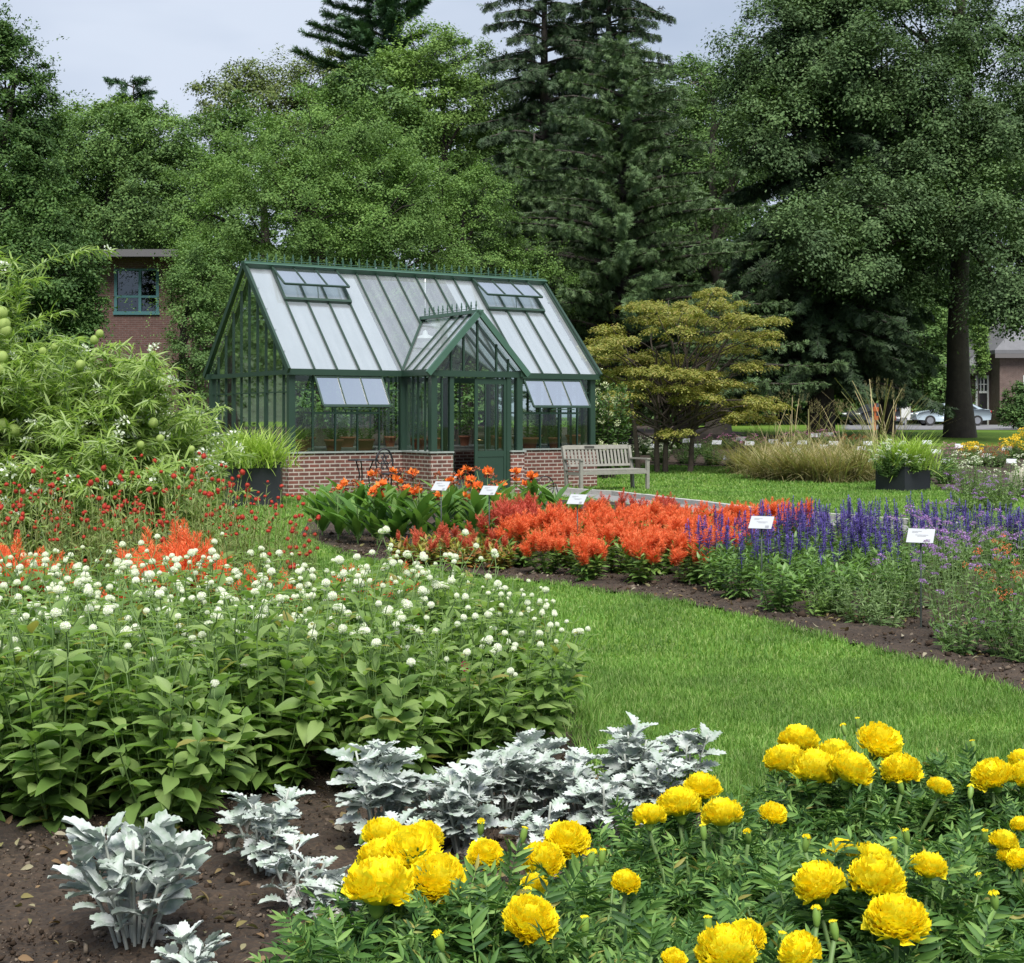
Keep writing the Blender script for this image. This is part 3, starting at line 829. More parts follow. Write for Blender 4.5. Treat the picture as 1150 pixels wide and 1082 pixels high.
def conifer(px, D, top_py, r_base_px, label, mat, seed=0, z0=1.0, step=.5, per_level=8, twig=.42, droop=.35, tipup=.2, hang=.6,
            trunk_r=.3, taper=.85, gap=0.0, w=1.0, dens=1.0, name='spruce_tree', bk=None, rmin=.3, cat='tree', group=None, rough=.25):
    rng = np.random.default_rng(seed)
    bx = X(px, D); bz = float(gz(bx, D)); H = Zt(top_py, D) - bz; R0 = r_base_px * D / F
    root = empty(name, (bx, D, bz), 0, label, cat, group)
    nb = Bag(); wb = Bag()
    tubes(wb, [[[0, 0, -.1], [0.02, 0, H * .3], [-.03, 0.02, H * .65], [0, 0, H]]], [trunk_r * 1.25, trunk_r * .8, trunk_r * .45, .03], 9)
    z = z0; paths = []; rads = []
    while z < H - .25:
        f = (z - z0) / (H - z0)
        R = max(rmin, R0 * (1 - f) ** taper)
        nbr = max(4, int(per_level * (1 - .35 * f)))
        ph = rng.uniform(0, 6.28)
        for k in range(nbr):
            if rng.random() < gap: continue
            a = ph + k * 6.283 / nbr + rng.uniform(-.3, .3)
            if math.sin(a) > .35 and rng.random() < .45: continue
            L = R * rng.uniform(1 - rough * 1.6, 1 + rough)
            t = np.linspace(0, 1, 7)
            rr = L * t
            zz = z + rng.uniform(-.15, .15) - droop * L * t ** 1.2 + tipup * L * t ** 3 + .12 * L * np.sin(t * 3.14)
            bend = a + rng.uniform(-.12, .12) * t
            paths.append(np.stack([rr * np.cos(bend), rr * np.sin(bend), zz], -1))
            rads.append(np.linspace(.02 + .018 * L, .008, 7))
        z += step * rng.uniform(.8, 1.2) * (1 - .25 * f)
    paths = np.array(paths); rads = np.array(rads)
    tubes(wb, paths, rads, 4)
    # twigs along each branch
    for pth in paths:
        L = np.linalg.norm(pth[-1] - pth[0]); n = int(dens * L * 44) + 10
        t = rng.uniform(.12, 1, n) ** .8 * 6
        i = np.minimum(t.astype(int), 5); fr = (t - i)[:, None]
        p = pth[i] * (1 - fr) + pth[i + 1] * fr
        bd = norm(pth[i + 1] - pth[i]); side = norm(np.cross(bd, [0, 0, 1.]))
        sgn = rng.choice([-1, 1], n)[:, None]
        hg = (rng.random(n) < hang)[:, None]
        d = np.where(hg, bd * .35 + side * sgn * .35 + np.array([0, 0, -1.]), bd * .75 + side * sgn * .8 + np.array([0, 0, .05])) + rng.normal(size=(n, 3)) * .22
        nn = norm(np.array([0, -.25, .8]) + rng.normal(size=(n, 3)) * .5)
        s = twig * .78 * rng.uniform(.6, 1.3, n) * (1 - .35 * (t / 6))
        S = np.stack([s * w, s, s], -1)
        nb.add(NEEDLE, p + rng.normal(size=p.shape) * .03, frames(d, nn), S)
    nb.build('crown', mat, root)
    wb.build('trunk', bk or bark_dark, root)
    return root

# a twig of needles: a thin spine with short side sprays
def needle_tpl():
    V = []; Q = []
    def s(a, c, w):
        a = np.array(a); c = np.array(c); d = c - a; x = np.array([-d[1], d[0], 0]); x = x / np.linalg.norm(x) * w
        i = len(V); V.extend([a - x, c - x * .4, c + x * .4, a + x]); Q.append([i, i + 1, i + 2, i + 3])
    s((0, 0, 0), (0, 1, -.12), .05)
    for k, t in enumerate((.15, .35, .55, .75)):
        L = .34 * (1.1 - t * .6); sg = 1 if k % 2 else -1
        s((0, t, -.02), (sg * L, t + L * .8, -.08), .042)
        s((0, t + .06, -.02), (-sg * L * .9, t + .06 + L * .8, -.06), .042)
    return np.array(V, float), np.array(Q), None
NEEDLE = needle_tpl()

g_horn = leaf_mat('leaves_hornbeam', [(0.091, 0.169, 0.052), (0.124, 0.215, 0.062), (0.169, 0.267, 0.078)], .25, .6, .12, noise=(.45, .84))
g_dark = leaf_mat('leaves_dark', [(0.050, 0.106, 0.037), (0.075, 0.138, 0.044), (0.106, 0.181, 0.056)], .18, .6, .12, noise=(.45, .84))
g_oak = leaf_mat('leaves_oak', [(0.063, 0.109, 0.048), (0.086, 0.144, 0.062), (0.127, 0.190, 0.086)], .2, .6, .12, noise=(.45, .84))
g_light = leaf_mat('leaves_light', [(0.112, 0.188, 0.053), (0.150, 0.250, 0.065), (0.194, 0.294, 0.083)], .25, .6, .12, noise=(.45, .84))
g_olive = leaf_mat('leaves_olive', [(0.103, 0.138, 0.046), (0.138, 0.172, 0.057), (0.115, 0.172, 0.057)], .15, .6, .12, noise=(.45, .84))
g_mid = leaf_mat('leaves_mid', [(0.074, 0.138, 0.049), (0.102, 0.179, 0.059), (0.141, 0.224, 0.072)], .22, .6, .12, noise=(.45, .84))
g_yel = leaf_mat('leaves_maple', [(0.17, 0.21, 0.045), (0.25, 0.26, 0.06), (0.31, 0.255, 0.07), (0.22, 0.255, 0.055)], .35, .5)
n_spruce = leaf_mat('needles_spruce', [(0.03, 0.055, 0.025), (0.04, 0.075, 0.03), (0.055, 0.095, 0.035)], .05, .6)
n_heml = leaf_mat('needles_hemlock', [(0.06, 0.105, 0.042), (0.08, 0.135, 0.05), (0.11, 0.17, 0.062)], .08, .6)
n_pine = leaf_mat('needles_pine', [(0.05, 0.11, 0.05), (0.07, 0.14, 0.06), (0.085, 0.165, 0.06)], .08, .6)

TG = 'trees of the wood behind the garden'
FILL_LATE = []
# filler wood far behind, so that no sky shows through low down
fill = [(30, 92, 170, 110), (150, 96, 170, 100), (300, 98, 150, 110), (450, 92, 100, 120), (600, 96, 90, 120), (750, 94, 120, 105), (870, 104, 90, 110), (1000, 112, 90, 110), (1130, 120, 90, 110)]
for i, (px, D, top, hw) in enumerate(fill):
    broad_tree(px, D, [(px, (top + 470) / 2 + 20, hw, (470 - top) / 2, 0), (px - hw * .5, 400, hw * .7, 90, -2), (px + hw * .5, 395, hw * .7, 90, -2)],
               'dark tree at the back of the wood, %s of its row' % ordn(i, len(fill)), g_dark, leaf=.42, cr=1.3, per=95, trunk_r=.35, seed=20 + i, group=TG, limbs=False, dens=1.3)

# rounded crowns that close the wood between the big conifers
for i, (px, D, L, mt) in enumerate([(560, 70, [(545, 130, 40, 50, 0), (575, 200, 60, 60, 0), (540, 230, 50, 60, 0)], 'g_mid'), (770, 68, [(760, 120, 45, 50, 0), (800, 150, 45, 60, 0), (775, 230, 60, 70, 0)], 'g_mid'),
                                  (110, 66, [(95, 150, 44, 34, 0), (140, 140, 40, 30, 0), (185, 165, 36, 34, 0), (120, 220, 80, 60, 0)], 'g_light'), (410, 60, [(400, 110, 40, 36, 0), (440, 150, 50, 50, 0), (375, 150, 40, 44, 0)], 'g_mid'),
                                  (230, 60, [(235, 170, 46, 44, 0), (270, 150, 40, 40, 0), (225, 250, 60, 60, 0)], 'g_mid'), (20, 60, [(20, 200, 60, 60, 0), (50, 150, 36, 36, 0), (20, 300, 80, 70, 0)], 'g_mid')]):
    FILL_LATE.append((px, D, L, mt, i))

# the named trees, left to right and back to front
broad_tree(300, 70, [(262, 100, 42, 34, 0), (300, 92, 46, 34, 0), (345, 100, 40, 36, 1), (300, 150, 80, 60, 0), (375, 120, 40, 60, 1)],
           'dark olive oak with a rounded top behind the big pale green tree', g_olive, leaf=.19, cr=.9, per=100, trunk_r=.4, seed=1, dens=1.2, group=TG)
conifer(150, 74, 92, 62, 'dark pine with a flat tuft top left of centre skyline', n_pine, seed=2, z0=8, step=.9, per_level=6, twig=.8, droop=-.1, tipup=.15, hang=.1, trunk_r=.25, taper=.5, name='pine_tree', rmin=1.2, group=TG)
conifer(432, 72, -70, 125, 'tall blue green pine reaching the top of the picture', n_pine, seed=3, z0=9, step=.75, per_level=8, twig=.85, droop=-.12, tipup=.2, hang=.05, trunk_r=.35, taper=.55, name='pine_tree', dens=1.3, group=TG)
broad_tree(485, 64, [(470, 60, 42, 36, 0), (515, 70, 38, 34, 0), (450, 105, 40, 50, -1), (500, 130, 60, 60, 0), (545, 110, 34, 50, 0)],
           'yellow green broadleaf tree between the pine and the tall spruces', g_light, leaf=.18, cr=.85, per=110, trunk_r=.3, seed=4, dens=1.2, group=TG)
conifer(612, 62, -105, 140, 'tall dark spruce with drooping branches, left of the pair', n_spruce, seed=5, z0=6, step=.62, per_level=9, twig=.62, droop=.28, tipup=.14, hang=.75, trunk_r=.42, taper=.62, group=TG, dens=1.0, w=1.0, rough=.45, gap=.06)
conifer(684, 64, -90, 150, 'tall dark spruce with drooping branches, right of the pair', n_spruce, seed=6, z0=6, step=.62, per_level=9, twig=.62, droop=.28, tipup=.14, hang=.75, trunk_r=.42, taper=.62, group=TG, dens=1.0, w=1.0, rough=.45, gap=.06)
broad_tree(812, 60, [(800, 95, 40, 55, 0), (835, 105, 38, 55, 0), (812, 180, 60, 80, 0), (850, 160, 40, 70, 1), (780, 250, 50, 60, -1)],
           'mid green broadleaf tree with a pale trunk behind the small maple', g_mid, leaf=.17, cr=.8, per=105, trunk_r=.38, seed=7, bk=bark_pale, trunk_px=806, group=TG)
broad_tree(120, 56, [(120, 165, 50, 40, 0), (170, 150, 40, 34, 0), (75, 190, 50, 60, 0), (150, 230, 70, 60, 0), (195, 200, 40, 50, 0), (60, 250, 60, 60, 1), (130, 250, 60, 26, 1)],
           'yellow tinged green tree behind the brick house on the left', g_mid, leaf=.16, cr=.75, per=110, trunk_r=.3, seed=8, dens=1.8, group=TG)
broad_tree(-10, 40, [(5, 90, 42, 52, 0), (38, 130, 34, 50, 0), (-30, 160, 70, 70, 0), (20, 220, 62, 70, 0), (62, 250, 36, 50, -.5), (20, 310, 70, 46, -1), (76, 308, 42, 34, -1.5), (20, 370, 60, 45, -1), (94, 345, 26, 30, -1), (0, 60, 30, 30, 0)],
           'tall dark loose tree at the left edge of the picture', g_dark, leaf=.13, cr=.46, per=110, trunk_r=.28, dens=1.35, seed=9, spray=True, group=TG)
conifer(700, 49, 40, 185, 'broad feathery hemlock in front of the tall spruces', n_heml, seed=10, z0=1.2, step=.45, per_level=10, twig=.5, droop=.12, tipup=.22, hang=.45, trunk_r=.3, rough=.4, taper=.6, name='hemlock_tree', dens=1.1, w=.9, group=TG)
conifer(600, 52, 150, 130, 'small dark hemlock rising over the glasshouse ridge', n_heml, seed=11, z0=1.0, step=.45, per_level=10, twig=.5, droop=.1, tipup=.2, hang=.35, trunk_r=.25, taper=.7, name='hemlock_tree', w=.9, group=TG)
broad_tree(360, 45, [(345, 150, 62, 52, 0), (290, 190, 62, 55, 0), (400, 175, 60, 55, 0), (235, 240, 52, 60, 0), (330, 240, 90, 70, -1.5), (430, 240, 70, 70, -1), (250, 320, 60, 62, -1), (350, 330, 100, 70, -1), (450, 310, 80, 70, -.5)],
           'wide pale green feathery tree behind the glasshouse', g_horn, leaf=.11, cr=.62, per=170, trunk_r=.35, seed=12, spray=True, up=.7, group=TG)
broad_tree(520, 47, [(495, 230, 52, 55, 0), (540, 240, 38, 55, 0), (520, 310, 70, 70, 0), (590, 330, 60, 55, .5)],
           'feathery green tree standing right of the wide pale one', g_horn, leaf=.11, cr=.52, per=115, trunk_r=.28, seed=13, spray=True, group=TG)
broad_tree(205, 40, [(210, 345, 26, 58, 0), (232, 330, 34, 70, .5), (226, 400, 36, 60, 0)],
           'dark bushy tree beside the left end of the glasshouse', g_mid, leaf=.10, cr=.42, per=110, trunk_r=.18, seed=14, spray=True, group=TG)
conifer(922, 54, -60, 118, 'huge black green spruce with a skirt of hanging branches', n_spruce, seed=15, z0=2.2, step=.55, per_level=10, twig=.75, droop=.30, tipup=.12, hang=.8, trunk_r=.45, taper=.45, dens=1.25, w=1.0, group=TG)
conifer(996, 60, 60, 62, 'dark spruce in deep shade beside the oak trunk', n_spruce, seed=16, z0=5.5, step=.55, per_level=9, twig=.7, droop=.3, tipup=.1, hang=.8, trunk_r=.3, taper=.5, dens=1.1, group=TG)
# the oak on the right
broad_tree(1078, 56, [(880, 45, 60, 55, -3), (950, 80, 70, 60, -4), (1010, 20, 80, 60, -3), (1100, 40, 80, 60, -3), (1040, 110, 60, 50, -4), (870, 150, 48, 50, -4), (905, 260, 48, 45, -6),
                      (985, 235, 70, 50, -5), (960, 290, 60, 34, -5), (1040, 190, 60, 40, -4), (1130, 150, 60, 60, -4), (1120, 240, 60, 50, -5), (1150, 310, 60, 42, -5), (1040, 270, 50, 40, -3), (1140, 345, 50, 26, -5), (1010, 325, 46, 26, -3), (1085, 300, 40, 34, 3), (1200, 200, 70, 80, 0),
                      (1090, 200, 90, 90, 5), (990, 130, 90, 90, 5), (850, 95, 40, 50, -2), (1190, 80, 60, 70, -3), (935, -20, 70, 50, -2), (1060, -50, 90, 50, 0)],
           'massive blue green oak with a thick trunk on the right lawn', g_oak, leaf=.17, cr=.85, per=150, trunk_r=.50, seed=17, dens=1.5, flat=.75, inner=.35, bk=bark_dark, name='oak_tree', fork=.75, lim_r=.3)
for px, D, L, mt, i in FILL_LATE:
    broad_tree(px, D, L, 'rounded %s tree closing a gap in the wood, %s' % ('yellow green' if mt == 'g_light' else 'mid green', ['left of the tall spruce pair', 'right of the tall spruce pair', 'above the brick building', 'below the tall pine', 'left of the wide pale tree', 'behind the dark left edge tree'][i]),
               globals()[mt], leaf=.2, cr=.8, per=100, trunk_r=.3, seed=80 + i, group=TG, dens=1.4, limbs=False)
# shrubs under the big trees
def shrub(px, D, lobes, label, mat, leaf=.12, cr=.4, per=50, seed=0, cat='shrub', name='shrub', **k):
    o = broad_tree(px, D, lobes, label, mat, leaf=leaf, cr=cr, per=per, trunk_r=.06, seed=seed, name=name, **k); o['category'] = cat
    return o
shrub(1035, 100, [(1000, 400, 40, 50, 0), (1040, 380, 40, 60, 0), (1060, 420, 40, 50, 0), (1030, 440, 50, 34, -1)], 'mid green bushy shrub behind the silver car', g_mid, leaf=.3, cr=.8, seed=31)
shrub(1098, 94, [(1100, 375, 7, 26, 0), (1103, 405, 5, 18, 0)], 'yellow green shrub right of the oak trunk', g_light, leaf=.2, cr=.3, seed=32)
shrub(1146, 74, [(1133, 466, 13, 12, 0), (1145, 455, 17, 24, 0), (1160, 460, 20, 20, 0), (1150, 470, 18, 10, -.5)], 'clipped dark evergreen bush against the brick house', g_dark, leaf=.18, cr=.4, seed=33, dens=2)
shrub(932, 66, [(925, 422, 14, 14, 0), (942, 430, 10, 16, 0), (905, 432, 12, 8, 0)], 'bright lime green shrub glowing in a gap under the spruce', leaf_mat('leaves_lime', [(0.22, 0.36, 0.03), (0.30, 0.45, 0.05)], .3), leaf=.2, cr=.4, seed=34)
shrub(640, 44, [(600, 440, 60, 50, 0), (660, 452, 50, 36, 0)], 'low dark shrubs behind the right end of the glasshouse', g_dark, leaf=.16, cr=.5, seed=35)
for i, (px, a, s) in enumerate([(330, 60, 36), (430, 60, 37), (530, 55, 38)]):
    shrub(px, 40 + i, [(px, 450, 55, 34, 0), (px + 25, 440, 40, 30, .5)], 'leafy shrub seen through the glasshouse, %s of three' % ORD[i], g_mid, leaf=.16, cr=.5, seed=s)

# trees out of the frame on the left, seen mirrored in the gable glass
for i, (x_, y_) in enumerate([(-34, 47), (-45, 60), (-58, 72), (-72, 88)]):
    p_ = HX + F * x_ / y_
    broad_tree(p_, y_, [(p_, 250, 190, 220, 0)], 'broad tree beyond the left edge of the garden, %s from the front' % ORD[i], g_dark, leaf=.4, cr=1.3, per=40, trunk_r=.3, seed=60 + i, group=TG, limbs=False)

# small golden maple in layers, on three thin stems
def maple():
    rng = np.random.default_rng(77); D = 39.0
    bx = X(757, D); bz = float(gz(bx, D)); root = empty('maple_tree', (bx, D, bz), 0, 'small spreading maple with yellow green layered foliage', 'tree')
    O = np.array([bx, D, bz]); bag = Bag(); wood = Bag()
    layers = [(800, 335, 34), (765, 345, 40), (835, 350, 26), (735, 352, 30), (700, 370, 34), (670, 385, 26), (760, 372, 44), (815, 375, 36), (852, 372, 22), (690, 400, 36), (730, 395, 40), (780, 402, 46),
              (830, 405, 26), (700, 425, 30), (740, 428, 36), (790, 440, 44), (820, 436, 30), (770, 455, 26), (840, 458, 24), (815, 465, 26), (680, 440, 22), (845, 445, 30), (862, 462, 20), (775, 470, 30), (700, 455, 22), (660, 405, 18), (868, 360, 16), (720, 440, 26), (750, 412, 40), (720, 412, 34), (800, 418, 40)]
    for (a, c, hw) in layers:
        for dd in (-1.1, .2, 1.2):
            DD = D + dd + rng.uniform(-.4, .4)
            C = np.array([X(a + rng.uniform(-20, 20), DD), DD, Zt(c + rng.uniform(-18, 17) , DD)]) - O
            r = hw * DD / F * rng.uniform(.55, .95)
            n = int(9 * r / .8) + 4
            ang = rng.uniform(0, 6.28, n); q = np.sqrt(rng.random(n)) * r
            Cs = C + np.stack([q * np.cos(ang), q * np.sin(ang) * .8, -.22 * q ** 1.5 + rng.normal(0, .03, n)], -1)
            clump_leaves(bag, rng, Cs, np.stack([np.cos(ang), np.sin(ang), ang * 0], -1), np.full(n, .28), 85, .07, .34, 1.1, .25, droop=.25)
            s = np.array([rng.uniform(-.5, .5), rng.uniform(-.2, .2), min(C[2] * .55, 1.9)])
            tubes(wood, limb_path(rng, s, C, 7, .09, .06), np.linspace(.035, .008, 7), 5)
    bag.build('crown', g_yel, root)
    for a, tilt in ((717, -.3), (738, -.05), (747, .15), (775, .35)):
        x = X(a, D) - bx
        tubes(wood, [[[x, 0, -.1], [x + tilt * .2, .1, .9], [x + tilt * .6, .1, 1.9], [x + tilt * 1.4, 0, 3.0]]], [.085, .065, .05, .02], 8)
    wood.build('trunk', bark, root)
maple()

# ------------------------------------------------------------------ plants: shared builders
def stems_and_leaves(rng, n_stem, height, spread, nodes, leaf_len, tpl, leaf_bag, stem_bag, pairs=True, stem_r=.004, arch=.25, up_angle=.5,
                     low=.12, tip_big=.7, jitter=.3, lean=.0, whorl=2, hvar=.18, base_spread=.35, leaf_mat_i=0):
    """a bushy plant: stems fanning from the base with leaves in pairs; returns the tips (position, direction)"""
    tips = []
    a = rng.uniform(0, 6.283, n_stem); q = np.sqrt(rng.random(n_stem)) * spread
    for i in range(n_stem):
        h = height * rng.uniform(1 - hvar, 1 + hvar * .6) * (1 - .18 * (q[i] / max(spread, .01)) ** 2)
        t = np.linspace(0, 1, 7)
        ex, ey = q[i] * math.cos(a[i]), q[i] * math.sin(a[i])
        bx, by = ex * base_spread, ey * base_spread
        path = np.stack([bx + (ex - bx) * (t + arch * t * (1 - t)), by + (ey - by) * (t + arch * t * (1 - t)), h * t ** (1 - arch * .5)], -1)
        path[:, :2] += rng.normal(0, .012, (1, 2)) * t[:, None]
        tubes(stem_bag, path, np.linspace(stem_r, stem_r * .5, 7), 4)
        tn = np.linspace(low, .98, nodes) * 6
        k = np.minimum(tn.astype(int), 5); fr = (tn - k)[:, None]
        pp = path[k] * (1 - fr) + path[k + 1] * fr
        sd = norm(path[k + 1] - path[k])
        w = whorl
        pp = np.repeat(pp, w, 0); sdd = np.repeat(sd, w, 0)
        ang = (np.repeat(np.arange(nodes), w) * 1.57 + np.tile(np.arange(w) * 6.283 / w, nodes)) + rng.uniform(0, 6.28) + rng.normal(0, jitter, nodes * w)
        rad = np.stack([np.cos(ang), np.sin(ang), 0 * ang], -1)
        f = np.repeat(np.linspace(0, 1, nodes), w)
        d = norm(rad + sdd * (up_angle * (0.5 + f) + 1.1 * np.clip(f - .8, 0, 1) * 5 * .5)[:, None] + rng.normal(0, .26, rad.shape))
        nn = norm(sdd * .9 + rad * -.1 + np.array([0, 0, .6]) + rng.normal(0, .34, rad.shape))
        s = leaf_len * rng.uniform(.7, 1.2, len(f)) * (1 - (1 - tip_big) * f)
        leaf_bag.add(tpl, pp, frames(d, nn), s, leaf_mat_i)
        tips.append((path[-1], sd[-1]))
    return tips

def head_on(mesh, root, p, name, s=1.0, rng=None, tilt=.3):
    o = link(name, mesh, root, tuple(p), (rng.normal(0, tilt), rng.normal(0, tilt), rng.uniform(0, 6.28)) if rng is not None else (0, 0, 0), s)
    return o

stem_green = flat_mat('stem_green', (0.10, 0.17, 0.045), 0.6)
stem_dark = flat_mat('stem_dark', (0.06, 0.09, 0.03), 0.6)

# ------------------------------------------------------------------ white globe amaranth
g_gom = leaf_mat('leaves_amaranth', [(0.11, 0.20, 0.045), (0.17, 0.275, 0.07), (0.28, 0.385, 0.13), (0.14, 0.24, 0.055)], .45, .5, .35, odd=(.30, .27, .08))
LEAF_OV = leaf_tpl(.42, 6, .38, .24, .85, wave=.12)
white_head = leaf_mat('petals_white', [(0.70, 0.72, 0.64), (0.80, 0.81, 0.76), (0.84, 0.84, 0.80)], .3, .6, .2)

def globe_head(seed, mat, r=1.0, n=260):
    rng = np.random.default_rng(seed); b = Bag()
    i = np.arange(n); z = 1 - 1.85 * (i + .5) / n; ph = i * 2.39996
    v = np.stack([np.sqrt(np.maximum(0, 1 - z * z)) * np.cos(ph), np.sqrt(np.maximum(0, 1 - z * z)) * np.sin(ph), z], -1)
    V, T = ico(2); b.raw(V * np.array([.82, .82, .8]) * r, None, T)
    pet = leaf_tpl(.62, 2, .5, -.25, .8)
    d = norm(v + np.array([0, 0, .45]) + rng.normal(0, .12, v.shape))
    b.add(pet, v * .72 * r, frames(d, v + rng.normal(0, .2, v.shape)), .33 * r * rng.uniform(.8, 1.2, n))
    return b.mesh('flower_head', mat)
WH = [globe_head(i, white_head) for i in range(3)]
rng = np.random.default_rng(101)
gom_proto = []
for v in range(5):
    r_ = np.random.default_rng(200 + v)
    lb, sb = Bag(), Bag()
    tips = stems_and_leaves(r_, 21, .66, .30, 7, .125, LEAF_OV, lb, sb, arch=.35, low=.12, tip_big=.72, up_angle=.25, hvar=.22, jitter=.7)
    stems_and_leaves(r_, 17, .46, .34, 6, .135, LEAF_OV, lb, sb, arch=.4, low=.08, tip_big=.75, up_angle=.15, jitter=.6)
    pos = []
    for (p, d) in tips:
        k = 1 if r_.random() < .72 else 2
        for _ in range(k):
            q = p + d * r_.uniform(.07, .17) + r_.normal(0, .035, 3) * [1, 1, .4]
            tubes(sb, [[p, (p + q) / 2 + r_.normal(0, .006, 3), q]], [.003, .0025, .002], 4)
            # two small leaves right below each head
            a = r_.uniform(0, 6.28); dd = np.array([[math.cos(a), math.sin(a), .25], [-math.cos(a), -math.sin(a), .25]])
            lb.add(LEAF_OV, np.array([q, q]) - [0, 0, .012], frames(dd, np.array([[0, 0, 1.], [0, 0, 1.]])), np.array([.05, .045]))
            pos.append((q, r_.uniform(.011, .0225)))
    gom_proto.append((lb.mesh('foliage', g_gom), sb.mesh('stem', stem_green), pos))
rows = [(5.42, -40, 190), (5.85, -50, 430), (6.2, -50, 520), (6.6, -50, 585), (7.15, -50, 600), (7.75, -50, 590), (8.4, -50, 548)]
rown = ['front row', 'second row', 'third row', 'fourth row', 'fifth row', 'sixth row', 'back row']
kplant = 0
def plant_root(name, x, y, rz, label, cat, group=None, s=1.0, zoff=0.0):
    o = empty(name, (x, y, float(gz(x, y)) + zoff), rz, label, cat, group)
    if s != 1.0: o.scale = (s, s, s)
    return o
for ri, (D, a, c) in enumerate(rows):
    x0, x1 = X(a, D), X(c, D); n_ = max(2, int(round((x1 - x0) / .41)) + 1)
    for i in range(n_):
        x = x0 + (x1 - x0) * i / (n_ - 1) + rng.uniform(-.06, .06) * (0 < i < n_ - 1); y = D + rng.uniform(-.12, .12)
        v = kplant % 5; kplant += 1
        lm_, sm_, pos = gom_proto[v]
        rt = plant_root('globe_amaranth', x, y, rng.uniform(0, 6.28), 'white flowered globe amaranth plant, %s, %s of its row' % (rown[ri], ordn(i, n_)), 'flower plant', 'white globe amaranth bed', rng.uniform(.90, 1.1) * (.80 if (i == n_ - 1 and ri > 1) else .93 if (i == n_ - 2 and ri > 1) else 1))
        link('foliage', lm_, rt); link('stem', sm_, rt)
        keep = (.15, .25, .45, .6, .75, .8, .8)[ri]
        for q, s in pos:
            if rng.random() < (max(keep, .7) if i >= n_ - 2 and ri > 1 else keep) * .8: head_on(WH[rng.integers(3)], rt, q, 'flower_head', (s, s, s * rng.uniform(.85, 1.15)), rng)
b = Bag(); V, T = leaf_tpl(.6, 4, .6, .1)[:2]
crim = leaf_mat('petal_crimson', [(0.18, 0.01, 0.04), (0.28, 0.015, 0.06)], .1)
r_ = np.random.default_rng(5)
d = norm(np.array([[.2, -.2, -1.]]) + r_.normal(0, .22, (9, 3))); b.add(leaf_tpl(.5, 4, .5, .1), np.zeros((9, 3)), frames(d, rvec(r_, 9)), np.full(9, .05))
sb = b.mesh('flower_head', crim)
rt = plant_root('crimson_flower', *[X(521, 6.35), 6.35], 0, 'single drooping crimson flower among the white globe amaranth', 'flower plant')
link('flower_head', sb, rt, (0, 0, Zt(742, 6.35))); b = Bag(); tubes(b, [[[0, 0, 0], [.01, .01, .25], [0, 0, Zt(741, 6.35)]]], [.004, .003, .003], 5); b.build('stem', stem_green, rt)

# ------------------------------------------------------------------ marigolds
g_mar = leaf_mat('leaves_marigold', [(0.022, 0.06, 0.018), (0.045, 0.11, 0.026), (0.085, 0.18, 0.04), (0.20, 0.33, 0.085)], .3, .55, .25, odd=(.28, .26, .07))
yel = leaf_mat('petals_yellow', [(0.93, 0.68, 0.008), (0.95, 0.77, 0.018), (0.96, 0.84, 0.04)], .28, .55, .2, 1.0)
bud_g = flat_mat('bud_green', (0.16, 0.27, 0.05), 0.5)
def pinnate(seed):
    rng = np.random.default_rng(seed); b = Bag(); lf = leaf_tpl(.20, 4, .35, .25, .9)
    n = 6; P_, D_ = [], []; S_ = []
    for i in range(n):
        t = .22 + .62 * i / (n - 1)
        for s in (-1, 1):
            P_.append([0, t, -.10 * t * t]); D_.append([s * 1.0, .4 + .6 * t + rng.normal(0, .2), rng.normal(-.05, .22)]); S_.append(rng.uniform(.7, 1.15) * .44 * math.sin(math.pi * (.25 + .6 * t)) + .04)
    P_.append([0, .84, -.07]); D_.append([0, 1, -.1]); S_.append(.36)
    b.add(lf, P_, frames(np.array(D_), np.tile([0, 0, 1.], (len(P_), 1)) + rng.normal(0, .35, (len(P_), 3))), np.array(S_))
    r = strip_tpl(.035, 3, .1, .6); b.add(r, [[0, 0, 0]], frames(np.array([[0, 1., 0]]), np.array([[0, 0, 1.]])), np.array([.9]))
    return np.concatenate(b.V), np.concatenate(b.Q), None
PINNS = [pinnate(s) for s in range(5)]; PINN = PINNS[0]
def petal_ruffle(seed):
    """one marigold petal: short, broad and waved at its edge"""
    rng = np.random.default_rng(seed)
    V = []; nx, ny = 5, 3
    for j in range(ny + 1):
        t = j / ny
        for i in range(nx):
            u = (i / (nx - 1) - .5) * 2
            w = .20 + .42 * t ** .7
            zz = .55 * t * t + (.16 * t * math.sin(i * 2.6 + seed * 1.7) if j > 0 else 0) + .10 * t * u * u
            V.append([u * w, t * (1 - .10 * (i % 2) * (j == ny)), zz])
    Q = [[j * nx + i, j * nx + i + 1, (j + 1) * nx + i + 1, (j + 1) * nx + i] for j in range(ny) for i in range(nx - 1)]
    return np.array(V), np.array(Q), None
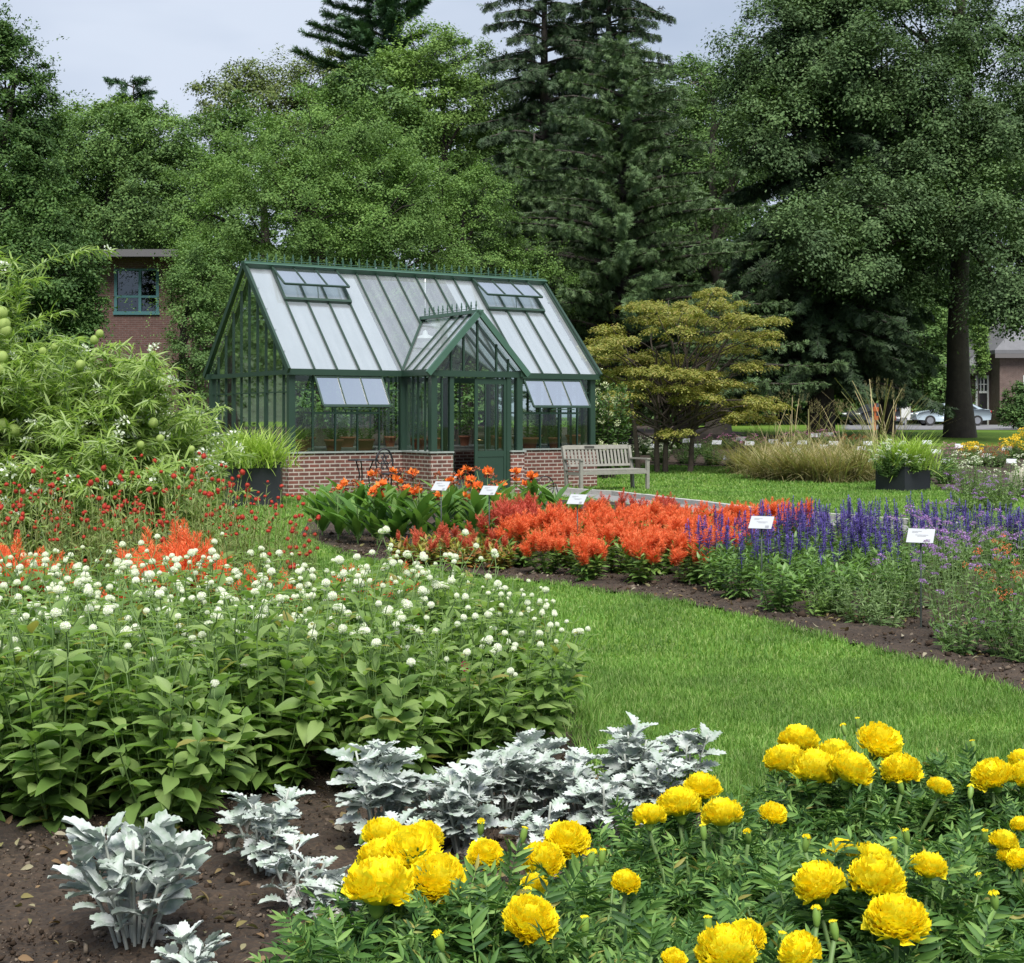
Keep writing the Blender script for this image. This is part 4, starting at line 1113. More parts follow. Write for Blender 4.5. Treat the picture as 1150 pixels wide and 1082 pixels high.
def marigold_head(seed, n=210):
    rng = np.random.default_rng(seed); b = Bag()
    V, T = ico(2); b.raw(V * [.7, .7, .48] + [0, 0, .05], None, T)
    i = np.arange(n); z = 1 - 1.45 * (i + .5) / n; ph = i * 2.39996
    rr = np.sqrt(np.maximum(0, 1 - z * z))
    v = np.stack([rr * np.cos(ph), rr * np.sin(ph), z], -1)
    pole = np.array([0, 0, -1.0])
    d = norm(v * (.75 + .3 * (z[:, None] > .6)) + np.stack([np.cos(ph), np.sin(ph), 0 * ph], -1) * .55 + rng.normal(0, .16, v.shape))
    nn = norm(v * .7 + np.array([0, 0, .5]) + rng.normal(0, .15, v.shape))
    base = v * np.array([.66, .66, .46]) * rng.uniform(.88, 1.05, (n, 1))
    for k in range(3):
        m = i % 3 == k
        b.add(petal_ruffle(seed + k), base[m], frames(d[m], nn[m]), .36 * rng.uniform(.85, 1.2, m.sum()))
    # green cup beneath
    ang = np.linspace(0, 2 * np.pi, 10, endpoint=False)
    V = []
    for r, h in ((.10, -.75), (.22, -.62), (.30, -.25), (.5, -.12)):
        V += [[r * math.cos(a), r * math.sin(a), h] for a in ang]
    b.raw(V, [[k * 10 + j, k * 10 + (j + 1) % 10, (k + 1) * 10 + (j + 1) % 10, (k + 1) * 10 + j] for k in range(3) for j in range(10)], None, 1)
    return b.mesh('flower_head', [yel, bud_g])
MH = [marigold_head(i * 7 + 1, n_) for i, n_ in enumerate((210, 260, 150, 230, 120, 190))]
def bud_mesh(op=.3):
    b = Bag(); ang = np.linspace(0, 2 * np.pi, 10, endpoint=False); V = []
    prof = [(.25, -1.0), (.55, -.7), (.72, 0), (.62, .7), (.5, .95)]
    for r, h in prof: V += [[r * math.cos(a), r * math.sin(a), h] for a in ang]
    b.raw(V, [[k * 10 + j, k * 10 + (j + 1) % 10, (k + 1) * 10 + (j + 1) % 10, (k + 1) * 10 + j] for k in range(4) for j in range(10)])
    rng = np.random.default_rng(3); n = 26; a = rng.uniform(0, 6.28, n); q = np.sqrt(rng.random(n)) * .5
    b.add(petal_ruffle(2), np.stack([q * np.cos(a), q * np.sin(a), np.full(n, .72)], -1), frames(np.stack([np.cos(a) * op, np.sin(a) * op, np.ones(n)], -1), rvec(rng, n)), .42 if op > .5 else .30, 1)
    return b.mesh('bud', [bud_g, yel])
BUD = [bud_mesh(.2), bud_mesh(.9)]
mar_proto = []
for v in range(5):
    r_ = np.random.default_rng(300 + v); lb, sb = Bag(), Bag()
    stems_and_leaves(r_, 44, .52, .31, 11, .115, PINNS[v], lb, sb, arch=.4, low=.15, tip_big=.75, up_angle=.6, jitter=.5, stem_r=.005, hvar=.15)
    stems_and_leaves(r_, 26, .42, .34, 7, .125, PINNS[(v + 2) % 5], lb, sb, arch=.5, low=.12, tip_big=.9, up_angle=.3, jitter=.5, stem_r=.005)
    mar_proto.append((lb.mesh('foliage', g_mar), sb.mesh('stem', stem_green)))
MAR = [  # root px, depth, head height, label, heads
    (478, 3.00, .57, 'marigold plant with the biggest bunch of yellow heads, lower left', [(425, 1000, 39), (490, 992, 34), (462, 962, 33), (428, 968, 26), (430, 943, 24), (476, 945, 22), (545, 962, 20)], [(408, 940), (540, 930), (471, 930)]),
    (622, 2.95, .57, 'marigold plant with one low round head and buds, lower middle', [(595, 1037, 31), (637, 947, 25), (610, 970, 24), (600, 995, 15), (703, 993, 16)], [(588, 938), (594, 1008), (676, 963), (664, 965), (657, 1040), (494, 1058)]),
    (790, 3.70, .53, 'marigold plant with five yellow heads beside the dusty miller', [(729, 919, 19), (763, 907, 25), (789, 888, 21), (811, 918, 23), (868, 916, 16)], [(790, 935), (840, 940), (762, 898)]),
    (945, 4.25, .50, 'marigold plant with a crowd of heads nearest the lawn', [(897, 836, 22), (883, 858, 24), (914, 868, 27), (938, 850, 20), (955, 868, 25), (987, 837, 26), (1012, 868, 22), (1055, 886, 14)], [(963, 812), (948, 820), (1012, 885), (905, 852), (978, 868)]),
    (985, 3.05, .57, 'marigold plant with the large low head, lower right', [(920, 996, 29), (984, 992, 31), (980, 970, 26), (945, 955, 14), (1007, 1037, 35), (1042, 977, 21)], [(1018, 940), (905, 948), (925, 963), (962, 976), (1004, 950)]),
    (1128, 4.15, .50, 'marigold plant with three heads at the right edge by the lawn', [(1115, 874, 23), (1147, 856, 15), (1152, 876, 20)], [(1093, 838), (1090, 890)]),
    (1142, 3.45, .52, 'marigold plant with small loose heads at the right edge', [(1127, 948, 16), (1147, 928, 12), (1146, 968, 15), (1130, 962, 10)], [(1106, 940), (1078, 982), (1100, 990)]),
    (835, 2.66, .57, 'marigold plant cut off by the bottom edge of the picture', [(815, 1072, 33), (838, 1056, 22), (757, 1080, 15), (900, 1072, 25)], [(795, 1040), (917, 1030), (937, 1045), (1117, 1012), (878, 1058)]),
]
fill_m = [(455, 2.55, 'leafy marigold without flowers at the lower left end'), (560, 2.42, 'leafy marigold without flowers below the low round head'), (705, 2.72, 'leafy marigold without flowers between two flowering ones at the bottom'),
          (700, 3.45, 'leafy marigold behind the low middle heads, next to dusty miller'), (880, 3.45, 'leafy marigold in the middle of the marigold bed'), (1050, 3.65, 'leafy marigold below the crowd of heads'),
          (1090, 2.75, 'leafy marigold without flowers near the lower right corner'), (980, 2.5, 'leafy marigold without flowers under the large low head'), (1190, 2.95, 'leafy marigold at the right edge, lowest one'),
          (1060, 4.3, 'leafy marigold at the lawn edge between two flowering ones'), (860, 4.05, 'small leafy marigold left of the crowd of heads'), (560, 3.3, 'small leafy marigold behind the biggest bunch'), (1290, 3.3, 'leafy marigold beyond the right edge, nearer one'), (1270, 4.1, 'leafy marigold beyond the right edge, further one'), (1390, 3.7, 'leafy marigold beyond the right edge, last one'), (1010, 3.4, 'leafy marigold behind the large low head')]
def cone_to(sb, a, c, r0=.006, r1=.005):
    m = (np.array(a) + np.array(c)) / 2 + np.array([.01, .01, 0]); tubes(sb, [[a, m, c]], [r0, (r0 + r1) / 2, r1], 5)
rngm = np.random.default_rng(404)
for k, (px, D, hz, lab, heads, buds) in enumerate(MAR):
    x = X(px, D); lmsh, smsh = mar_proto[k % 5]
    rt = plant_root('marigold', x, D, 0, lab, 'marigold', 'yellow marigolds in the front bed')
    s = (hz - .03) / .53
    link('foliage', lmsh, rt, (0, 0, 0), (0, 0, rngm.uniform(0, 6)), (s * 1.02, s * 1.02, s)); link('stem', smsh, rt, (0, 0, 0), (0, 0, 0), s)
    sb = Bag()
    for j, (a, c, r) in enumerate(heads):
        z = hz + rngm.uniform(-.02, .02); d_ = (HC - z) * F / (c - HY)
        R_ = 1.06 * r * d_ / F
        p = np.array([X(a, d_) - x, d_ - D, z])
        o = link('flower_head', MH[(j * 5 + k) % 6], rt, tuple(p), (rngm.uniform(.05, .45), rngm.uniform(-.25, .25), rngm.uniform(0, 6.28)), (R_ * .93, R_ * .93, R_ * rngm.uniform(.92, 1.05)))
        cone_to(sb, (p[0] * .5, p[1] * .5, .2), (p[0], p[1], z - R_ * .7))
    for j, (a, c) in enumerate(buds):
        z = hz + .0; d_ = (HC - z) * F / (c - HY); p = np.array([X(a, d_) - x, d_ - D, z])
        o = link('bud', BUD[j % 2], rt, tuple(p), (rngm.normal(0, .15), rngm.normal(0, .15), rngm.uniform(0, 6)), (.012, .012, .019))
        cone_to(sb, (p[0] * .6, p[1] * .6, .25), (p[0], p[1], z - .02), .004, .005)
    sb.build('flower_stem', stem_green, rt)
for k, (px, D, lab) in enumerate(fill_m):
    x = X(px, D); lmsh, smsh = mar_proto[(k + 2) % 5]; s = rngm.uniform(.78, .9)
    if 'small' in lab: s = .7
    rt = plant_root('marigold', x, D, rngm.uniform(0, 6), lab, 'marigold', 'yellow marigolds in the front bed', s)
    link('foliage', lmsh, rt); link('stem', smsh, rt)

# ------------------------------------------------------------------ dusty miller
def felt_mat():
    m, n, l, out = new_mat('felt_leaves')
    g = n.new('ShaderNodeNewGeometry'); tc = n.new('ShaderNodeTexCoord')
    r = ramp_node(n, [(0, (0.32, 0.365, 0.33)), (.5, (0.46, 0.49, 0.47)), (1, (0.59, 0.615, 0.605))]); l.new(g.outputs['Random Per Island'], r.inputs['Fac'])
    nz = n.new('ShaderNodeTexNoise'); nz.inputs['Scale'].default_value = 28; nz.inputs['Detail'].default_value = 3; l.new(tc.outputs['Object'], nz.inputs['Vector'])
    rr = ramp_node(n, [(.36, (.50, .66, .48)), (.60, (1, 1, 1))]); l.new(nz.outputs['Fac'], rr.inputs['Fac'])
    mx = n.new('ShaderNodeMixRGB'); mx.blend_type = 'MULTIPLY'; mx.inputs[0].default_value = .7
    l.new(r.outputs['Color'], mx.inputs[1]); l.new(rr.outputs['Color'], mx.inputs[2])
    b = n.new('ShaderNodeBsdfPrincipled'); b.inputs['Roughness'].default_value = .85; b.inputs['Specular IOR Level'].default_value = .15
    b.inputs['Sheen Weight'].default_value = .25
    l.new(mx.outputs['Color'], b.inputs['Base Color'])
    t = n.new('ShaderNodeBsdfTranslucent'); l.new(mx.outputs['Color'], t.inputs['Color'])
    ms = n.new('ShaderNodeMixShader'); ms.inputs[0].default_value = .12; l.new(b.outputs[0], ms.inputs[1]); l.new(t.outputs[0], ms.inputs[2])
    l.new(ms.outputs[0], out.inputs['Surface']); return m
felt = felt_mat()
withered = leaf_mat('withered_leaves', [(0.22, 0.20, 0.17), (0.36, 0.34, 0.31), (0.48, 0.47, 0.45)], .1, .8)
def dm_leaf(seed, lobed=True):
    """a felted leaf: a stalk, then a blade with blunt rounded lobes, cupped and waved"""
    rng = np.random.default_rng(seed); segs = 26; nx = 7
    t = np.linspace(0, 1, segs + 1)
    blade = np.clip((t - .26) / .74, 0, 1)
    w = (.34 if lobed else .27) * np.sin(np.pi * np.clip(blade, 0, 1) ** .62 * .93 + .02) ** .8
    ph = rng.uniform(0, 1)
    lob = np.abs(np.sin(np.pi * (blade * 5.0 + ph)))
    V = []
    for i in range(segs + 1):
        for j in range(nx):
            u = (j / (nx - 1) - .5) * 2
            sidephase = np.abs(np.sin(np.pi * (blade[i] * 5.0 + ph + (.35 if u > 0 else 0))))
            depth = (.60 if lobed else .16) * (1 - sidephase)
            ww = max(.02, w[i] * (1 - depth * abs(u) ** 1.5))
            push = .05 * (sidephase) * abs(u)           # lobes point forward
            z = .20 * ww * u * u * 1.5 - .34 * t[i] ** 2.2 + .035 * math.sin(7 * t[i] + 3 * u + seed) * (abs(u) + .2) + .02 * math.cos(u * 9) * (blade[i] > 0)
            V.append([u * ww, t[i] + push, z])
    Q = [[i * nx + j, i * nx + j + 1, (i + 1) * nx + j + 1, (i + 1) * nx + j] for i in range(segs) for j in range(nx - 1)]
    return np.array(V), np.array(Q), None
DML = [dm_leaf(i, True) for i in range(3)] + [dm_leaf(11, False)]
def dusty(px, D, h, sp, n_stem, n_leaf, leaf, label, seed, round_=False, dead=.0):
    rng = np.random.default_rng(seed); x = X(px, D)
    rt = plant_root('dusty_miller', x, D, 0, label, 'dusty miller', 'dusty miller along the front bed')
    lb, sb = Bag(), Bag(); db = Bag()
    for s in range(n_stem):
        a = s * 2.39996 + rng.uniform(-.4, .4); q = sp * math.sqrt((s + .4) / n_stem) * .62
        hh = h * rng.uniform(.50 if round_ else .62, .90) * (1.08 - .35 * (q / sp))
        top = np.array([q * math.cos(a), q * math.sin(a), hh])
        t = np.linspace(0, 1, 6)[:, None]
        path = np.array([top[0] * .25, top[1] * .25, 0]) * (1 - t) + top * t; path[:, 2] = hh * t[:, 0] ** .8
        tubes(sb, path, np.linspace(.006, .004, 6), 5)
        m = int(n_leaf * 2.3)
        tl = rng.uniform(.22, 1.0, m) ** .7
        pa = path[np.minimum((tl * 5).astype(int), 4)]
        an = np.arange(m) * 2.39996 + rng.uniform(0, 6)
        out = norm(top * [1, 1, 0] + 1e-3)
        d = norm(np.stack([np.cos(an), np.sin(an), (.55 if round_ else .25) + 1.1 * tl ** 2], -1) + out * .45 + rng.normal(0, .12, (m, 3)))
        nn = norm(np.array([0, 0, 1.]) - np.stack([np.cos(an), np.sin(an), 0 * an], -1) * .4 + rng.normal(0, .25, (m, 3)))
        S = leaf * .70 * rng.uniform(.6, 1.2, m)
        ki = rng.integers(0, 3, m) if not round_ else np.full(m, 3)
        isd = (rng.random(m) < dead) | (tl < .40) & (rng.random(m) < .5)
        for k in range(4):
            mm = (ki == k) & ~isd; lb.add(DML[k], pa[mm], frames(d[mm], nn[mm]), S[mm])
        mm = isd; d2 = norm(d * [1, 1, 0] + np.array([0, 0, -.8])); db.add(DML[0], pa[mm] * [1, 1, .9], frames(d2[mm], nn[mm]), S[mm] * .65)
    lb.build('foliage', felt, rt); sb.build('stem', flat_mat('felt_stem', (0.36, 0.38, 0.34), .8), rt)
    if db.n: db.build('withered_leaf', withered, rt)
    return rt
dusty(152, 4.1, .43, .31, 15, 4, .175, 'large rounded dusty miller clump alone on the soil, lower left', 1, True)
dusty(298, 4.75, .36, .20, 7, 6, .14, 'ragged dusty miller between the lower left clump and the tall one', 2, dead=.15)
dusty(338, 4.4, .27, .17, 6, 6, .12, 'small withering dusty miller beside the marigold bunch', 3, dead=.4)
dusty(428, 5.05, .46, .20, 8, 7, .16, 'tallest dusty miller with feathery upright leaves', 4)
dusty(490, 5.15, .30, .16, 6, 7, .12, 'short dusty miller just right of the tallest one', 5, dead=.15)
dusty(565, 5.35, .37, .23, 9, 8, .135, 'broad white dusty miller in the middle of the row', 6)
dusty(648, 5.35, .32, .20, 8, 7, .125, 'dusty miller with a dark leaf heart behind the yellow buds', 7, dead=.12)
dusty(708, 5.6, .40, .19, 8, 7, .13, 'upright dusty miller with its back to the lawn, second from the right end', 8)
dusty(770, 5.75, .37, .17, 7, 7, .12, 'rightmost dusty miller of the row at the lawn edge', 9)
dusty(385, 4.15, .26, .14, 6, 6, .11, 'dusty miller half hidden by the left side of the marigold bunch', 10, dead=.3)
dusty(218, 3.85, .17, .12, 5, 6, .10, 'low dusty miller at the bottom edge in front of the large clump', 11, True)
dusty(520, 5.0, .34, .2, 8, 7, .13, 'full dusty miller filling the gap left of the middle of the row', 13)
dusty(605, 5.5, .36, .2, 8, 7, .13, 'tall dusty miller standing behind the middle of the row', 14)
dusty(680, 5.15, .28, .18, 7, 7, .12, 'dusty miller touching the marigold leaves near the right end', 15)
dusty(735, 5.4, .32, .18, 7, 7, .12, 'dusty miller in front of the rightmost pair by the lawn', 16)
dusty(450, 4.75, .26, .16, 6, 6, .12, 'low dusty miller in front of the tallest one', 17, dead=.15)
dusty(610, 4.9, .25, .15, 5, 6, .11, 'low dusty miller at the foot of the row, behind the marigold buds', 12, dead=.2)

# ------------------------------------------------------------------ plumed celosia
g_cel = leaf_mat('leaves_celosia', [(0.07, 0.15, 0.03), (0.11, 0.20, 0.04), (0.17, 0.24, 0.05)], .22, .5)
orange = leaf_mat('plume_orange', [(0.70, 0.11, 0.04), (0.86, 0.20, 0.075), (0.93, 0.34, 0.16)], .3, .7, .1, 1.0)
salmon = leaf_mat('plume_salmon', [(0.52, 0.08, 0.06), (0.64, 0.13, 0.09), (0.70, 0.20, 0.13)], .25, .7, .1, 1.0)
redp = leaf_mat('plume_red', [(0.50, 0.09, 0.06), (0.66, 0.14, 0.09), (0.74, 0.24, 0.13)], .2, .7, .1, 1.0)
def plume(seed, mat, n_side=9, dense=1.0, sharp=1.25, fine=1.0):
    """a feathery plume, a unit high: a tall middle spire with smaller ones round it"""
    rng = np.random.default_rng(seed); b = Bag(); st = strip_tpl(.15, 2, -.15, .9)
    sp = [(0, 0, 0, .0, 0, 1.0)] + [(0, 0, rng.uniform(0, .25), rng.uniform(.25, .6), rng.uniform(0, 6.28), rng.uniform(.45, .8)) for _ in range(n_side)]
    for (x, y, z, tilt, az, L) in sp:
        ax = np.array([math.sin(tilt) * math.cos(az), math.sin(tilt) * math.sin(az), math.cos(tilt)])
        n = int(170 * L * dense); t = rng.random(n) ** .9
        r = .17 * L * (1 - t) ** .6 * (t + .25) ** .3 * sharp
        v = rvec(rng, n); v = norm(v - ax * (v @ ax)[:, None])
        p = np.array([x, y, z]) + ax * (t * L)[:, None] + v * (r * .55)[:, None]
        d = norm(v * (1.1 - t * .7)[:, None] + ax * 1.0 + rng.normal(0, .2, (n, 3)))
        b.add(st, p, frames(d, v + rng.normal(0, .3, v.shape)), fine * (.10 + .12 * (1 - t)) * rng.uniform(.7, 1.3, n))
    return b.mesh('plume', mat)
PLO = [plume(i, orange) for i in range(4)]; PLF = [plume(60 + i, orange, 12, 2.0, 1.5, .55) for i in range(3)]; PLS = [plume(10 + i, salmon, 5, sharp=.8) for i in range(2)]; PLR = [plume(20 + i, redp, 3, sharp=.9) for i in range(2)]
LEAF_L = leaf_tpl(.32, 4, .25, .2, .85)
cel_proto = []
for v in range(4):
    r_ = np.random.default_rng(500 + v); lb, sb = Bag(), Bag()
    tips = stems_and_leaves(r_, 13, .36, .24, 7, .12, LEAF_L, lb, sb, arch=.45, low=.12, tip_big=.7, up_angle=.45, jitter=.6, whorl=3)
    cel_proto.append((lb.mesh('foliage', g_cel), sb.mesh('stem', stem_green), tips))
rngc = np.random.default_rng(606)
def celosia(x, y, lab, group, plumes, s=1.0, k=0, size=(.16, .26), n_max=9, fol=None, name='celosia'):
    lmsh, smsh, tips = cel_proto[k % 4]
    rt = plant_root(name, x, y, rngc.uniform(0, 6.28), lab, 'celosia', group, s)
    link('foliage', fol or lmsh, rt); link('stem', smsh, rt)
    idx = rngc.permutation(len(tips))[:n_max]
    for j in idx:
        p, d = tips[j]; h = rngc.uniform(*size)
        w = h * rngc.uniform(.85, 1.15)
        link('plume', plumes[rngc.integers(len(plumes))], rt, tuple(p - np.array([0, 0, .05])), (d[1] * -.6 + rngc.normal(0, .12), d[0] * .6 + rngc.normal(0, .12), rngc.uniform(0, 6.28)), (w, w, h))
    return rt
crow = [(13.1, 655, 775), (13.8, 612, 792), (14.6, 585, 812), (15.5, 585, 845), (16.5, 600, 885), (17.4, 640, 900)]
for ri, (D, a, c) in enumerate(crow):
    x0, x1 = X(a, D), X(c, D); n_ = int(round((x1 - x0) / .40)) + 1
    for i in range(n_):
        celosia(x0 + (x1 - x0) * i / (n_ - 1) + rngc.uniform(-.05, .05), D + rngc.uniform(-.12, .12),
                'orange plumed celosia in the middle bed, %s, %s' % (['front row', 'second row', 'third row', 'fourth row', 'fifth row', 'back row'][ri], ordn(i, n_)),
                'orange celosia in the middle bed', PLO, rngc.uniform(.85, 1.1), ri + i, (.17, .27), 9)
for i, (px, D) in enumerate([(560, 15.6), (580, 16.0), (600, 16.3)]):
    celosia(X(px, D), D, 'salmon red celosia with blunt plumes left of the orange ones, %s' % ordn(i, 3), 'salmon celosia beside the canna lilies', PLS, 1.1, i, (.22, .32), 7)
for i, (px, D) in enumerate([(690, 18.2), (725, 18.4), (760, 18.0)]):
    celosia(X(px, D), D, 'darker red celosia standing behind the orange rows, %s' % ordn(i, 3), 'red celosia at the path', PLS, 1.1, i, (.18, .28), 6)
g_cely = leaf_mat('leaves_celosia_yellow', [(0.18, 0.24, 0.035), (0.30, 0.30, 0.05), (0.35, 0.12, 0.05), (0.16, 0.22, 0.05)], .25, .5)
r_ = np.random.default_rng(55); lb, sb = Bag(), Bag(); stems_and_leaves(r_, 16, .26, .24, 6, .12, LEAF_L, lb, sb, arch=.5, low=.15, tip_big=.8, up_angle=.45, jitter=.6, whorl=3); low_fol = lb.mesh('foliage', g_cely)
lowc = [(452, 14.9), (476, 14.5), (500, 14.9), (524, 14.4), (546, 14.8), (490, 15.5), (530, 15.6), (560, 14.2)]
lowc.sort()
for i, (px, D) in enumerate(lowc):
    celosia(X(px, D), D, 'low yellow leaved celosia with short red plumes, %s' % ordn(i, len(lowc)), 'low red and yellow celosia', PLR, .85, i, (.12, .2), 4, low_fol)
for i, (px, D, s) in enumerate([(-12, 8.9, 1.2), (22, 8.8, 1.18), (70, 8.9, .92), (205, 9.0, 1.38), (180, 8.8, 1.0), (238, 8.85, .98), (128, 8.9, .9), (420, 9.0, 1.0), (300, 8.9, .92)]):
    celosia(X(px, D), D, ['orange celosia at the left edge behind the white globes', 'orange celosia by the left edge between red and white globes', 'short orange celosia near the left edge', 'tallest orange celosia rising above the white globes',
                          'orange celosia left of the tallest one', 'orange celosia right of the tallest one', 'low orange celosia half hidden by white globes', 'orange celosia glowing behind the white globes near the lawn', 'low orange celosia between white globes right of the tallest one'][i],
            'orange celosia behind the white globe amaranth', PLF, s * 1.1, i, (.20, .33), 9)

# ------------------------------------------------------------------ blue salvia
g_sal = leaf_mat('leaves_salvia', [(0.085, 0.17, 0.04), (0.13, 0.24, 0.055), (0.18, 0.30, 0.08)], .3, .45, .4)
blue = leaf_mat('florets_blue', [(0.045, 0.03, 0.16), (0.09, 0.065, 0.27), (0.16, 0.12, 0.38), (0.30, 0.25, 0.48)], .15, .7, .1)
def spike(seed, n=80):
    rng = np.random.default_rng(seed); b = Bag(); t = np.sort(rng.random(n)); t = np.round(t * 13) / 13 * .92 + rng.normal(0, .012, n)
    a = rng.uniform(0, 6.28, n); v = np.stack([np.cos(a), np.sin(a), 0 * a], -1)
    p = v * .035 * (1.1 - t)[:, None] + np.stack([0 * t, 0 * t, t], -1)
    b.add(leaf_tpl(.5, 2, .3, .1), p, frames(norm(v + [0, 0, .7]), v * .3 + np.array([0, 0, 1.])), .095 * (1.2 - t * .7))
    tubes(b, [[[0, 0, -.25], [0, 0, 0], [0, 0, 1]]], [.014, .014, .008], 4)
    return b.mesh('flower_spike', blue)
SPK = [spike(i) for i in range(4)]
LEAF_S = leaf_tpl(.26, 4, .2, .25, .85)
sal_proto = []
for v in range(4):
    r_ = np.random.default_rng(700 + v); lb, sb = Bag(), Bag()
    tips = stems_and_leaves(r_, 17, .40, .25, 8, .10, LEAF_S, lb, sb, arch=.35, low=.12, tip_big=.75, up_angle=.35, jitter=.3, whorl=3)
    sal_proto.append((lb.mesh('foliage', g_sal), sb.mesh('stem', stem_green), tips))
rngs = np.random.default_rng(808)
srow = [(11.2, 872, 985), (11.9, 838, 1000), (12.6, 800, 1015), (13.3, 800, 1060), (14.1, 825, 1120), (15.0, 865, 1160), (15.8, 905, 1165)]
for ri, (D, a, c) in enumerate(srow):
    x0, x1 = X(a, D), X(c, D); n_ = int(round((x1 - x0) / .40)) + 1
    for i in range(n_):
        k = (ri + i) % 4; lmsh, smsh, tips = sal_proto[k]
        rt = plant_root('salvia', x0 + (x1 - x0) * i / (n_ - 1) + rngs.uniform(-.05, .05), D + rngs.uniform(-.1, .1), rngs.uniform(0, 6.28),
                        'blue salvia with upright flower spikes, %s, %s' % (['front row', 'second row', 'third row', 'fourth row', 'fifth row', 'sixth row', 'back row'][ri], ordn(i, n_)), 'salvia', 'blue salvia in the middle bed', rngs.uniform(.9, 1.08))
        link('foliage', lmsh, rt); link('stem', smsh, rt)
        nsp = [0, 3, 7, 9, 10, 10, 10][ri]
        for j in rngs.permutation(len(tips))[:nsp]:
            p, d = tips[j]; h = rngs.uniform(.16, .27)
            link('flower_spike', SPK[rngs.integers(4)], rt, tuple(p + np.array([0, 0, .03])), (rngs.normal(0, .09), rngs.normal(0, .09), rngs.uniform(0, 6.28)), (.36, .36, h))

# ------------------------------------------------------------------ verbena and its neighbours at the right
lilac = leaf_mat('florets_lilac', [(0.24, 0.12, 0.36), (0.36, 0.20, 0.46), (0.42, 0.30, 0.52)], .2, .7, .1)
g_gray = leaf_mat('leaves_grey_green', [(0.10, 0.17, 0.06), (0.15, 0.23, 0.08), (0.21, 0.29, 0.12)], .3, .55)
def cluster(seed, mat, n=60, flat=.5, name='flower_head', tpl=None, s=.3):
    rng = np.random.default_rng(seed); b = Bag(); v = rvec(rng, n); v[:, 2] = np.abs(v[:, 2])
    b.add(tpl or leaf_tpl(.7, 2, .3, .1), v * [1, 1, flat] * rng.uniform(.5, .9, (n, 1)), frames(norm(v + rng.normal(0, .4, v.shape)), v), s * rng.uniform(.7, 1.3, n))
    return b.mesh(name, mat)
LIL = [cluster(i, lilac) for i in range(3)]
rngv = np.random.default_rng(909)
def airy(x, y, lab, cat, name, heads, hs, h=.75, n_stem=12, sp=.25, leaf=.06, mat=None, group=None, seed=0, nodes=8, tpl=LEAF_S, hname='flower_head', keep=.8, whorl=2, s_head=1):
    r_ = np.random.default_rng(seed); lb, sb = Bag(), Bag()
    tips = stems_and_leaves(r_, n_stem, h, sp, nodes, leaf, tpl, lb, sb, arch=.2, low=.05, tip_big=.45, up_angle=.6, jitter=.6, whorl=whorl, stem_r=.003, hvar=.4)
    rt = plant_root(name, x, y, 0, lab, cat, group); lb.build('foliage', mat or g_gray, rt); sb.build('stem', stem_green, rt)
    if heads:
        for p, d in tips:
            if r_.random() < keep:
                s = r_.uniform(*hs); link(hname, heads[r_.integers(len(heads))], rt, tuple(p + np.array([0, 0, .01])), (r_.normal(0, .3), r_.normal(0, .3), r_.uniform(0, 6)), s)
    return rt
ver = [(1020, 10.9), (1045, 11.4), (1062, 10.3), (1075, 11.9), (1090, 10.9), (1105, 12.5), (1125, 11.4), (1142, 12.4), (1160, 11.0), (1075, 9.7), (1060, 12.8), (1195, 12.0), (1215, 10.6), (1240, 11.6), (1190, 13.4)]
ver.sort()
for i, (px, D) in enumerate(ver):
    airy(X(px, D), D, 'airy lilac verbena on thin stems, %s' % ordn(i, len(ver)), 'verbena', 'verbena', LIL, (.024, .042), rngv.uniform(.6, .82), 14, .27, .07, g_gray, 'lilac verbena at the right of the bed', 900 + i)
for i, (px, D, h) in enumerate([(965, 10.7, .36), (995, 10.35, .33), (1010, 10.9, .5), (940, 11.0, .3)]):
    airy(X(px, D), D, ['fine grey green leafy plant left of the taller plant sign', 'fine grey green plant at the foot of the plant sign stake', 'taller fine leaved plant just behind the sign stake', 'small fine leaved plant at the salvia front edge'][i], 'leafy plant', 'leafy_plant', None, (0, 0), h, 24, .26, .065, g_gray, None, 930 + i, 10)
OR2 = [cluster(40 + i, leaf_mat('florets_orange', [(0.6, 0.10, 0.05), (0.75, 0.2, 0.08)], .2), 40, 1.6) for i in range(2)]
for i, (px, D) in enumerate([(1112, 9.9), (1138, 10.0), (1158, 9.6)]):
    airy(X(px, D), D, 'leafy plant with small orange flowers, %s of three at the right edge' % ordn(i, 3), 'flower plant', 'snapdragon', OR2, (.02, .035), .58, 15, .25, .09, g_sal, 'orange flowered plants at the right edge', 940 + i, 8, LEAF_L)
for i, (px, D) in enumerate([(1130, 9.15), (1152, 8.9), (1078, 9.25)]):
    airy(X(px, D), D, ['leafy green plant at the right edge by the soil', 'rightmost low leafy green plant by the soil', 'small sprawling plant on the open soil right of the sign'][i], 'leafy plant', 'leafy_plant', LIL, (.012, .02), [.42, .4, .3][i], 18, .24, .08, g_mid, None, 950 + i, 8, LEAF_L, keep=.15)
airy(X(915, 10.95), 10.95, 'little bright green seedling at the front of the salvia', 'leafy plant', 'leafy_plant', None, (0, 0), .2, 12, .13, .08, g_light, None, 960, 6, LEAF_L)

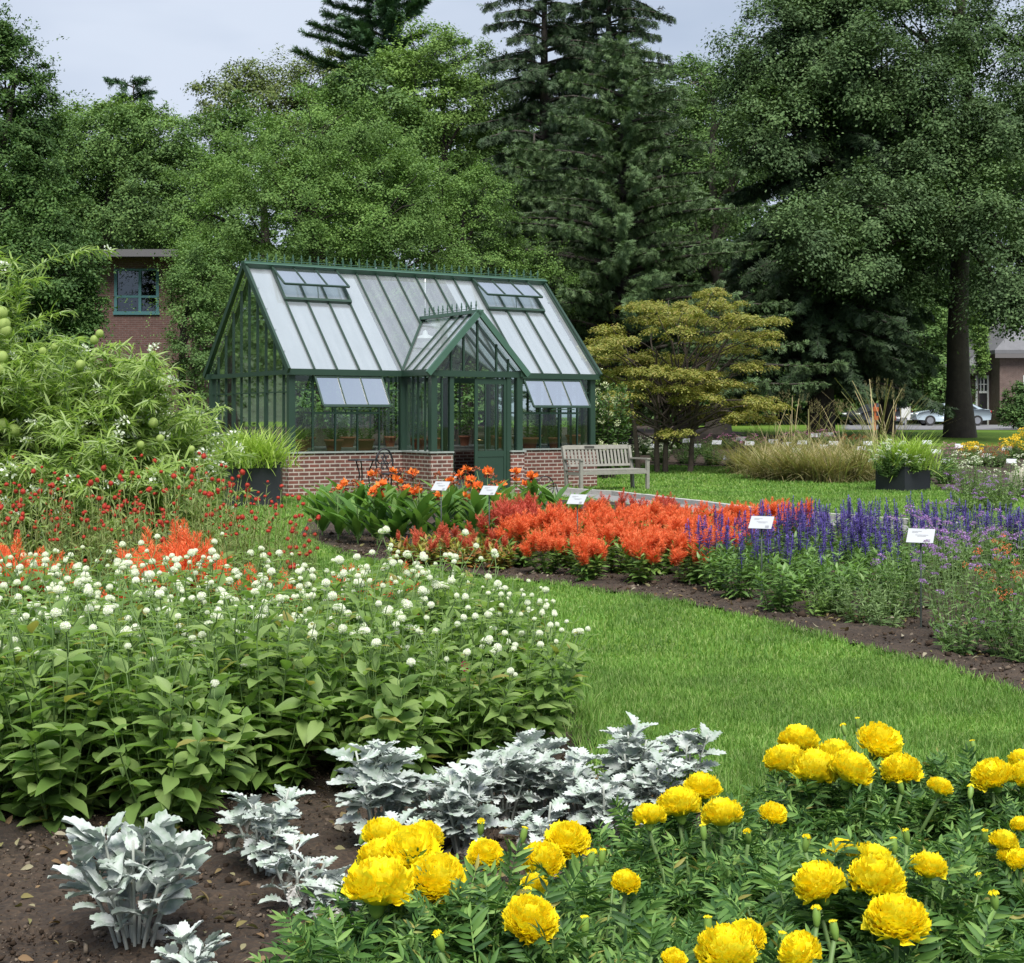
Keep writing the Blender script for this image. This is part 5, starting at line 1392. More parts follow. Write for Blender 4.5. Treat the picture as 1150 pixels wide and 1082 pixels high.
# ------------------------------------------------------------------ canna lilies
g_can = leaf_mat('leaves_canna', [(0.07, 0.15, 0.035), (0.10, 0.21, 0.045), (0.17, 0.29, 0.07)], .35, .5, .3, odd=(.16, .06, .04))
PAD = leaf_tpl(.25, 7, .35, .30, .8, wave=.1)
canf = leaf_mat('petals_canna', [(0.82, 0.18, 0.03), (0.90, 0.28, 0.06), (0.80, 0.13, 0.04)], .3, .55, .2, 1.0)
canb = leaf_mat('calyx_bronze', [(0.13, 0.03, 0.02), (0.20, 0.05, 0.03)], .1)
def canna_flower(seed):
    rng = np.random.default_rng(seed); b = Bag(); n = 16
    v = rvec(rng, n); v[:, 2] = np.abs(v[:, 2]) * .6
    b.add(leaf_tpl(.7, 4, .2, .45, .9, wave=.5), v * .2, frames(norm(v + [0, 0, .4]), rvec(rng, n)), rng.uniform(.6, 1.0, n))
    b.add(leaf_tpl(.4, 2, .3, 0), v * .1 - [0, 0, .3], frames(norm(v * .6 + [0, 0, -.6]), rvec(rng, n)), .6, 1)
    return b.mesh('flower_head', [canf, canb])
CF = [canna_flower(i) for i in range(3)]
FAD = [cluster(70 + i, leaf_mat('petals_faded', [(0.25, 0.06, 0.03), (0.40, 0.12, 0.05), (0.14, 0.04, 0.03)], .2), 26, 1.0, s=.6) for i in range(2)]
can = [(362, 18.2, 0), (380, 17.6, 1), (402, 17.1, 1), (424, 16.8, 2), (446, 16.6, 2), (470, 16.4, 2), (498, 16.5, 2), (392, 18.3, 1), (418, 18.1, 2), (445, 18.0, 3), (472, 17.8, 3), (502, 17.7, 3), (528, 17.4, 3), (548, 18.2, 3), (515, 18.9, 3), (575, 18.6, 2),
       (600, 19.3, 2), (622, 18.2, 0), (640, 17.6, 0), (560, 17.2, 2), (535, 16.4, 1)]
can.sort()
rngk = np.random.default_rng(111)
for i, (px, D, nf) in enumerate(can):
    rt = plant_root('canna_lily', X(px, D), D, rngk.uniform(0, 6), 'green paddle leaved canna lily, %s of the canna clump' % (ordn(i, len(can)) if i < 20 else 'second from right'), 'canna lily', 'canna lilies in front of the glasshouse')
    lb, sb = Bag(), Bag(); n = 20; a = np.arange(n) * 2.4 + rngk.uniform(0, 6); h = rngk.uniform(.05, .48, n)
    d = norm(np.stack([np.cos(a) * .7, np.sin(a) * .7, rngk.uniform(.7, 1.4, n)], -1))
    nn = norm(np.stack([-np.cos(a), -np.sin(a), 0 * a + .7], -1) + rngk.normal(0, .15, (n, 3)))
    lb.add(PAD, np.stack([np.cos(a) * .03, np.sin(a) * .03, h], -1), frames(d, nn), rngk.uniform(.32, .46, n)); lb.build('foliage', g_can, rt)
    tubes(sb, [[[0, 0, 0], [.01, 0, .4], [0, 0.01, .62]]], [.012, .009, .006], 6)
    for j in range(nf + 1):
        p = np.array([rngk.uniform(-.13, .13), rngk.uniform(-.13, .13), rngk.uniform(.58, .86) if nf else .5])
        tubes(sb, [[[0, 0, .45], [p[0] * .6, p[1] * .6, .58], p]], [.006, .005, .004], 5)
        fresh = rngk.random() < (.65 if px > 420 else .35)
        if nf: link('flower_head', CF[j % 3] if fresh else FAD[j % 2], rt, tuple(p), (rngk.normal(0, .3), rngk.normal(0, .3), rngk.uniform(0, 6)), rngk.uniform(.065, .10) if fresh else .055)
    sb.build('stem', stem_green, rt)

# ------------------------------------------------------------------ red globe amaranth, tall and thin
redh = leaf_mat('petals_red', [(0.24, 0.012, 0.012), (0.36, 0.025, 0.02), (0.46, 0.06, 0.035)], .15, .6, .2, 1.0)
RH = [globe_head(30 + i, redh, 1, 60) for i in range(2)]
g_redf = leaf_mat('leaves_red_amaranth', [(0.11, 0.18, 0.045), (0.16, 0.23, 0.06), (0.20, 0.27, 0.08), (0.20, 0.20, 0.07)], .25, .55)
red_proto = []
LEAF_N = leaf_tpl(.15, 4, .2, .25, .8)
for v in range(4):
    r_ = np.random.default_rng(820 + v); lb, sb = Bag(), Bag()
    tips = stems_and_leaves(r_, 28, 1.02, .36, 10, .11, LEAF_N, lb, sb, arch=.25, low=.15, tip_big=.5, up_angle=.8, jitter=.5, whorl=2, stem_r=.0035, hvar=.3)
    red_proto.append((lb.mesh('foliage', g_redf), sb.mesh('stem', leaf_mat('stem_yellow', [(0.16, 0.20, 0.06), (0.22, 0.25, 0.08)], .1)), tips))
rrow = [(9.4, -30, 215), (10.0, -30, 262), (10.7, -30, 290), (11.3, -30, 262)]
rngr = np.random.default_rng(121)
for ri, (D, a, c) in enumerate(rrow):
    x0, x1 = X(a, D), X(c, D); n_ = int(round((x1 - x0) / .42)) + 1
    for i in range(n_):
        lmsh, smsh, tips = red_proto[(ri + i) % 4]
        rt = plant_root('globe_amaranth', x0 + (x1 - x0) * i / (n_ - 1) + rngr.uniform(-.08, .08), D + rngr.uniform(-.15, .15), rngr.uniform(0, 6.28),
                        'tall thin red flowered globe amaranth, %s, %s' % (['front row', 'second row', 'third row', 'back row'][ri], ordn(i, n_)), 'flower plant', 'red globe amaranth', rngr.uniform(.85, 1.1))
        link('foliage', lmsh, rt); link('stem', smsh, rt)
        for p, d in tips:
            if rngr.random() < .88: link('flower_head', RH[rngr.integers(2)], rt, tuple(p + d * .03), (rngr.normal(0, .3), rngr.normal(0, .3), 0), (lambda s: (s, s, s * rngr.uniform(.8, 1.4)))(rngr.uniform(.010, .021)))
for i, (px, D) in enumerate([(330, 10.6), (318, 9.9), (345, 11.2)]):
    lmsh, smsh, tips = red_proto[i]
    rt = plant_root('globe_amaranth', X(px, D), D, i, ['sparse red globe amaranth standing out over the grass', 'thin red globe amaranth at the bed edge', 'rightmost red globe amaranth, alone near the canna lilies'][i], 'flower plant', 'red globe amaranth', .72)
    o = link('foliage', lmsh, rt, scale=(.45, .45, 1)); link('stem', smsh, rt, scale=(.45, .45, 1))
    for p, d in tips[::3]: link('flower_head', RH[0], rt, tuple((p + d * .03) * [.45, .45, 1]), (0, 0, 0), .026)

# ------------------------------------------------------------------ balloon milkweed, the tall shrub at the left
g_milk = leaf_mat('leaves_milkweed', [(0.18, 0.28, 0.06), (0.27, 0.38, 0.09), (0.36, 0.46, 0.16), (0.34, 0.42, 0.22)], .45, .5)
balloon = leaf_mat('balloon_fruit', [(0.30, 0.40, 0.09), (0.34, 0.43, 0.13)], .35, .6)
WCL = [cluster(50 + i, leaf_mat('florets_white', [(0.55, 0.60, 0.48), (0.72, 0.74, 0.66)], .2), 34, .5, s=.35) for i in range(3)]
def balloon_mesh():
    b = Bag(); V, T = ico(3); rng = np.random.default_rng(1); V = V * [.88, .88, 1.0]
    rad = 1 + .06 * np.cos(5 * np.arctan2(V[:, 1], V[:, 0])) * (1 - V[:, 2] ** 2); b.raw(V * rad[:, None], None, T)
    n = 60; v = rvec(rng, n); b.add(THIN, v * .9, frames(v + rng.normal(0, .3, v.shape), rvec(rng, n)), .28)
    return b.mesh('fruit', balloon)
BAL = balloon_mesh()
mk = [(-26, 11.8, 3.3), (18, 12.2, 2.95), (62, 11.6, 2.42), (104, 12.2, 2.45), (140, 11.9, 2.38), (172, 12.4, 2.15), (196, 12.6, 1.75), (88, 13.0, 2.4), (160, 13.2, 2.25), (-10, 13.0, 2.3), (40, 11.2, 1.5), (120, 11.3, 1.5), (168, 11.4, 1.4)]
def milk_stems(rng, h, lb, sb):
    """arching shoots that branch near the top, set with long narrow leaves on all sides"""
    tips = []; TP = leaf_tpl(.10, 4, .15, .35, .8)
    for i in range(15):
        a = rng.uniform(0, 6.28); R = rng.uniform(.1, .55) ; hh = h * rng.uniform(.55, 1.0)
        t = np.linspace(0, 1, 8)[:, None]; e = np.array([R * math.cos(a), R * math.sin(a), 0])
        path = e * .2 + e * .8 * t ** 1.5 + np.array([0, 0, hh * .86]) * t ** .9 + rng.normal(0, .03, (8, 3)) * t
        tubes(sb, path, np.linspace(.011, .006, 8), 5)
        subs = [(path[5:], .006)]
        for k in range(6):
            j = rng.integers(3, 8); q = path[j]; b_ = rng.uniform(0, 6.28); L = hh * rng.uniform(.16, .30)
            s = np.linspace(0, 1, 6)[:, None]; out = np.array([math.cos(b_), math.sin(b_), 0]) + e * .6
            sp_ = q + out * L * .75 * s + np.array([0, 0, L * .75]) * s ** .8 * (1.1 - .5 * s) * rng.uniform(.5, 1.2); tubes(sb, sp_, np.linspace(.006, .003, 6), 4); subs.append((sp_, .004)); tips.append((sp_[-1], norm(sp_[-1] - sp_[-2])))
        for (pp, _) in subs + [(path, 0)]:
            L = np.linalg.norm(pp[-1] - pp[0]); m = int(L * 95) + 8
            tt = rng.uniform(.12, 1, m) * (len(pp) - 1.001); k = tt.astype(int); fr = (tt - k)[:, None]; P_ = pp[k] * (1 - fr) + pp[k + 1] * fr; ax = norm(pp[k + 1] - pp[k])
            v = norm(rvec(rng, m) * [1, 1, .4]); d = norm(v + ax * rng.uniform(.2, 1.1, (m, 1)) + rng.normal(0, .2, (m, 3)))
            lb.add(TP, P_, frames(d, norm(np.array([0, 0, 1.]) + ax * .3 + rng.normal(0, .4, (m, 3)))), rng.uniform(.08, .15, m))
        tips.append((path[-1], norm(path[-1] - path[-2])))
    return tips
mk.sort()
for i, (px, D, h) in enumerate(mk):
    r_ = np.random.default_rng(1300 + i); lb, sb = Bag(), Bag()
    tips = milk_stems(r_, h, lb, sb)
    rt = plant_root('milkweed', X(px, D), D, 0, 'tall narrow leaved balloon milkweed with pale flower clusters, %s' % ordn(i, len(mk)), 'milkweed shrub', 'balloon milkweed behind the red flowers')
    lb.build('foliage', g_milk, rt); sb.build('stem', stem_green, rt)
    for p, d in tips:
        for _ in range(1):
            if r_.random() < .25:
                q = p + r_.normal(0, .04, 3)
                link('flower_cluster', WCL[r_.integers(3)], rt, tuple(q), (r_.normal(0, .5), r_.normal(0, .5), 0), r_.uniform(.05, .085))
# fruits at the places where the photograph shows them, on the nearest plant
mroots = [o for o in COL.objects if o.name.startswith('milkweed')]
for j, (px, py, s) in enumerate([(4, 365, .085), (2, 352, .08), (6, 372, .08), (62, 390, .055), (90, 410, .06), (106, 382, .055), (112, 375, .05), (2, 402, .08), (1, 415, .08), (172, 475, .06), (80, 498, .05), (180, 493, .05), (158, 500, .05), (3, 478, .08), (15, 484, .08), (172, 528, .05), (48, 395, .05), (215, 505, .045)]):
    D = 11.55; p = P(px, py, D); r0 = min(mroots, key=lambda o: abs(o.location.x - p[0]) + .3 * abs(o.location.y - 11.6))
    o = link('fruit', BAL, r0, (p[0] - r0.location.x, p[1] - r0.location.y, p[2]), (.2 * math.sin(j), .3 * math.cos(j), j), s * .72)

# ------------------------------------------------------------------ garden furniture and small things
teak = flat_mat('weathered_teak', (0.27, 0.26, 0.225), .8, noise=(9, .72), bump=(40, .2))
def bench():
    bx, by, _ = GL(5.71, -1.68)
    rt = empty('garden_bench', (bx, by, 0), TH, 'weathered grey wooden bench with slatted back by the brick wall', 'bench')
    W, Dp = 1.78, .60
    for x in (.0, W - .07):
        b = Bag(); box(b, x, x + .07, 0, .06, 0, .64); b.build('leg', teak, rt, smooth=False)
        b = Bag(); bar(b, [x + .035, Dp - .05, 0], [x + .035, Dp - .02, .42], .06, .07, (0, 1, 0)); bar(b, [x + .035, Dp - .02, .41], [x + .035, Dp + .10, .93], .06, .065, (0, 1, 0)); b.build('leg', teak, rt, smooth=False)
        b = Bag(); box(b, x - .005, x + .075, -.02, Dp + .01, .642, .672); b.build('armrest', teak, rt, smooth=False)
        b = Bag(); box(b, x + .01, x + .06, .062, Dp - .09, .33, .40); b.build('side_rail', teak, rt, smooth=False)
    b = Bag()
    for i in range(6): box(b, .0, W, .03 + i * .09, .105 + i * .09, .425, .447)
    b.build('seat', teak, rt, smooth=False)
    b = Bag(); box(b, .072, W - .072, .005, .035, .345, .42); b.build('front_rail', teak, rt, smooth=False)
    bk = Bag()
    def bp(z): return Dp - .02 + (z - .41) * .12 / .52
    bar(bk, [.072, bp(.90), .90], [W - .072, bp(.90), .90], .035, .09, (0, .23, 1)); bar(bk, [.072, bp(.52), .52], [W - .072, bp(.52), .52], .035, .05, (0, .23, 1))
    n_ = 17
    for i in range(n_):
        x = .10 + (W - .20) * (i + .5) / n_
        bar(bk, [x, bp(.545), .545], [x, bp(.856), .856], .052, .015, (0, -1, .2))
    k = bk.build('backrest', teak, rt, smooth=False)
    b = Bag(); bar(b, [W * .32, bp(.90) - .024, .905], [W * .46, bp(.90) - .024, .905], .006, .045, (0, .23, 1)); b.build('plaque', flat_mat('dark_plaque', (.05, .045, .035), .4), rt, smooth=False)
bench()
iron = flat_mat('black_iron', (0.02, 0.02, 0.024), .45, .3)
def ring(c, r, axis, n=20, sq=1.0, a0=0, a1=6.2832):
    a = np.linspace(a0, a1, n); c = np.array(c, float)
    u, v = {'z': ([1, 0, 0], [0, 1, 0]), 'y': ([1, 0, 0], [0, 0, 1])}[axis]
    return c + np.outer(np.cos(a) * r, u) + np.outer(np.sin(a) * r * sq, v)
def bistro():
    x, y = G(438, 559)
    rt = empty('bistro_chair', (x, y, 0), TH + .15, 'black wrought iron chair with a looped round back by the glasshouse', 'chair')
    b = Bag(); V = ring([0, 0, .45], .20, 'z', 24)[:-1]; 
    tubes(b, [ring([0, 0, .455], .205, 'z', 25)], [.016] * 25, 6)
    for i in range(-3, 4): w = math.sqrt(.04 - (i * .055) ** 2); box(b, i * .055 - .018, i * .055 + .018, -w, w, .447, .457)
    b.build('seat', iron, rt)
    b = Bag(); a = np.linspace(0, math.pi, 15); arch_ = np.stack([-.20 * np.cos(a) * 1.0, np.full(15, .19), .66 + .27 * np.sin(a)], -1)
    full = np.concatenate([[[-.17, .14, .45]], arch_, [[.17, .14, .45]]]); tubes(b, [full], [.016] * 17, 6)
    for cx, cz, r in ((-.07, .74, .10), (.07, .74, .10), (0, .62, .08)): tubes(b, [ring([cx, .185, cz], r, 'y', 17)], [.011] * 17, 5)
    for s in (-1, 1): tubes(b, [[[s * .12, .15, .46], [s * .04, .18, .6], [-s * .08, .19, .80]]], [.011] * 3, 5)
    b.build('backrest', iron, rt)
    for sx in (-1, 1):
        for sy in (-1, 1):
            b = Bag(); tubes(b, [[[sx * .13, sy * .13, .45], [sx * .10, sy * .10, .25], [sx * .17, sy * .17, 0]]], [.015] * 3, 6); b.build('leg', iron, rt)
    x, y = G(408, 558)
    rt = empty('bistro_table', (x, y, 0), 0, 'small round black iron table beside the looped chair', 'table')
    b = Bag(); V = [[0, 0, .72]] + ring([0, 0, .72], .30, 'z', 25)[:-1].tolist(); V += [[p[0], p[1], .70] for p in V[1:]]
    b.raw(V, [[1 + i, 25 + i, 25 + (i + 1) % 24, 1 + (i + 1) % 24] for i in range(24)], [[0, 1 + i, 1 + (i + 1) % 24] for i in range(24)])
    b.build('tabletop', iron, rt)
    for k in range(3):
        a = k * 2.094 + .4; c, s = math.cos(a), math.sin(a)
        b = Bag(); tubes(b, [[[c * .2, s * .2, .70], [c * .10, s * .10, .45], [c * .13, s * .13, .2], [c * .24, s * .24, 0]]], [.015] * 4, 6); b.build('leg', iron, rt)
bistro()
x, y = G(612, 562)
rt = empty('hose_wheel', (x, y, .0), TH, 'small black iron scroll wheel standing against the brick wall', 'garden tool')
b = Bag(); tubes(b, [ring([0, 0, .24], .20, 'y', 21)], [.012] * 21, 6)
for k in range(4): a = k * .785; tubes(b, [[[-.2 * math.cos(a), 0, .24 - .2 * math.sin(a)], [.2 * math.cos(a), 0, .24 + .2 * math.sin(a)]]], [.006] * 2, 4)
b.build('wheel', iron, rt)
b = Bag(); tubes(b, [[[0, 0, .24], [.25, .02, .30], [.34, .02, .0]]], [.01] * 3, 5); b.build('foot', iron, rt)

# planters
plast = flat_mat('planter_black', (0.016, 0.018, 0.024), .5, noise=(5, .8))
soil_pot = flat_mat('potting_soil', (0.03, 0.02, 0.015), .95)
def grass_tuft(rng, n, L, w, mat_stops=None, up=.9, curl=.6, spread=.15, base=(0, 0, 0)):
    b = Bag(); a = rng.uniform(0, 6.28, n); tilt = np.abs(rng.normal(0, .42, n)) + .05
    d = np.stack([np.sin(tilt) * np.cos(a), np.sin(tilt) * np.sin(a), np.cos(tilt) * up], -1)
    nn = np.stack([-np.cos(a) * .6, -np.sin(a) * .6, np.full(n, .8)], -1)
    p = np.array(base) + np.stack([rng.normal(0, spread, n), rng.normal(0, spread, n), 0 * a], -1)
    b.add(strip_tpl(w, 5, curl, 1.0), p, frames(d, nn), L * rng.uniform(.5, 1.1, n))
    return b
def planter(px, D, w, d, h, rz, label, lab2, kind):
    x = X(px, D); rt = empty('planter', (x, D, 0), rz, label, 'planter')
    b = Bag(); t = .03
    box(b, -w / 2, w / 2, -d / 2, -d / 2 + t, 0, h); box(b, -w / 2, w / 2, d / 2 - t, d / 2, 0, h)
    box(b, -w / 2, -w / 2 + t, -d / 2 + t + .001, d / 2 - t - .001, 0, h); box(b, w / 2 - t, w / 2, -d / 2 + t + .001, d / 2 - t - .001, 0, h)
    b.build('box', plast, rt, smooth=False)
    b = Bag(); box(b, -w / 2 - .012, w / 2 + .012, -d / 2 - .012, -d / 2 + .02, h + .001, h + .02); box(b, -w / 2 - .012, w / 2 + .012, d / 2 - .02, d / 2 + .012, h + .001, h + .02)
    box(b, -w / 2 - .012, -w / 2 + .02, -d / 2 + .021, d / 2 - .021, h + .001, h + .02); box(b, w / 2 - .02, w / 2 + .012, -d / 2 + .021, d / 2 - .021, h + .001, h + .02); b.build('rim', plast, rt, smooth=False)
    b = Bag(); box(b, -w / 2 + t, w / 2 - t, -d / 2 + t, d / 2 - t, h - .12, h - .05); b.build('potting_soil', soil_pot, rt)
    return rt
g_lime = leaf_mat('blades_lime', [(0.22, 0.34, 0.05), (0.32, 0.44, 0.08), (0.40, 0.50, 0.14), (0.20, 0.32, 0.06)], .35, .5)
planter(284, 25.1, 1.0, .8, .74, .12, 'black square planter holding lime grass left of the glasshouse', '', 0)
rng = np.random.default_rng(31)
rt = empty('ornamental_grass', (X(281, 25.1), 25.1, .66), 0, 'arching lime green grass growing in the left black planter', 'grass plant')
grass_tuft(rng, 900, .78, .035, curl=.55, spread=.25).build('blades', g_lime, rt)
grass_tuft(rng, 300, .5, .04, curl=.9, spread=.3).build('low_blades', g_lime, rt)
planter(1014, 29.8, .86, .74, .50, .66, 'black square planter with mixed flowers on the right lawn', '', 1)
rt = empty('ornamental_grass', (X(1020, 29.8), 29.9, .44), 0, 'bright lime grass growing in the right black planter', 'grass plant')
grass_tuft(rng, 900, .80, .035, curl=.6, spread=.22).build('blades', g_lime, rt)
rt = airy(X(1000, 29.6), 29.6, 'trailing green plant spilling over the left side of the right planter', 'trailing plant', 'trailing_plant', [WCL[0]], (.04, .07), .6, 60, .50, .10, g_mid, None, 71, 12, LEAF_L, keep=.5)
rt.location.z = .30
rt = airy(X(1028, 29.4), 29.4, 'small plant with yellowish flowers at the front rim of the right planter', 'trailing plant', 'trailing_plant', [WCL[1]], (.03, .05), .28, 24, .26, .09, g_light, None, 72, 8, LEAF_L, keep=.7)
rt.location.z = .42

# plant signs
plate_m = flat_mat('sign_plate', (0.40, 0.415, 0.43), .35, noise=(3, .95))
stake_m = flat_mat('sign_stake', (0.09, 0.11, 0.10), .5, .5)
ink = flat_mat('printed_ink', (0.25, 0.26, 0.28), .6)
def sign(px, py, D, w, label, yaw=.0, tilt=.75, group='plant signs in the middle bed', detail=True, aspect=.72):
    x, y, z = P(px, py, D); g0 = float(gz(x, y))
    rt = empty('plant_sign', (x, y, g0), yaw, label, 'plant sign', group)
    h = z - g0; hw, hh = w / 2, w * aspect / 2
    c, s = math.cos(tilt), math.sin(tilt)
    def q(u, v, o): return [u, v * c - o * s * -1 * -1, h + v * s + o * c]
    b = Bag(); V = [q(-hw, -hh, -.002), q(hw, -hh, -.002), q(hw, hh, -.002), q(-hw, hh, -.002), q(-hw, -hh, .002), q(hw, -hh, .002), q(hw, hh, .002), q(-hw, hh, .002)]
    b.raw(V, BOXQ); b.build('plate', plate_m, rt, smooth=False)
    b = Bag(); r = .007 if detail else .012
    tubes(b, [[[0, .01, -.05], [0, .01, h * .5], [0, .004, h - .012]]], [r] * 3, 5); b.build('stake', stake_m, rt)
    if detail:
        b = Bag()
        for (u0, u1, v) in ((-.34, .02, .20), (-.34, -.12, .14), (-.20, .28, .02), (-.12, .20, -.04), (.22, .38, -.20), (.22, .38, -.24), (.22, .38, -.28), (.22, .38, -.32)):
            b.raw([q(u0 * w, v * w - .002 * w, .0035), q(u1 * w, v * w - .002 * w, .0035), q(u1 * w, v * w + .022 * w, .0035), q(u0 * w, v * w + .022 * w, .0035)], [[0, 1, 2, 3]])
        b.build('lettering', ink, rt, smooth=False)
    return rt
sign(495, 546, 15.6, .19, 'white plant sign leftmost in front of the porch brickwork', -.5)
sign(549, 551, 15.6, .19, 'white plant sign in front of the glasshouse door beside salmon plumes', -.5)
sign(648, 561, 14.6, .19, 'white plant sign standing in the orange celosia', -.5)
sign(855, 587, 11.6, .19, 'white plant sign between orange plumes and blue salvia', -.45)
sign(1034, 602, 10.3, .19, 'white plant sign on a tall dark stake in open soil at the right', -.45)
back = [(668, 497), (699, 499), (713, 492), (730, 501), (742, 494), (771, 495), (782, 501), (805, 497), (818, 514), (832, 493), (842, 498), (868, 496), (884, 499), (895, 506), (901, 497), (916, 489), (924, 502), (936, 498), (930, 488),
        (967, 504), (975, 498), (1041, 497), (1051, 507), (1062, 518), (1078, 501), (1108, 512), (1131, 504), (1136, 518)]
back.sort()
def near_word(px):
    return 'behind the bench' if px < 735 else 'left of the tan grasses' if px < 850 else 'above the tan grasses' if px < 980 else 'right of the right planter'
cnt = {}
for px, py in back: cnt[near_word(px)] = cnt.get(near_word(px), 0) + 1
seen = {}
for i, (px, py) in enumerate(back):
    D = G(px, py + 10)[1]; D = min(max(D, 26), 60)
    k = near_word(px); j = seen.get(k, 0); seen[k] = j + 1
    sign(px, py, D, .26 * D / 45 + .04, 'small white plant sign %s, %s of those' % (k, ordn(j, cnt[k])), -.35, .8, 'small plant signs in the back bed', False, .6)

# ------------------------------------------------------------------ back bed plants
tan_m = leaf_mat('blades_tan', [(0.26, 0.23, 0.10), (0.38, 0.31, 0.16), (0.19, 0.23, 0.08), (0.32, 0.24, 0.14)], .3, .6)
rng = np.random.default_rng(61)
tg = [(836, 533), (858, 538), (884, 540), (908, 541), (934, 542), (960, 541), (978, 538), (872, 528), (920, 529), (950, 528)]
tg.sort()
tp_ = [grass_tuft(np.random.default_rng(62 + i), 430, 1.1, .018, curl=.75, spread=.16).mesh('blades', tan_m) for i in range(3)]
for i, (px, py) in enumerate(tg):
    x, y = G(px, py); rt = plant_root('fountain_grass', x, y, rng.uniform(0, 6), 'tan fountain grass tuft at the lawn edge, %s of the tufts' % ordn(i, len(tg)), 'grass plant', 'tan fountain grasses', rng.uniform(.85, 1.1)); link('blades', tp_[i % 3], rt)
for i, (px, D, h) in enumerate([(868, 41, 1.7), (890, 42, 2.2), (912, 41, 1.9), (948, 40, 1.9), (985, 40, 2.6), (1003, 41, 2.3)]):
    r_ = np.random.default_rng(80 + i); b = Bag(); n = 30; a = r_.uniform(0, 6.28, n); tl = np.abs(r_.normal(0, .22, n)) + .03
    d = np.stack([np.sin(tl) * np.cos(a), np.sin(tl) * np.sin(a), np.cos(tl)], -1)
    b.add(strip_tpl(.004, 6, .42, .3), np.stack([r_.normal(0, .12, n), r_.normal(0, .12, n), 0 * a], -1), frames(d, np.stack([-np.cos(a), -np.sin(a), 0 * a + .5], -1)), h * r_.uniform(.6, 1.05, n))
    rt = plant_root('reed_grass', X(px, D), D, 0, 'tall pale reed grass with arching plumes, %s of six' % ordn(i, 6), 'grass plant', 'tall reed grasses'); b.build('stalks', tan_m, rt)
    b = Bag(); L = h * .97
    for k in range(10):
        q = d[k] * h * .9; m = 30; t = r_.random(m); pp = q + d[k] * (t * .35 - .1)[:, None] + r_.normal(0, .02, (m, 3)); b.add(THIN, pp, frames(d[k] + r_.normal(0, .4, (m, 3)), rvec(r_, m)), .06)
    b.build('seed_head', tan_m, rt)
pinkm = leaf_mat('florets_pink', [(0.50, 0.16, 0.34), (0.60, 0.28, 0.44)], .2); yelm = leaf_mat('florets_yellow', [(0.75, 0.50, 0.02), (0.8, 0.6, 0.05)], .2); whm = leaf_mat('florets_cream', [(0.70, 0.72, 0.55), (0.78, 0.78, 0.66)], .2); rustm = leaf_mat('florets_rust', [(0.35, 0.10, 0.04), (0.42, 0.16, 0.07)], .2)
CP = {'pink': [cluster(91, pinkm, 30)], 'yellow': [cluster(92, yelm, 30)], 'white': [cluster(93, whm, 30)], 'rust': [cluster(94, rustm, 30, 1.5)], 'lilac': LIL}
g_deep = leaf_mat('leaves_deep', [(0.05, 0.10, 0.03), (0.075, 0.14, 0.04), (0.10, 0.18, 0.05)], .18, .5)
bb = [ # px, base py, height px, half width px, colour, label, material, head size
    (708, 521, 20, 14, 'white', 'dark leaved rose bush with small white flowers beside the bench arm', g_deep), (742, 521, 22, 16, 'white', 'dark rose bush with a few white flowers in the back bed', g_deep),
    (722, 512, 20, 14, 'white', 'white flowering rose bush just behind the dark ones', g_deep), (770, 522, 18, 18, None, 'low fresh green perennial clump right of the rose bushes', g_mid), (800, 523, 20, 18, None, 'low green perennial clump with broad leaves', g_sal),
    (825, 524, 18, 14, None, 'low green clump touching the tan grasses', g_mid), (785, 511, 16, 22, None, 'grey green groundcover clump behind the low green ones', g_gray), (760, 505, 16, 16, None, 'bright yellow green clump below the small signs', g_light),
    (812, 505, 15, 22, 'pink', 'dull mauve flowered clump in the back bed', g_gray), (850, 507, 16, 20, 'pink', 'mauve clump at the back of the tan grasses', g_gray), (895, 499, 12, 20, 'pink', 'pink flowering clump above the tan grasses, left one', g_gray),
    (925, 499, 13, 18, 'pink', 'pink flowering clump above the tan grasses, right one', g_gray), (845, 495, 10, 18, None, 'green clump under the dark spruce', g_deep), (960, 503, 12, 16, 'rust', 'rusty brown seed head clump left of the right planter', g_gray),
    (1062, 545, 34, 22, None, 'green mound of foliage right of the right planter', g_sal), (1092, 557, 44, 26, 'white', 'bush with cream white flowers and silvery leaves at the right', g_gray), (1085, 575, 40, 30, 'lilac', 'feathery grey green plant in front of the cream flowered bush', g_gray),
    (1125, 563, 38, 26, None, 'soft silver green mound right of the cream flowered bush', g_gray), (1150, 560, 40, 20, 'white', 'pale leafy plant at the right edge by the stone', g_gray), (1066, 530, 26, 14, 'pink', 'thin plant with a mauve flower above the green mound', g_gray),
    (1098, 524, 20, 20, 'rust', 'rusty red flowered clump behind the cream bush', g_gray), (1120, 526, 22, 18, 'rust', 'rusty red flowered clump near the right edge', g_gray), (1090, 515, 14, 14, 'yellow', 'yellow flowering plant behind the rusty clumps', g_sal),
    (1137, 517, 22, 12, 'yellow', 'tall yellow flowering plant near the right edge', g_sal), (1152, 516, 28, 14, 'yellow', 'rightmost tall plant with large yellow flowers', g_sal), (1120, 575, 34, 30, 'lilac', 'low feathery plant spilling on the grass at the right', g_gray), (1040, 540, 22, 12, None, 'small green clump hugging the right planter', g_sal)]
for i, (px, py, hp, hw, colr, lab, mt) in enumerate(bb):
    x, y = G(px, py); s = y / F; h = hp * s; sp = hw * s
    leafn = 26 if sp > .5 else 18
    hs = {'white': (.05, .08), 'pink': (.05, .08), 'yellow': (.09, .15), 'rust': (.05, .08), 'lilac': (.03, .05)}.get(colr, (.05, .08))
    airy(x, y, lab, 'perennial' if 'rose' not in lab else 'rose bush', 'perennial' if 'rose' not in lab else 'rose_bush', CP.get(colr), hs, h, leafn + 26, sp, .11 if y > 30 else .085, mt, None, 2000 + i, 8, LEAF_L, keep=.3 if colr == 'lilac' else .62, whorl=3)
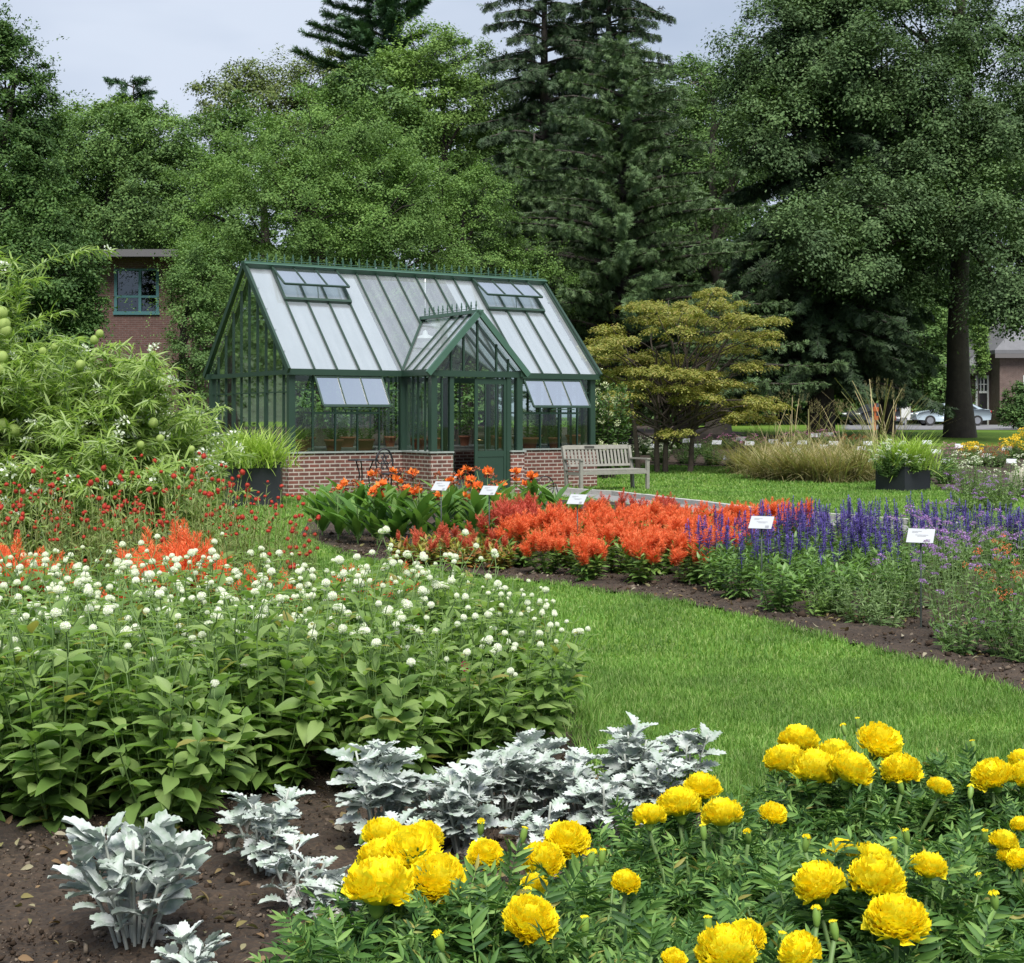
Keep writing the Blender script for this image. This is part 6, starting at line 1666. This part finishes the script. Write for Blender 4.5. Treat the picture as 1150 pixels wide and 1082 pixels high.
# a hydrangea behind the right corner of the glasshouse
hyd = [cluster(95 + i, leaf_mat('florets_hydrangea', [(0.66, 0.70, 0.42), (0.75, 0.76, 0.58)], .25), 60, 1.2, s=.28) for i in range(2)]
D = 35.5; x = X(682, D); rt = plant_root('hydrangea', x, D, 0, 'hydrangea with cream green flower heads behind the glasshouse corner', 'shrub')
r_ = np.random.default_rng(97); lb, sb = Bag(), Bag()
stems_and_leaves(r_, 60, 2.2, .62, 14, .17, LEAF_OV, lb, sb, arch=.3, low=.2, tip_big=.8, stem_r=.008, hvar=.4); lb.build('foliage', g_deep, rt); sb.build('stem', bark, rt)
for (a, c) in [(663, 404), (672, 412), (683, 446), (690, 449), (677, 462), (684, 466), (676, 471), (672, 498), (688, 501), (680, 503), (692, 500), (679, 434), (671, 440), (692, 474), (668, 452)]:
    d_ = D - .5; p = P(a, c, d_); link('flower_head', hyd[a % 2], rt, (p[0] - x, p[1] - D, p[2] - float(gz(x, D))), (a, c, 0), .11)
# stone at the right edge
rt_x, rt_y = G(1150, 551)
V, T = ico(3); r_ = np.random.default_rng(12); V = V * [.34, .25, .30] * (1 + .12 * np.sin(V[:, :1] * 5 + 1) * np.cos(V[:, 2:] * 6)); V[:, 2] = np.maximum(V[:, 2], -.18) + .18
b = Bag(); b.raw(V, None, T); o = b.build('garden_stone', flat_mat('pale_stone', (.36, .32, .26), .9, noise=(6, .6), bump=(14, .5)), None, (rt_x, rt_y, 0)); tag(o, 'pale rounded garden stone at the right edge of the back bed', 'stone')

# ------------------------------------------------------------------ inside the glasshouse
terra = flat_mat('terracotta', (0.36, 0.13, 0.07), .8, noise=(8, .75))
def pot_mesh(r, h):
    b = Bag(); ang = np.linspace(0, 2 * np.pi, 18, endpoint=False); V = []
    for rr, z in ((.68, 0), (.90, .80), (1.0, .80), (1.03, 1.0), (.92, 1.0), (.88, .86), (0.01, .86)): V += [[rr * r * math.cos(a), rr * r * math.sin(a), z * h] for a in ang]
    b.raw(V, [[k * 18 + i, k * 18 + (i + 1) % 18, (k + 1) * 18 + (i + 1) % 18, (k + 1) * 18 + i] for k in range(6) for i in range(18)], None); return b.mesh('pot', terra)
PM = [pot_mesh(.14, .24), pot_mesh(.20, .24)]
def staging(lx0, lx1, ly, label):
    rt = empty('staging_bench', GL((lx0 + lx1) / 2, ly, .04), TH, label, 'bench'); w = (lx1 - lx0) / 2
    b = Bag()
    for k in range(6): box(b, -w, w, -.27 + k * .095, -.19 + k * .095, .78, .81)
    box(b, -w, w, -.26, -.22, .70, .779); box(b, -w, w, .18, .22, .70, .779); b.build('top', teak, rt, smooth=False)
    for sx in (-w + .03, w - .07):
        for sy in (-.25, .17): b = Bag(); box(b, sx, sx + .05, sy, sy + .05, 0, .70); b.build('leg', green, rt, smooth=False)
staging(.35, 2.35, .62, 'slatted plant bench inside the glasshouse behind the left front wall'); staging(4.95, 6.95, .62, 'slatted plant bench inside the glasshouse behind the right front wall')
staging(.5, 3.4, 3.9, 'long slatted plant bench along the back wall, left half'); staging(3.7, 6.8, 3.9, 'long slatted plant bench along the back wall, right half')
ip = [(.55, .60, 0, 'spider plant in a clay pot at the left front corner inside', 'spider'), (1.25, .62, 1, 'leafy plant in a wide clay pot under the left wall vent', 'bush'), (1.95, .62, 1, 'sprawling plant in a clay pot beside the porch', 'bush'),
      (5.25, .62, 0, 'small leafy plant in a clay pot right of the porch inside', 'bush'), (5.95, .62, 1, 'tall leafy plant in a clay pot under the right wall vent', 'tall'), (6.6, .62, 0, 'leafy plant in a clay pot at the right front corner inside', 'bush'),
      (1.0, 3.9, 0, 'potted plant on the back bench, leftmost', 'bush'), (2.1, 3.9, 1, 'potted plant on the back bench, second from left', 'tall'), (3.1, 3.9, 1, 'potted plant on the back bench, seen through the open door', 'bush'), (4.2, 3.9, 0, 'potted plant on the back bench, third from right', 'tall'),
      (5.1, 3.9, 1, 'potted plant on the back bench, second from right', 'bush'), (6.2, 3.9, 0, 'potted plant on the back bench, rightmost', 'tall')]
for i, (lx, ly, pk, lab, kd) in enumerate(ip):
    rt = empty('potted_plant', GL(lx, ly, .851), i, lab, 'potted plant', 'potted plants in the glasshouse'); link('pot', PM[pk], rt)
    if kd == 'spider': o = grass_tuft(np.random.default_rng(i), 120, .42, .05, curl=.9, spread=.04, base=(0, 0, .22)).build('foliage', g_milk, rt)
    else:
        lb, sb = Bag(), Bag(); stems_and_leaves(np.random.default_rng(i), 16, .75 if kd == 'tall' else .42, .26, 8, .10, LEAF_L, lb, sb, arch=.3); o = lb.build('foliage', g_mid if i % 2 else g_sal, rt, (0, 0, .18)); sb.build('stem', stem_green, rt, (0, 0, .18))
stm = flat_mat('shelf_metal', (.16, .2, .18), .5)
rt = empty('pot_stand', GL(3.55, .9, .04), TH, 'plant stand just inside the open glasshouse door', 'stand')
b = Bag(); box(b, -.45, .45, -.25, .25, .78, .82); b.build('top', stm, rt, smooth=False)
for sx in (-1, 1): b = Bag(); tubes(b, [[[sx * .3, 0, 0], [sx * .25, 0, .78]]], [.025, .02], 6); b.build('leg', stm, rt)
for i, (a, pk) in enumerate([(3.3, 0), (3.75, 1)]):
    rt = empty('potted_plant', GL(a, .9, .862), i, ['small clay potted plant at left on the stand inside the door', 'wide clay potted plant at right on the stand inside the door'][i], 'potted plant', 'potted plants in the glasshouse'); link('pot', PM[pk], rt)
    lb, sb = Bag(), Bag(); stems_and_leaves(np.random.default_rng(40 + i), 14, .34, .2, 7, .10, LEAF_L, lb, sb); lb.build('foliage', g_light, rt, (0, 0, .18)); sb.build('stem', stem_green, rt, (0, 0, .18))
rt = empty('bucket', GL(3.28, -.55, .04), 0, 'white bucket standing on the floor in the glasshouse doorway', 'bucket')
b = Bag(); ang = np.linspace(0, 2 * np.pi, 20, endpoint=False); V = []
for rr, z in ((.11, 0), (.14, .26), (.15, .27), (.15, .29), (.135, .29), (.11, .02)): V += [[rr * math.cos(a), rr * math.sin(a), z] for a in ang]
b.raw(V, [[k * 20 + i, k * 20 + (i + 1) % 20, (k + 1) * 20 + (i + 1) % 20, (k + 1) * 20 + i] for k in range(5) for i in range(20)]); b.build('pail', lm, rt)
b = Bag(); tubes(b, [ring([0, 0, .27], .15, 'y', 12, 1.0, 0.2, 2.94)], [.004] * 12, 5); b.build('handle', stm, rt)

# ------------------------------------------------------------------ buildings
def brick_house_left():
    D = 50.0; x0, x1 = X(106, D), X(215, D); z0 = float(gz(0, D)); zt = Zt(290, D)
    bm_ = brick_mat('brick_red_left', (0.12, 0.06, 0.05), (0.10, 0.052, 0.044), (0.15, 0.11, 0.10), .22, .075, .010)
    rt = empty('brick_building', (x0, D, z0), 0, 'red brick building with a flat dark roof and blue green windows, left', 'building')
    W = x1 - x0; H = zt - z0; Dp = 9.0
    wx0, wx1 = X(130, D) - x0, X(177, D) - x0; wz0, wz1 = Zt(350, D) - z0, Zt(302, D) - z0
    b = Bag(); lz0, lz1 = wz0 - 3.0, wz1 - 3.0
    box(b, 0, wx0, 0, .3, 0, H); box(b, wx1, W, 0, .3, 0, H); box(b, wx0, wx1, 0, .3, wz1, H); box(b, wx0, wx1, 0, .3, 0, wz0)
    box(b, 0, .3, .3, Dp, 0, H); box(b, W - .3, W, .3, Dp, 0, H); box(b, .3, W - .3, Dp - .3, Dp, 0, H); b.build('wall', bm_, rt, smooth=False)
    b = Bag(); box(b, -.7, W + .7, -.9, Dp + .5, H, H + .16); 
    rf = b.build('roof', flat_mat('slate_roof', (.10, .105, .12), .6, noise=(3, .7)), rt, smooth=False)
    b = Bag(); box(b, -.72, W + .72, -.93, -.905, H - .05, H + .20); b.build('fascia', flat_mat('fascia_grey', (.10, .095, .10), .6), rf, smooth=False)
    teal = flat_mat('teal_frame', (.05, .14, .15), .5); dg = glass_mat('dark_window', (.25, .3, .3), 1.2, .10)
    for (a, c) in ((wz0, wz1),):
        b = Bag()
        for xx in (wx0, (wx0 * .42 + wx1 * .58), wx1): box(b, xx - .05, xx + .05, -.03, .10, a, c)
        box(b, wx0 - .08, wx1 + .08, -.06, .08, a - .12, a); box(b, wx0, wx1, -.025, .08, c - .07, c); box(b, wx0, wx1, -.02, .07, a + (c - a) * .32, a + (c - a) * .32 + .08)
        f = b.build('window', teal, rt, smooth=False)
        b = Bag(); b.raw([[wx0, .04, a], [wx1, .04, a], [wx1, .04, c], [wx0, .04, c]], [[0, 1, 2, 3]]); b.build('pane', dg, f)
        b = Bag(); box(b, wx0 + .1, wx0 + (wx1 - wx0) * .5, .16, .18, a + (c - a) * .38, c); b.build('window_blind', flat_mat('grey_blind', (.20, .21, .25), .8), f, smooth=False)
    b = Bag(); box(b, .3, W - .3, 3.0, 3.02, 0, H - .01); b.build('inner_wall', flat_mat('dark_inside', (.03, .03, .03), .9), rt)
brick_house_left()
def gable_roof(b, x0, x1, y0, y1, z0, h, over=.4):
    xm = (x0 + x1) / 2
    V = [[x0 - over, y0 - over, z0], [xm, y0 - over, z0 + h], [x1 + over, y0 - over, z0], [x0 - over, y1 + over, z0], [xm, y1 + over, z0 + h], [x1 + over, y1 + over, z0]]
    V += [[v[0], v[1], v[2] - .18] for v in V]
    b.raw(V, [[0, 1, 4, 3], [1, 2, 5, 4], [6, 9, 10, 7], [7, 10, 11, 8], [0, 6, 7, 1], [1, 7, 8, 2], [3, 4, 10, 9], [4, 5, 11, 10], [0, 3, 9, 6], [2, 8, 11, 5]])
def brick_house_right():
    D = 98.0; z0 = float(gz(0, D)); xl = X(1096, D); rt = empty('brick_house', (xl, D, z0), 0, 'brick house with slate hipped roofs and a white door frame, far right', 'house')
    bm_ = brick_mat('brick_red_right', (0.15, 0.095, 0.08), (0.12, 0.078, 0.068), (0.20, 0.17, 0.15), .22, .075, .010)
    slate = flat_mat('slate', (.14, .14, .15), .7, noise=(2, .75)); white = flat_mat('white_trim', (.62, .63, .62), .5); dark = flat_mat('dark_pane', (.025, .027, .03), .15)
    m = lambda px: X(px, D) - xl; zz = lambda py: Zt(py, D) - z0
    b = Bag(); box(b, 0, m(1120), 1.5, 9, 0, zz(414)); b.build('wall', bm_, rt, smooth=False)
    b = Bag(); box(b, m(1120), m(1240), -.5, 12, 0, zz(398)); b.build('wall', bm_, rt, smooth=False)
    def hip(x0, x1, y0, y1, z, h, name):
        b = Bag(); o = .5; i = min(x1 - x0, y1 - y0) / 2 + o
        V = [[x0 - o, y0 - o, z], [x1 + o, y0 - o, z], [x1 + o, y1 + o, z], [x0 - o, y1 + o, z], [x0 - o, y0 - o, z + .25], [x1 + o, y0 - o, z + .25], [x1 + o, y1 + o, z + .25], [x0 - o, y1 + o, z + .25]]
        if x1 - x0 > y1 - y0: V += [[x0 - o + i, (y0 + y1) / 2, z + h], [x1 + o - i, (y0 + y1) / 2, z + h]]; Q = [[4, 5, 9, 8], [6, 7, 8, 9]]; T = [[7, 4, 8], [5, 6, 9]]
        else: V += [[(x0 + x1) / 2, y0 - o + i, z + h], [(x0 + x1) / 2, y1 + o - i, z + h]]; Q = [[5, 6, 9, 8], [7, 4, 8, 9]]; T = [[4, 5, 8], [6, 7, 9]]
        b.raw(V, [[3, 2, 1, 0], [0, 1, 5, 4], [1, 2, 6, 5], [2, 3, 7, 6], [3, 0, 4, 7]] + Q, T); return b.build(name, slate, rt, smooth=False)
    hip(0, m(1120) + 4, 1.5, 9, zz(414), 2.6, 'roof'); hip(m(1120), m(1240), -.5, 12, zz(398), 3.6, 'roof')
    b = Bag(); box(b, -.4, m(1120) - .62, .9, 1.0, zz(414) - .35, zz(414) - .01); box(b, m(1120) - .5, m(1240), -1.06, -1.0, zz(398) - .3, zz(398) - .01); b.build('eave_trim', flat_mat('eave_grey', (.12, .11, .11), .6), rt, smooth=False)
    dx0, dx1 = m(1103), m(1118); dt = zz(421)
    b = Bag(); box(b, dx0, dx0 + .14, 1.38, 1.498, 0, dt); box(b, dx1 - .10, dx1, 1.38, 1.498, 0, dt); box(b, dx0 + .142, dx1 - .102, 1.38, 1.498, dt - .14, dt); box(b, dx0 + .142, dx1 - .102, 1.38, 1.498, dt - 1.25, dt - 1.10)
    for k in (1, 2): xx = dx0 + .14 + (dx1 - dx0 - .24) * k / 3; box(b, xx - .03, xx + .03, 1.40, 1.49, dt - 1.098, dt - .142)
    box(b, dx0 + .142, dx1 - .102, 1.405, 1.485, dt - .66, dt - .60)
    d = b.build('door_frame', white, rt, smooth=False)
    b = Bag(); box(b, dx0 + .142, dx1 - .102, 1.45, 1.497, .02, dt - 1.252); b.build('door', flat_mat('door_dark', (.02, .017, .018), .4), rt, smooth=False)
    b = Bag(); box(b, dx0 + .142, dx1 - .102, 1.46, 1.496, dt - 1.098, dt - .142); b.build('pane', dark, d, smooth=False)
    b = Bag(); wx = m(1146); box(b, wx, wx + 1.6, -.56, -.502, zz(455), zz(422)); w = b.build('window', white, rt, smooth=False)
    b = Bag(); box(b, wx + .1, wx + .76, -.58, -.562, zz(454), zz(423)); box(b, wx + .84, wx + 1.5, -.58, -.562, zz(454), zz(423)); b.build('pane', dark, w, smooth=False)
brick_house_right()

# ------------------------------------------------------------------ cars
def car(px, D, rz, paint, label, s=1.0):
    x = X(px, D); rt = empty('parked_car', (x, D, float(gz(x, D)) + .03), rz, label, 'car', 'cars parked on the drive'); rt.scale = (s,) * 3
    dark = flat_mat('car_glass', (.03, .035, .04), .08); tyre = flat_mat('tyre', (.02, .02, .02), .8); rim = flat_mat('rim', (.4, .4, .42), .3, .8)
    # lower body: profile across the length, lofted through the width
    prof = [(-2.25, .38), (-2.28, .62), (-2.15, .80), (-1.5, .92), (-1.0, .97), (0, .98), (1.2, .99), (1.75, 1.02), (2.2, .98), (2.30, .70), (2.26, .36), (1.0, .26), (-1.0, .26)]
    b = Bag(); ys = [(-.88, .93), (-.90, 1.0), (-.78, 1.0), (0, 1.0), (.78, 1.0), (.90, 1.0), (.88, .93)]; n = len(prof); V = []
    for y, k in ys:
        edge = abs(y) > .8
        for (a, z) in prof: V.append([a * (.985 if edge else 1), y if not (edge and z > .9) else y * .965, z + (.03 * (1 - (y / .9) ** 2) if z > .7 else 0)])
    Q = [[j * n + i, j * n + (i + 1) % n, (j + 1) * n + (i + 1) % n, (j + 1) * n + i] for j in range(len(ys) - 1) for i in range(n)]
    T = [[0, i + 1, i] for i in range(1, n - 1)] + [[(len(ys) - 1) * n, (len(ys) - 1) * n + i, (len(ys) - 1) * n + i + 1] for i in range(1, n - 1)]
    b.raw(V, Q, T); b.build('body', paint, rt)
    cab = [(-1.15, .96), (-.45, 1.34), (-.1, 1.42), (.7, 1.44), (1.1, 1.38), (1.8, 1.03)]
    b = Bag(); V = []; m = len(cab)
    for y, f in ((-.80, 0), (-.66, 1), (0, 1.02), (.66, 1), (.80, 0)):
        for (a, z) in cab: V.append([a, y if f else y, (z if f else .965) + (.015 if f > 1 else 0)])
    Q = [[j * m + i, (j + 1) * m + i, (j + 1) * m + i + 1, j * m + i + 1] for j in range(4) for i in range(m - 1)]
    b.raw(V, Q); c = b.build('cabin', paint, rt)
    b = Bag()
    for sg in (-1, 1):
        def yy(z): return sg * (.812 - (z - .965) * .30)
        for pl in ([(-.98, 1.0), (-.42, 1.30), (.22, 1.36), (.22, 1.0)], [(.28, 1.0), (.28, 1.36), (1.02, 1.32), (1.5, 1.03)]): b.raw([[a, yy(z), z] for a, z in pl], [[0, 1, 2, 3]])
    b.raw([[-1.12, -.70, 1.0], [-1.12, .70, 1.0], [-.50, .60, 1.33], [-.50, -.60, 1.33]], [[0, 1, 2, 3]]); b.raw([[1.78, -.66, 1.06], [1.78, .66, 1.06], [1.16, .58, 1.38], [1.16, -.58, 1.38]], [[0, 1, 2, 3]])
    b.build('window', dark, rt, smooth=False)
    for wx in (-1.42, 1.42):
        for sg in (-1, 1):
            a = np.linspace(0, 2 * np.pi, 20, endpoint=False); b = Bag(); V = [[wx + r * math.cos(t), sg * yv, .32 + r * math.sin(t)] for yv, r in ((.70, .30), (.72, .32), (.915, .32), (.92, .29), (.90, .20)) for t in a]
            b.raw(V, [[k * 20 + i, k * 20 + (i + 1) % 20, (k + 1) * 20 + (i + 1) % 20, (k + 1) * 20 + i] for k in range(4) for i in range(20)]); w = b.build('wheel', tyre, rt)
            b = Bag(); V = [[wx, sg * .90, .32]] + [[wx + .2 * math.cos(t), sg * .91, .32 + .2 * math.sin(t)] for t in a]; b.raw(V, None, [[0, 1 + i, 1 + (i + 1) % 20] for i in range(20)]); b.build('rim', rim, w)
    for sg in (-1, 1):
        b = Bag(); box(b, -2.27, -2.12, sg * .62 - .16, sg * .62 + .16, .66, .78); b.build('headlight', flat_mat('lamp_clear', (.7, .72, .74), .1), rt)
        b = Bag(); box(b, 2.16, 2.31, sg * .66 - .14, sg * .66 + .14, .78, .92); b.build('tail_light', flat_mat('lamp_red', (.3, .02, .02), .2), rt)
car(1067, 88, -.05, flat_mat('paint_silver', (.42, .50, .55), .25, .4), 'silver blue sedan parked behind the oak trunk')
car(985, 92, .5, flat_mat('paint_dark', (.05, .055, .065), .2, .3), 'dark car parked behind the tall reed grasses')
# small post sign and a striped barrier by the drive
D = 74; x = X(1017, D); rt = empty('post_sign', (x, D, float(gz(x, D))), 0, 'small white notice on a post left of the silver car', 'sign')
b = Bag(); box(b, -.04, .04, -.04, .04, 0, 1.45); b.build('post', flat_mat('post_grey', (.3, .3, .28), .7), rt, smooth=False)
b = Bag(); box(b, -.24, .24, -.075, -.045, .62, 1.20); b.build('board', flat_mat('white_board', (.7, .7, .7), .5), rt, smooth=False)
D = 72; x = X(993, D); rt = empty('road_barrier', (x, D, float(gz(x, D))), .2, 'orange barrier with crossbars on the drive edge', 'barrier')
orng = flat_mat('barrier_orange', (.55, .13, .04), .6)
for sx in (-.5, .5): b = Bag(); box(b, sx - .05, sx + .05, -.03, .03, 0, 1.35); b.build('leg', orng, rt, smooth=False)
for z in (.5, .95): b = Bag(); box(b, -.62, .62, -.06, -.032, z, z + .22); b.build('rail', orng, rt, smooth=False)

# ------------------------------------------------------------------ grass blades and mulch
g_grass = leaf_mat('blades_grass', [(0.095, 0.20, 0.04), (0.135, 0.265, 0.055), (0.18, 0.315, 0.07), (0.30, 0.38, 0.15)], .38, .6, .2, noise=(1.3, .75))
rng = np.random.default_rng(99)
BLADE = (np.array([[-.5, 0, 0], [.5, 0, 0], [.36, .55, .04], [-.36, .55, .04], [0, 1, -.10]], float), np.array([[0, 1, 2, 3]]), np.array([[3, 2, 4]]))
def blades(N, x0, x1, y0, y1, h, w, lean=.45, excl=(), extra=None):
    x = rng.uniform(x0, x1, N); y = rng.uniform(y0, y1, N)
    ok = (np.abs(x) < .42 * y + 1.6)
    for p in excl: ok &= ~in_poly(x, y, p)
    if extra is not None: ok &= extra(x, y)
    x, y = x[ok], y[ok]; n = len(x)
    a = rng.uniform(0, 6.28, n); t = np.abs(rng.normal(0, lean, n))
    d = np.stack([np.sin(t) * np.cos(a), np.sin(t) * np.sin(a), np.cos(t)], -1)
    nn = norm(np.stack([-np.cos(a), -np.sin(a), 0 * a + .3], -1) + rng.normal(0, .6, (n, 3)))
    H = h * rng.uniform(.6, 1.25, n) * (1 + .25 * np.sin(x * 3.1) * np.cos(y * 2.3))
    b = Bag(); b.add(BLADE, np.stack([x, y, gz(x, y)], -1), frames(d, nn), np.stack([np.full(n, w) * rng.uniform(.7, 1.3, n), H, H], -1)); return b
gl_poly = [GL(-.1, -.05)[:2], GL(PX0, -.05)[:2], GL(PX0, PY - .05)[:2], GL(PX1, PY - .05)[:2], GL(PX1, -.05)[:2], GL(LEN + .1, -.05)[:2], GL(LEN + .1, DEP + .1)[:2], GL(-.1, DEP + .1)[:2]]
path_poly = [tuple(p) for p in kl] + [tuple(c + m * .85) for c, m in zip(kl, nrm)][::-1]
kerb_poly = [tuple(c - m * .08) for c, m in zip(kl, nrm)] + [tuple(c + m * .1) for c, m in zip(kl, nrm)][::-1]
NB = NEAR_BED; MBD = MID_BED
tag(blades(290000, -1.2, 5.6, 4.5, 9.0, .042, .0050, .75, (NB, MBD)).build('grass', g_grass), 'short bright green lawn grass near the front bed', 'grass', kind='stuff')
tag(blades(210000, -4, 7.6, 8.6, 15.5, .045, .008, .75, (NB, MBD)).build('grass', g_grass), 'short green lawn grass between the two flower beds', 'grass', kind='stuff')
tag(blades(150000, -12, 14, 15, 30, .05, .016, .7, (NB, MBD, path_poly, kerb_poly, gl_poly)).build('grass', g_grass), 'lawn grass around the glasshouse and bench', 'grass', kind='stuff')
tag(blades(90000, -2, 22, 28, 50, .06, .026, .7, (BACK_BED, kerb_poly, path_poly, gl_poly)).build('grass', g_grass), 'lawn grass in front of the back bed', 'grass', kind='stuff')
# longer tufts where the lawn meets the front bed
def edge_mask(x, y):
    m = np.zeros(x.shape, bool)
    pts = np.array(NEAR_BED[2:-1]); 
    for i in range(len(pts) - 1):
        a, c = pts[i], pts[i + 1]; ab = c - a; t = np.clip(((x - a[0]) * ab[0] + (y - a[1]) * ab[1]) / (ab @ ab), 0, 1)
        m |= np.hypot(x - a[0] - t * ab[0], y - a[1] - t * ab[1]) < .10
    return m
tag(blades(120000, -1.0, 3.5, 5.0, 12, .12, .007, .55, (), edge_mask).build('grass', g_grass), 'longer grass fringe along the edge of the front bed', 'grass', kind='stuff')
def mid_edge(x, y):
    m = np.zeros(x.shape, bool); pts = np.array(MID_BED[:13])
    for i in range(len(pts) - 1):
        a, c = pts[i], pts[i + 1]; ab = c - a; t = np.clip(((x - a[0]) * ab[0] + (y - a[1]) * ab[1]) / (ab @ ab), 0, 1)
        m |= np.hypot(x - a[0] - t * ab[0], y - a[1] - t * ab[1]) < .05 + .04 * np.sin(x * 9) * np.sin(y * 7)
    return m
tag(blades(420000, -3.2, 5.0, 7.4, 18, .06, .008, .7, (), mid_edge).build('grass', g_grass), 'grass fringe along the mulch of the middle bed', 'grass', kind='stuff')
chip = leaf_mat('mulch_chips', [(0.022, 0.015, 0.010), (0.04, 0.028, 0.02), (0.075, 0.053, 0.038), (0.16, 0.13, 0.10)], 0, .95, .1)
CH = (np.array([[-.5, -.3, 0], [.4, -.4, .05], [.5, .3, 0], [-.3, .4, .1], [0, 0, .45], [0, 0, -.3]], float), None, np.array([[0, 1, 4], [1, 2, 4], [2, 3, 4], [3, 0, 4], [1, 0, 5], [2, 1, 5], [3, 2, 5], [0, 3, 5]]))
def chips(N, x0, x1, y0, y1, s, poly, z0):
    x = rng.uniform(x0, x1, N); y = rng.uniform(y0, y1, N); ok = in_poly(x, y, poly) & (np.abs(x) < .4 * y + .4); x, y = x[ok], y[ok]; n = len(x)
    b = Bag(); S = np.stack([np.full(n, s), np.full(n, s), np.full(n, s)], -1) * (rng.pareto(3.0, (n, 1)) * .6 + .35).clip(0, 3) * rng.uniform(.35, 1.6, (n, 3))
    b.add(CH, np.stack([x, y, gz(x, y) + z0 + rng.normal(0, .008, n)], -1), frames(rvec(rng, n) * [1, 1, .3], rvec(rng, n) + [0, 0, 1.2]), S); return b
tag(chips(90000, -3, 4, 3.6, 7.0, .011, NB, .022).build('soil_crumbs', chip), 'crumbs of dark soil and small stones on the front bed', 'soil', kind='stuff')
tag(chips(60000, -3.6, 7.5, 7.5, 19, .022, MBD, .024).build('mulch', chip), 'brown bark mulch on the middle bed', 'mulch', kind='stuff')

# dead leaves, fallen petals and a few weeds on the open soil
x = rng.uniform(-2.6, 2.0, 900); y = rng.uniform(3.7, 6.2, 900); ok = in_poly(x, y, NB) & (np.abs(x) < .4 * y); x, y = x[ok], y[ok]; n = len(x)
b = Bag(); b.add(leaf_tpl(.45, 4, .5, .3), np.stack([x, y, np.full(n, .04)], -1), frames(rvec(rng, n) * [1, 1, .25], rng.normal(0, .5, (n, 3)) + [0, 0, 1.]), rng.uniform(.015, .05, n))
tag(b.build('leaf_litter', leaf_mat('litter_leaves', [(0.10, 0.06, 0.03), (0.20, 0.13, 0.07), (0.16, 0.15, 0.05), (0.35, 0.31, 0.25)], .15, .9)), 'dry brown leaves scattered on the soil of the front bed', 'leaf litter', kind='stuff')
x = rng.uniform(-3, 7, 2600); y = rng.uniform(7.5, 18, 2600); ok = in_poly(x, y, MBD); x, y = x[ok], y[ok]; n = len(x)
b = Bag(); b.add(leaf_tpl(.45, 3, .5, .3), np.stack([x, y, np.full(n, .045)], -1), frames(rvec(rng, n) * [1, 1, .25], rng.normal(0, .5, (n, 3)) + [0, 0, 1.]), rng.uniform(.02, .06, n))
tag(b.build('leaf_litter', MATS['litter_leaves']), 'dry leaf scraps scattered on the mulch of the middle bed', 'leaf litter', kind='stuff')
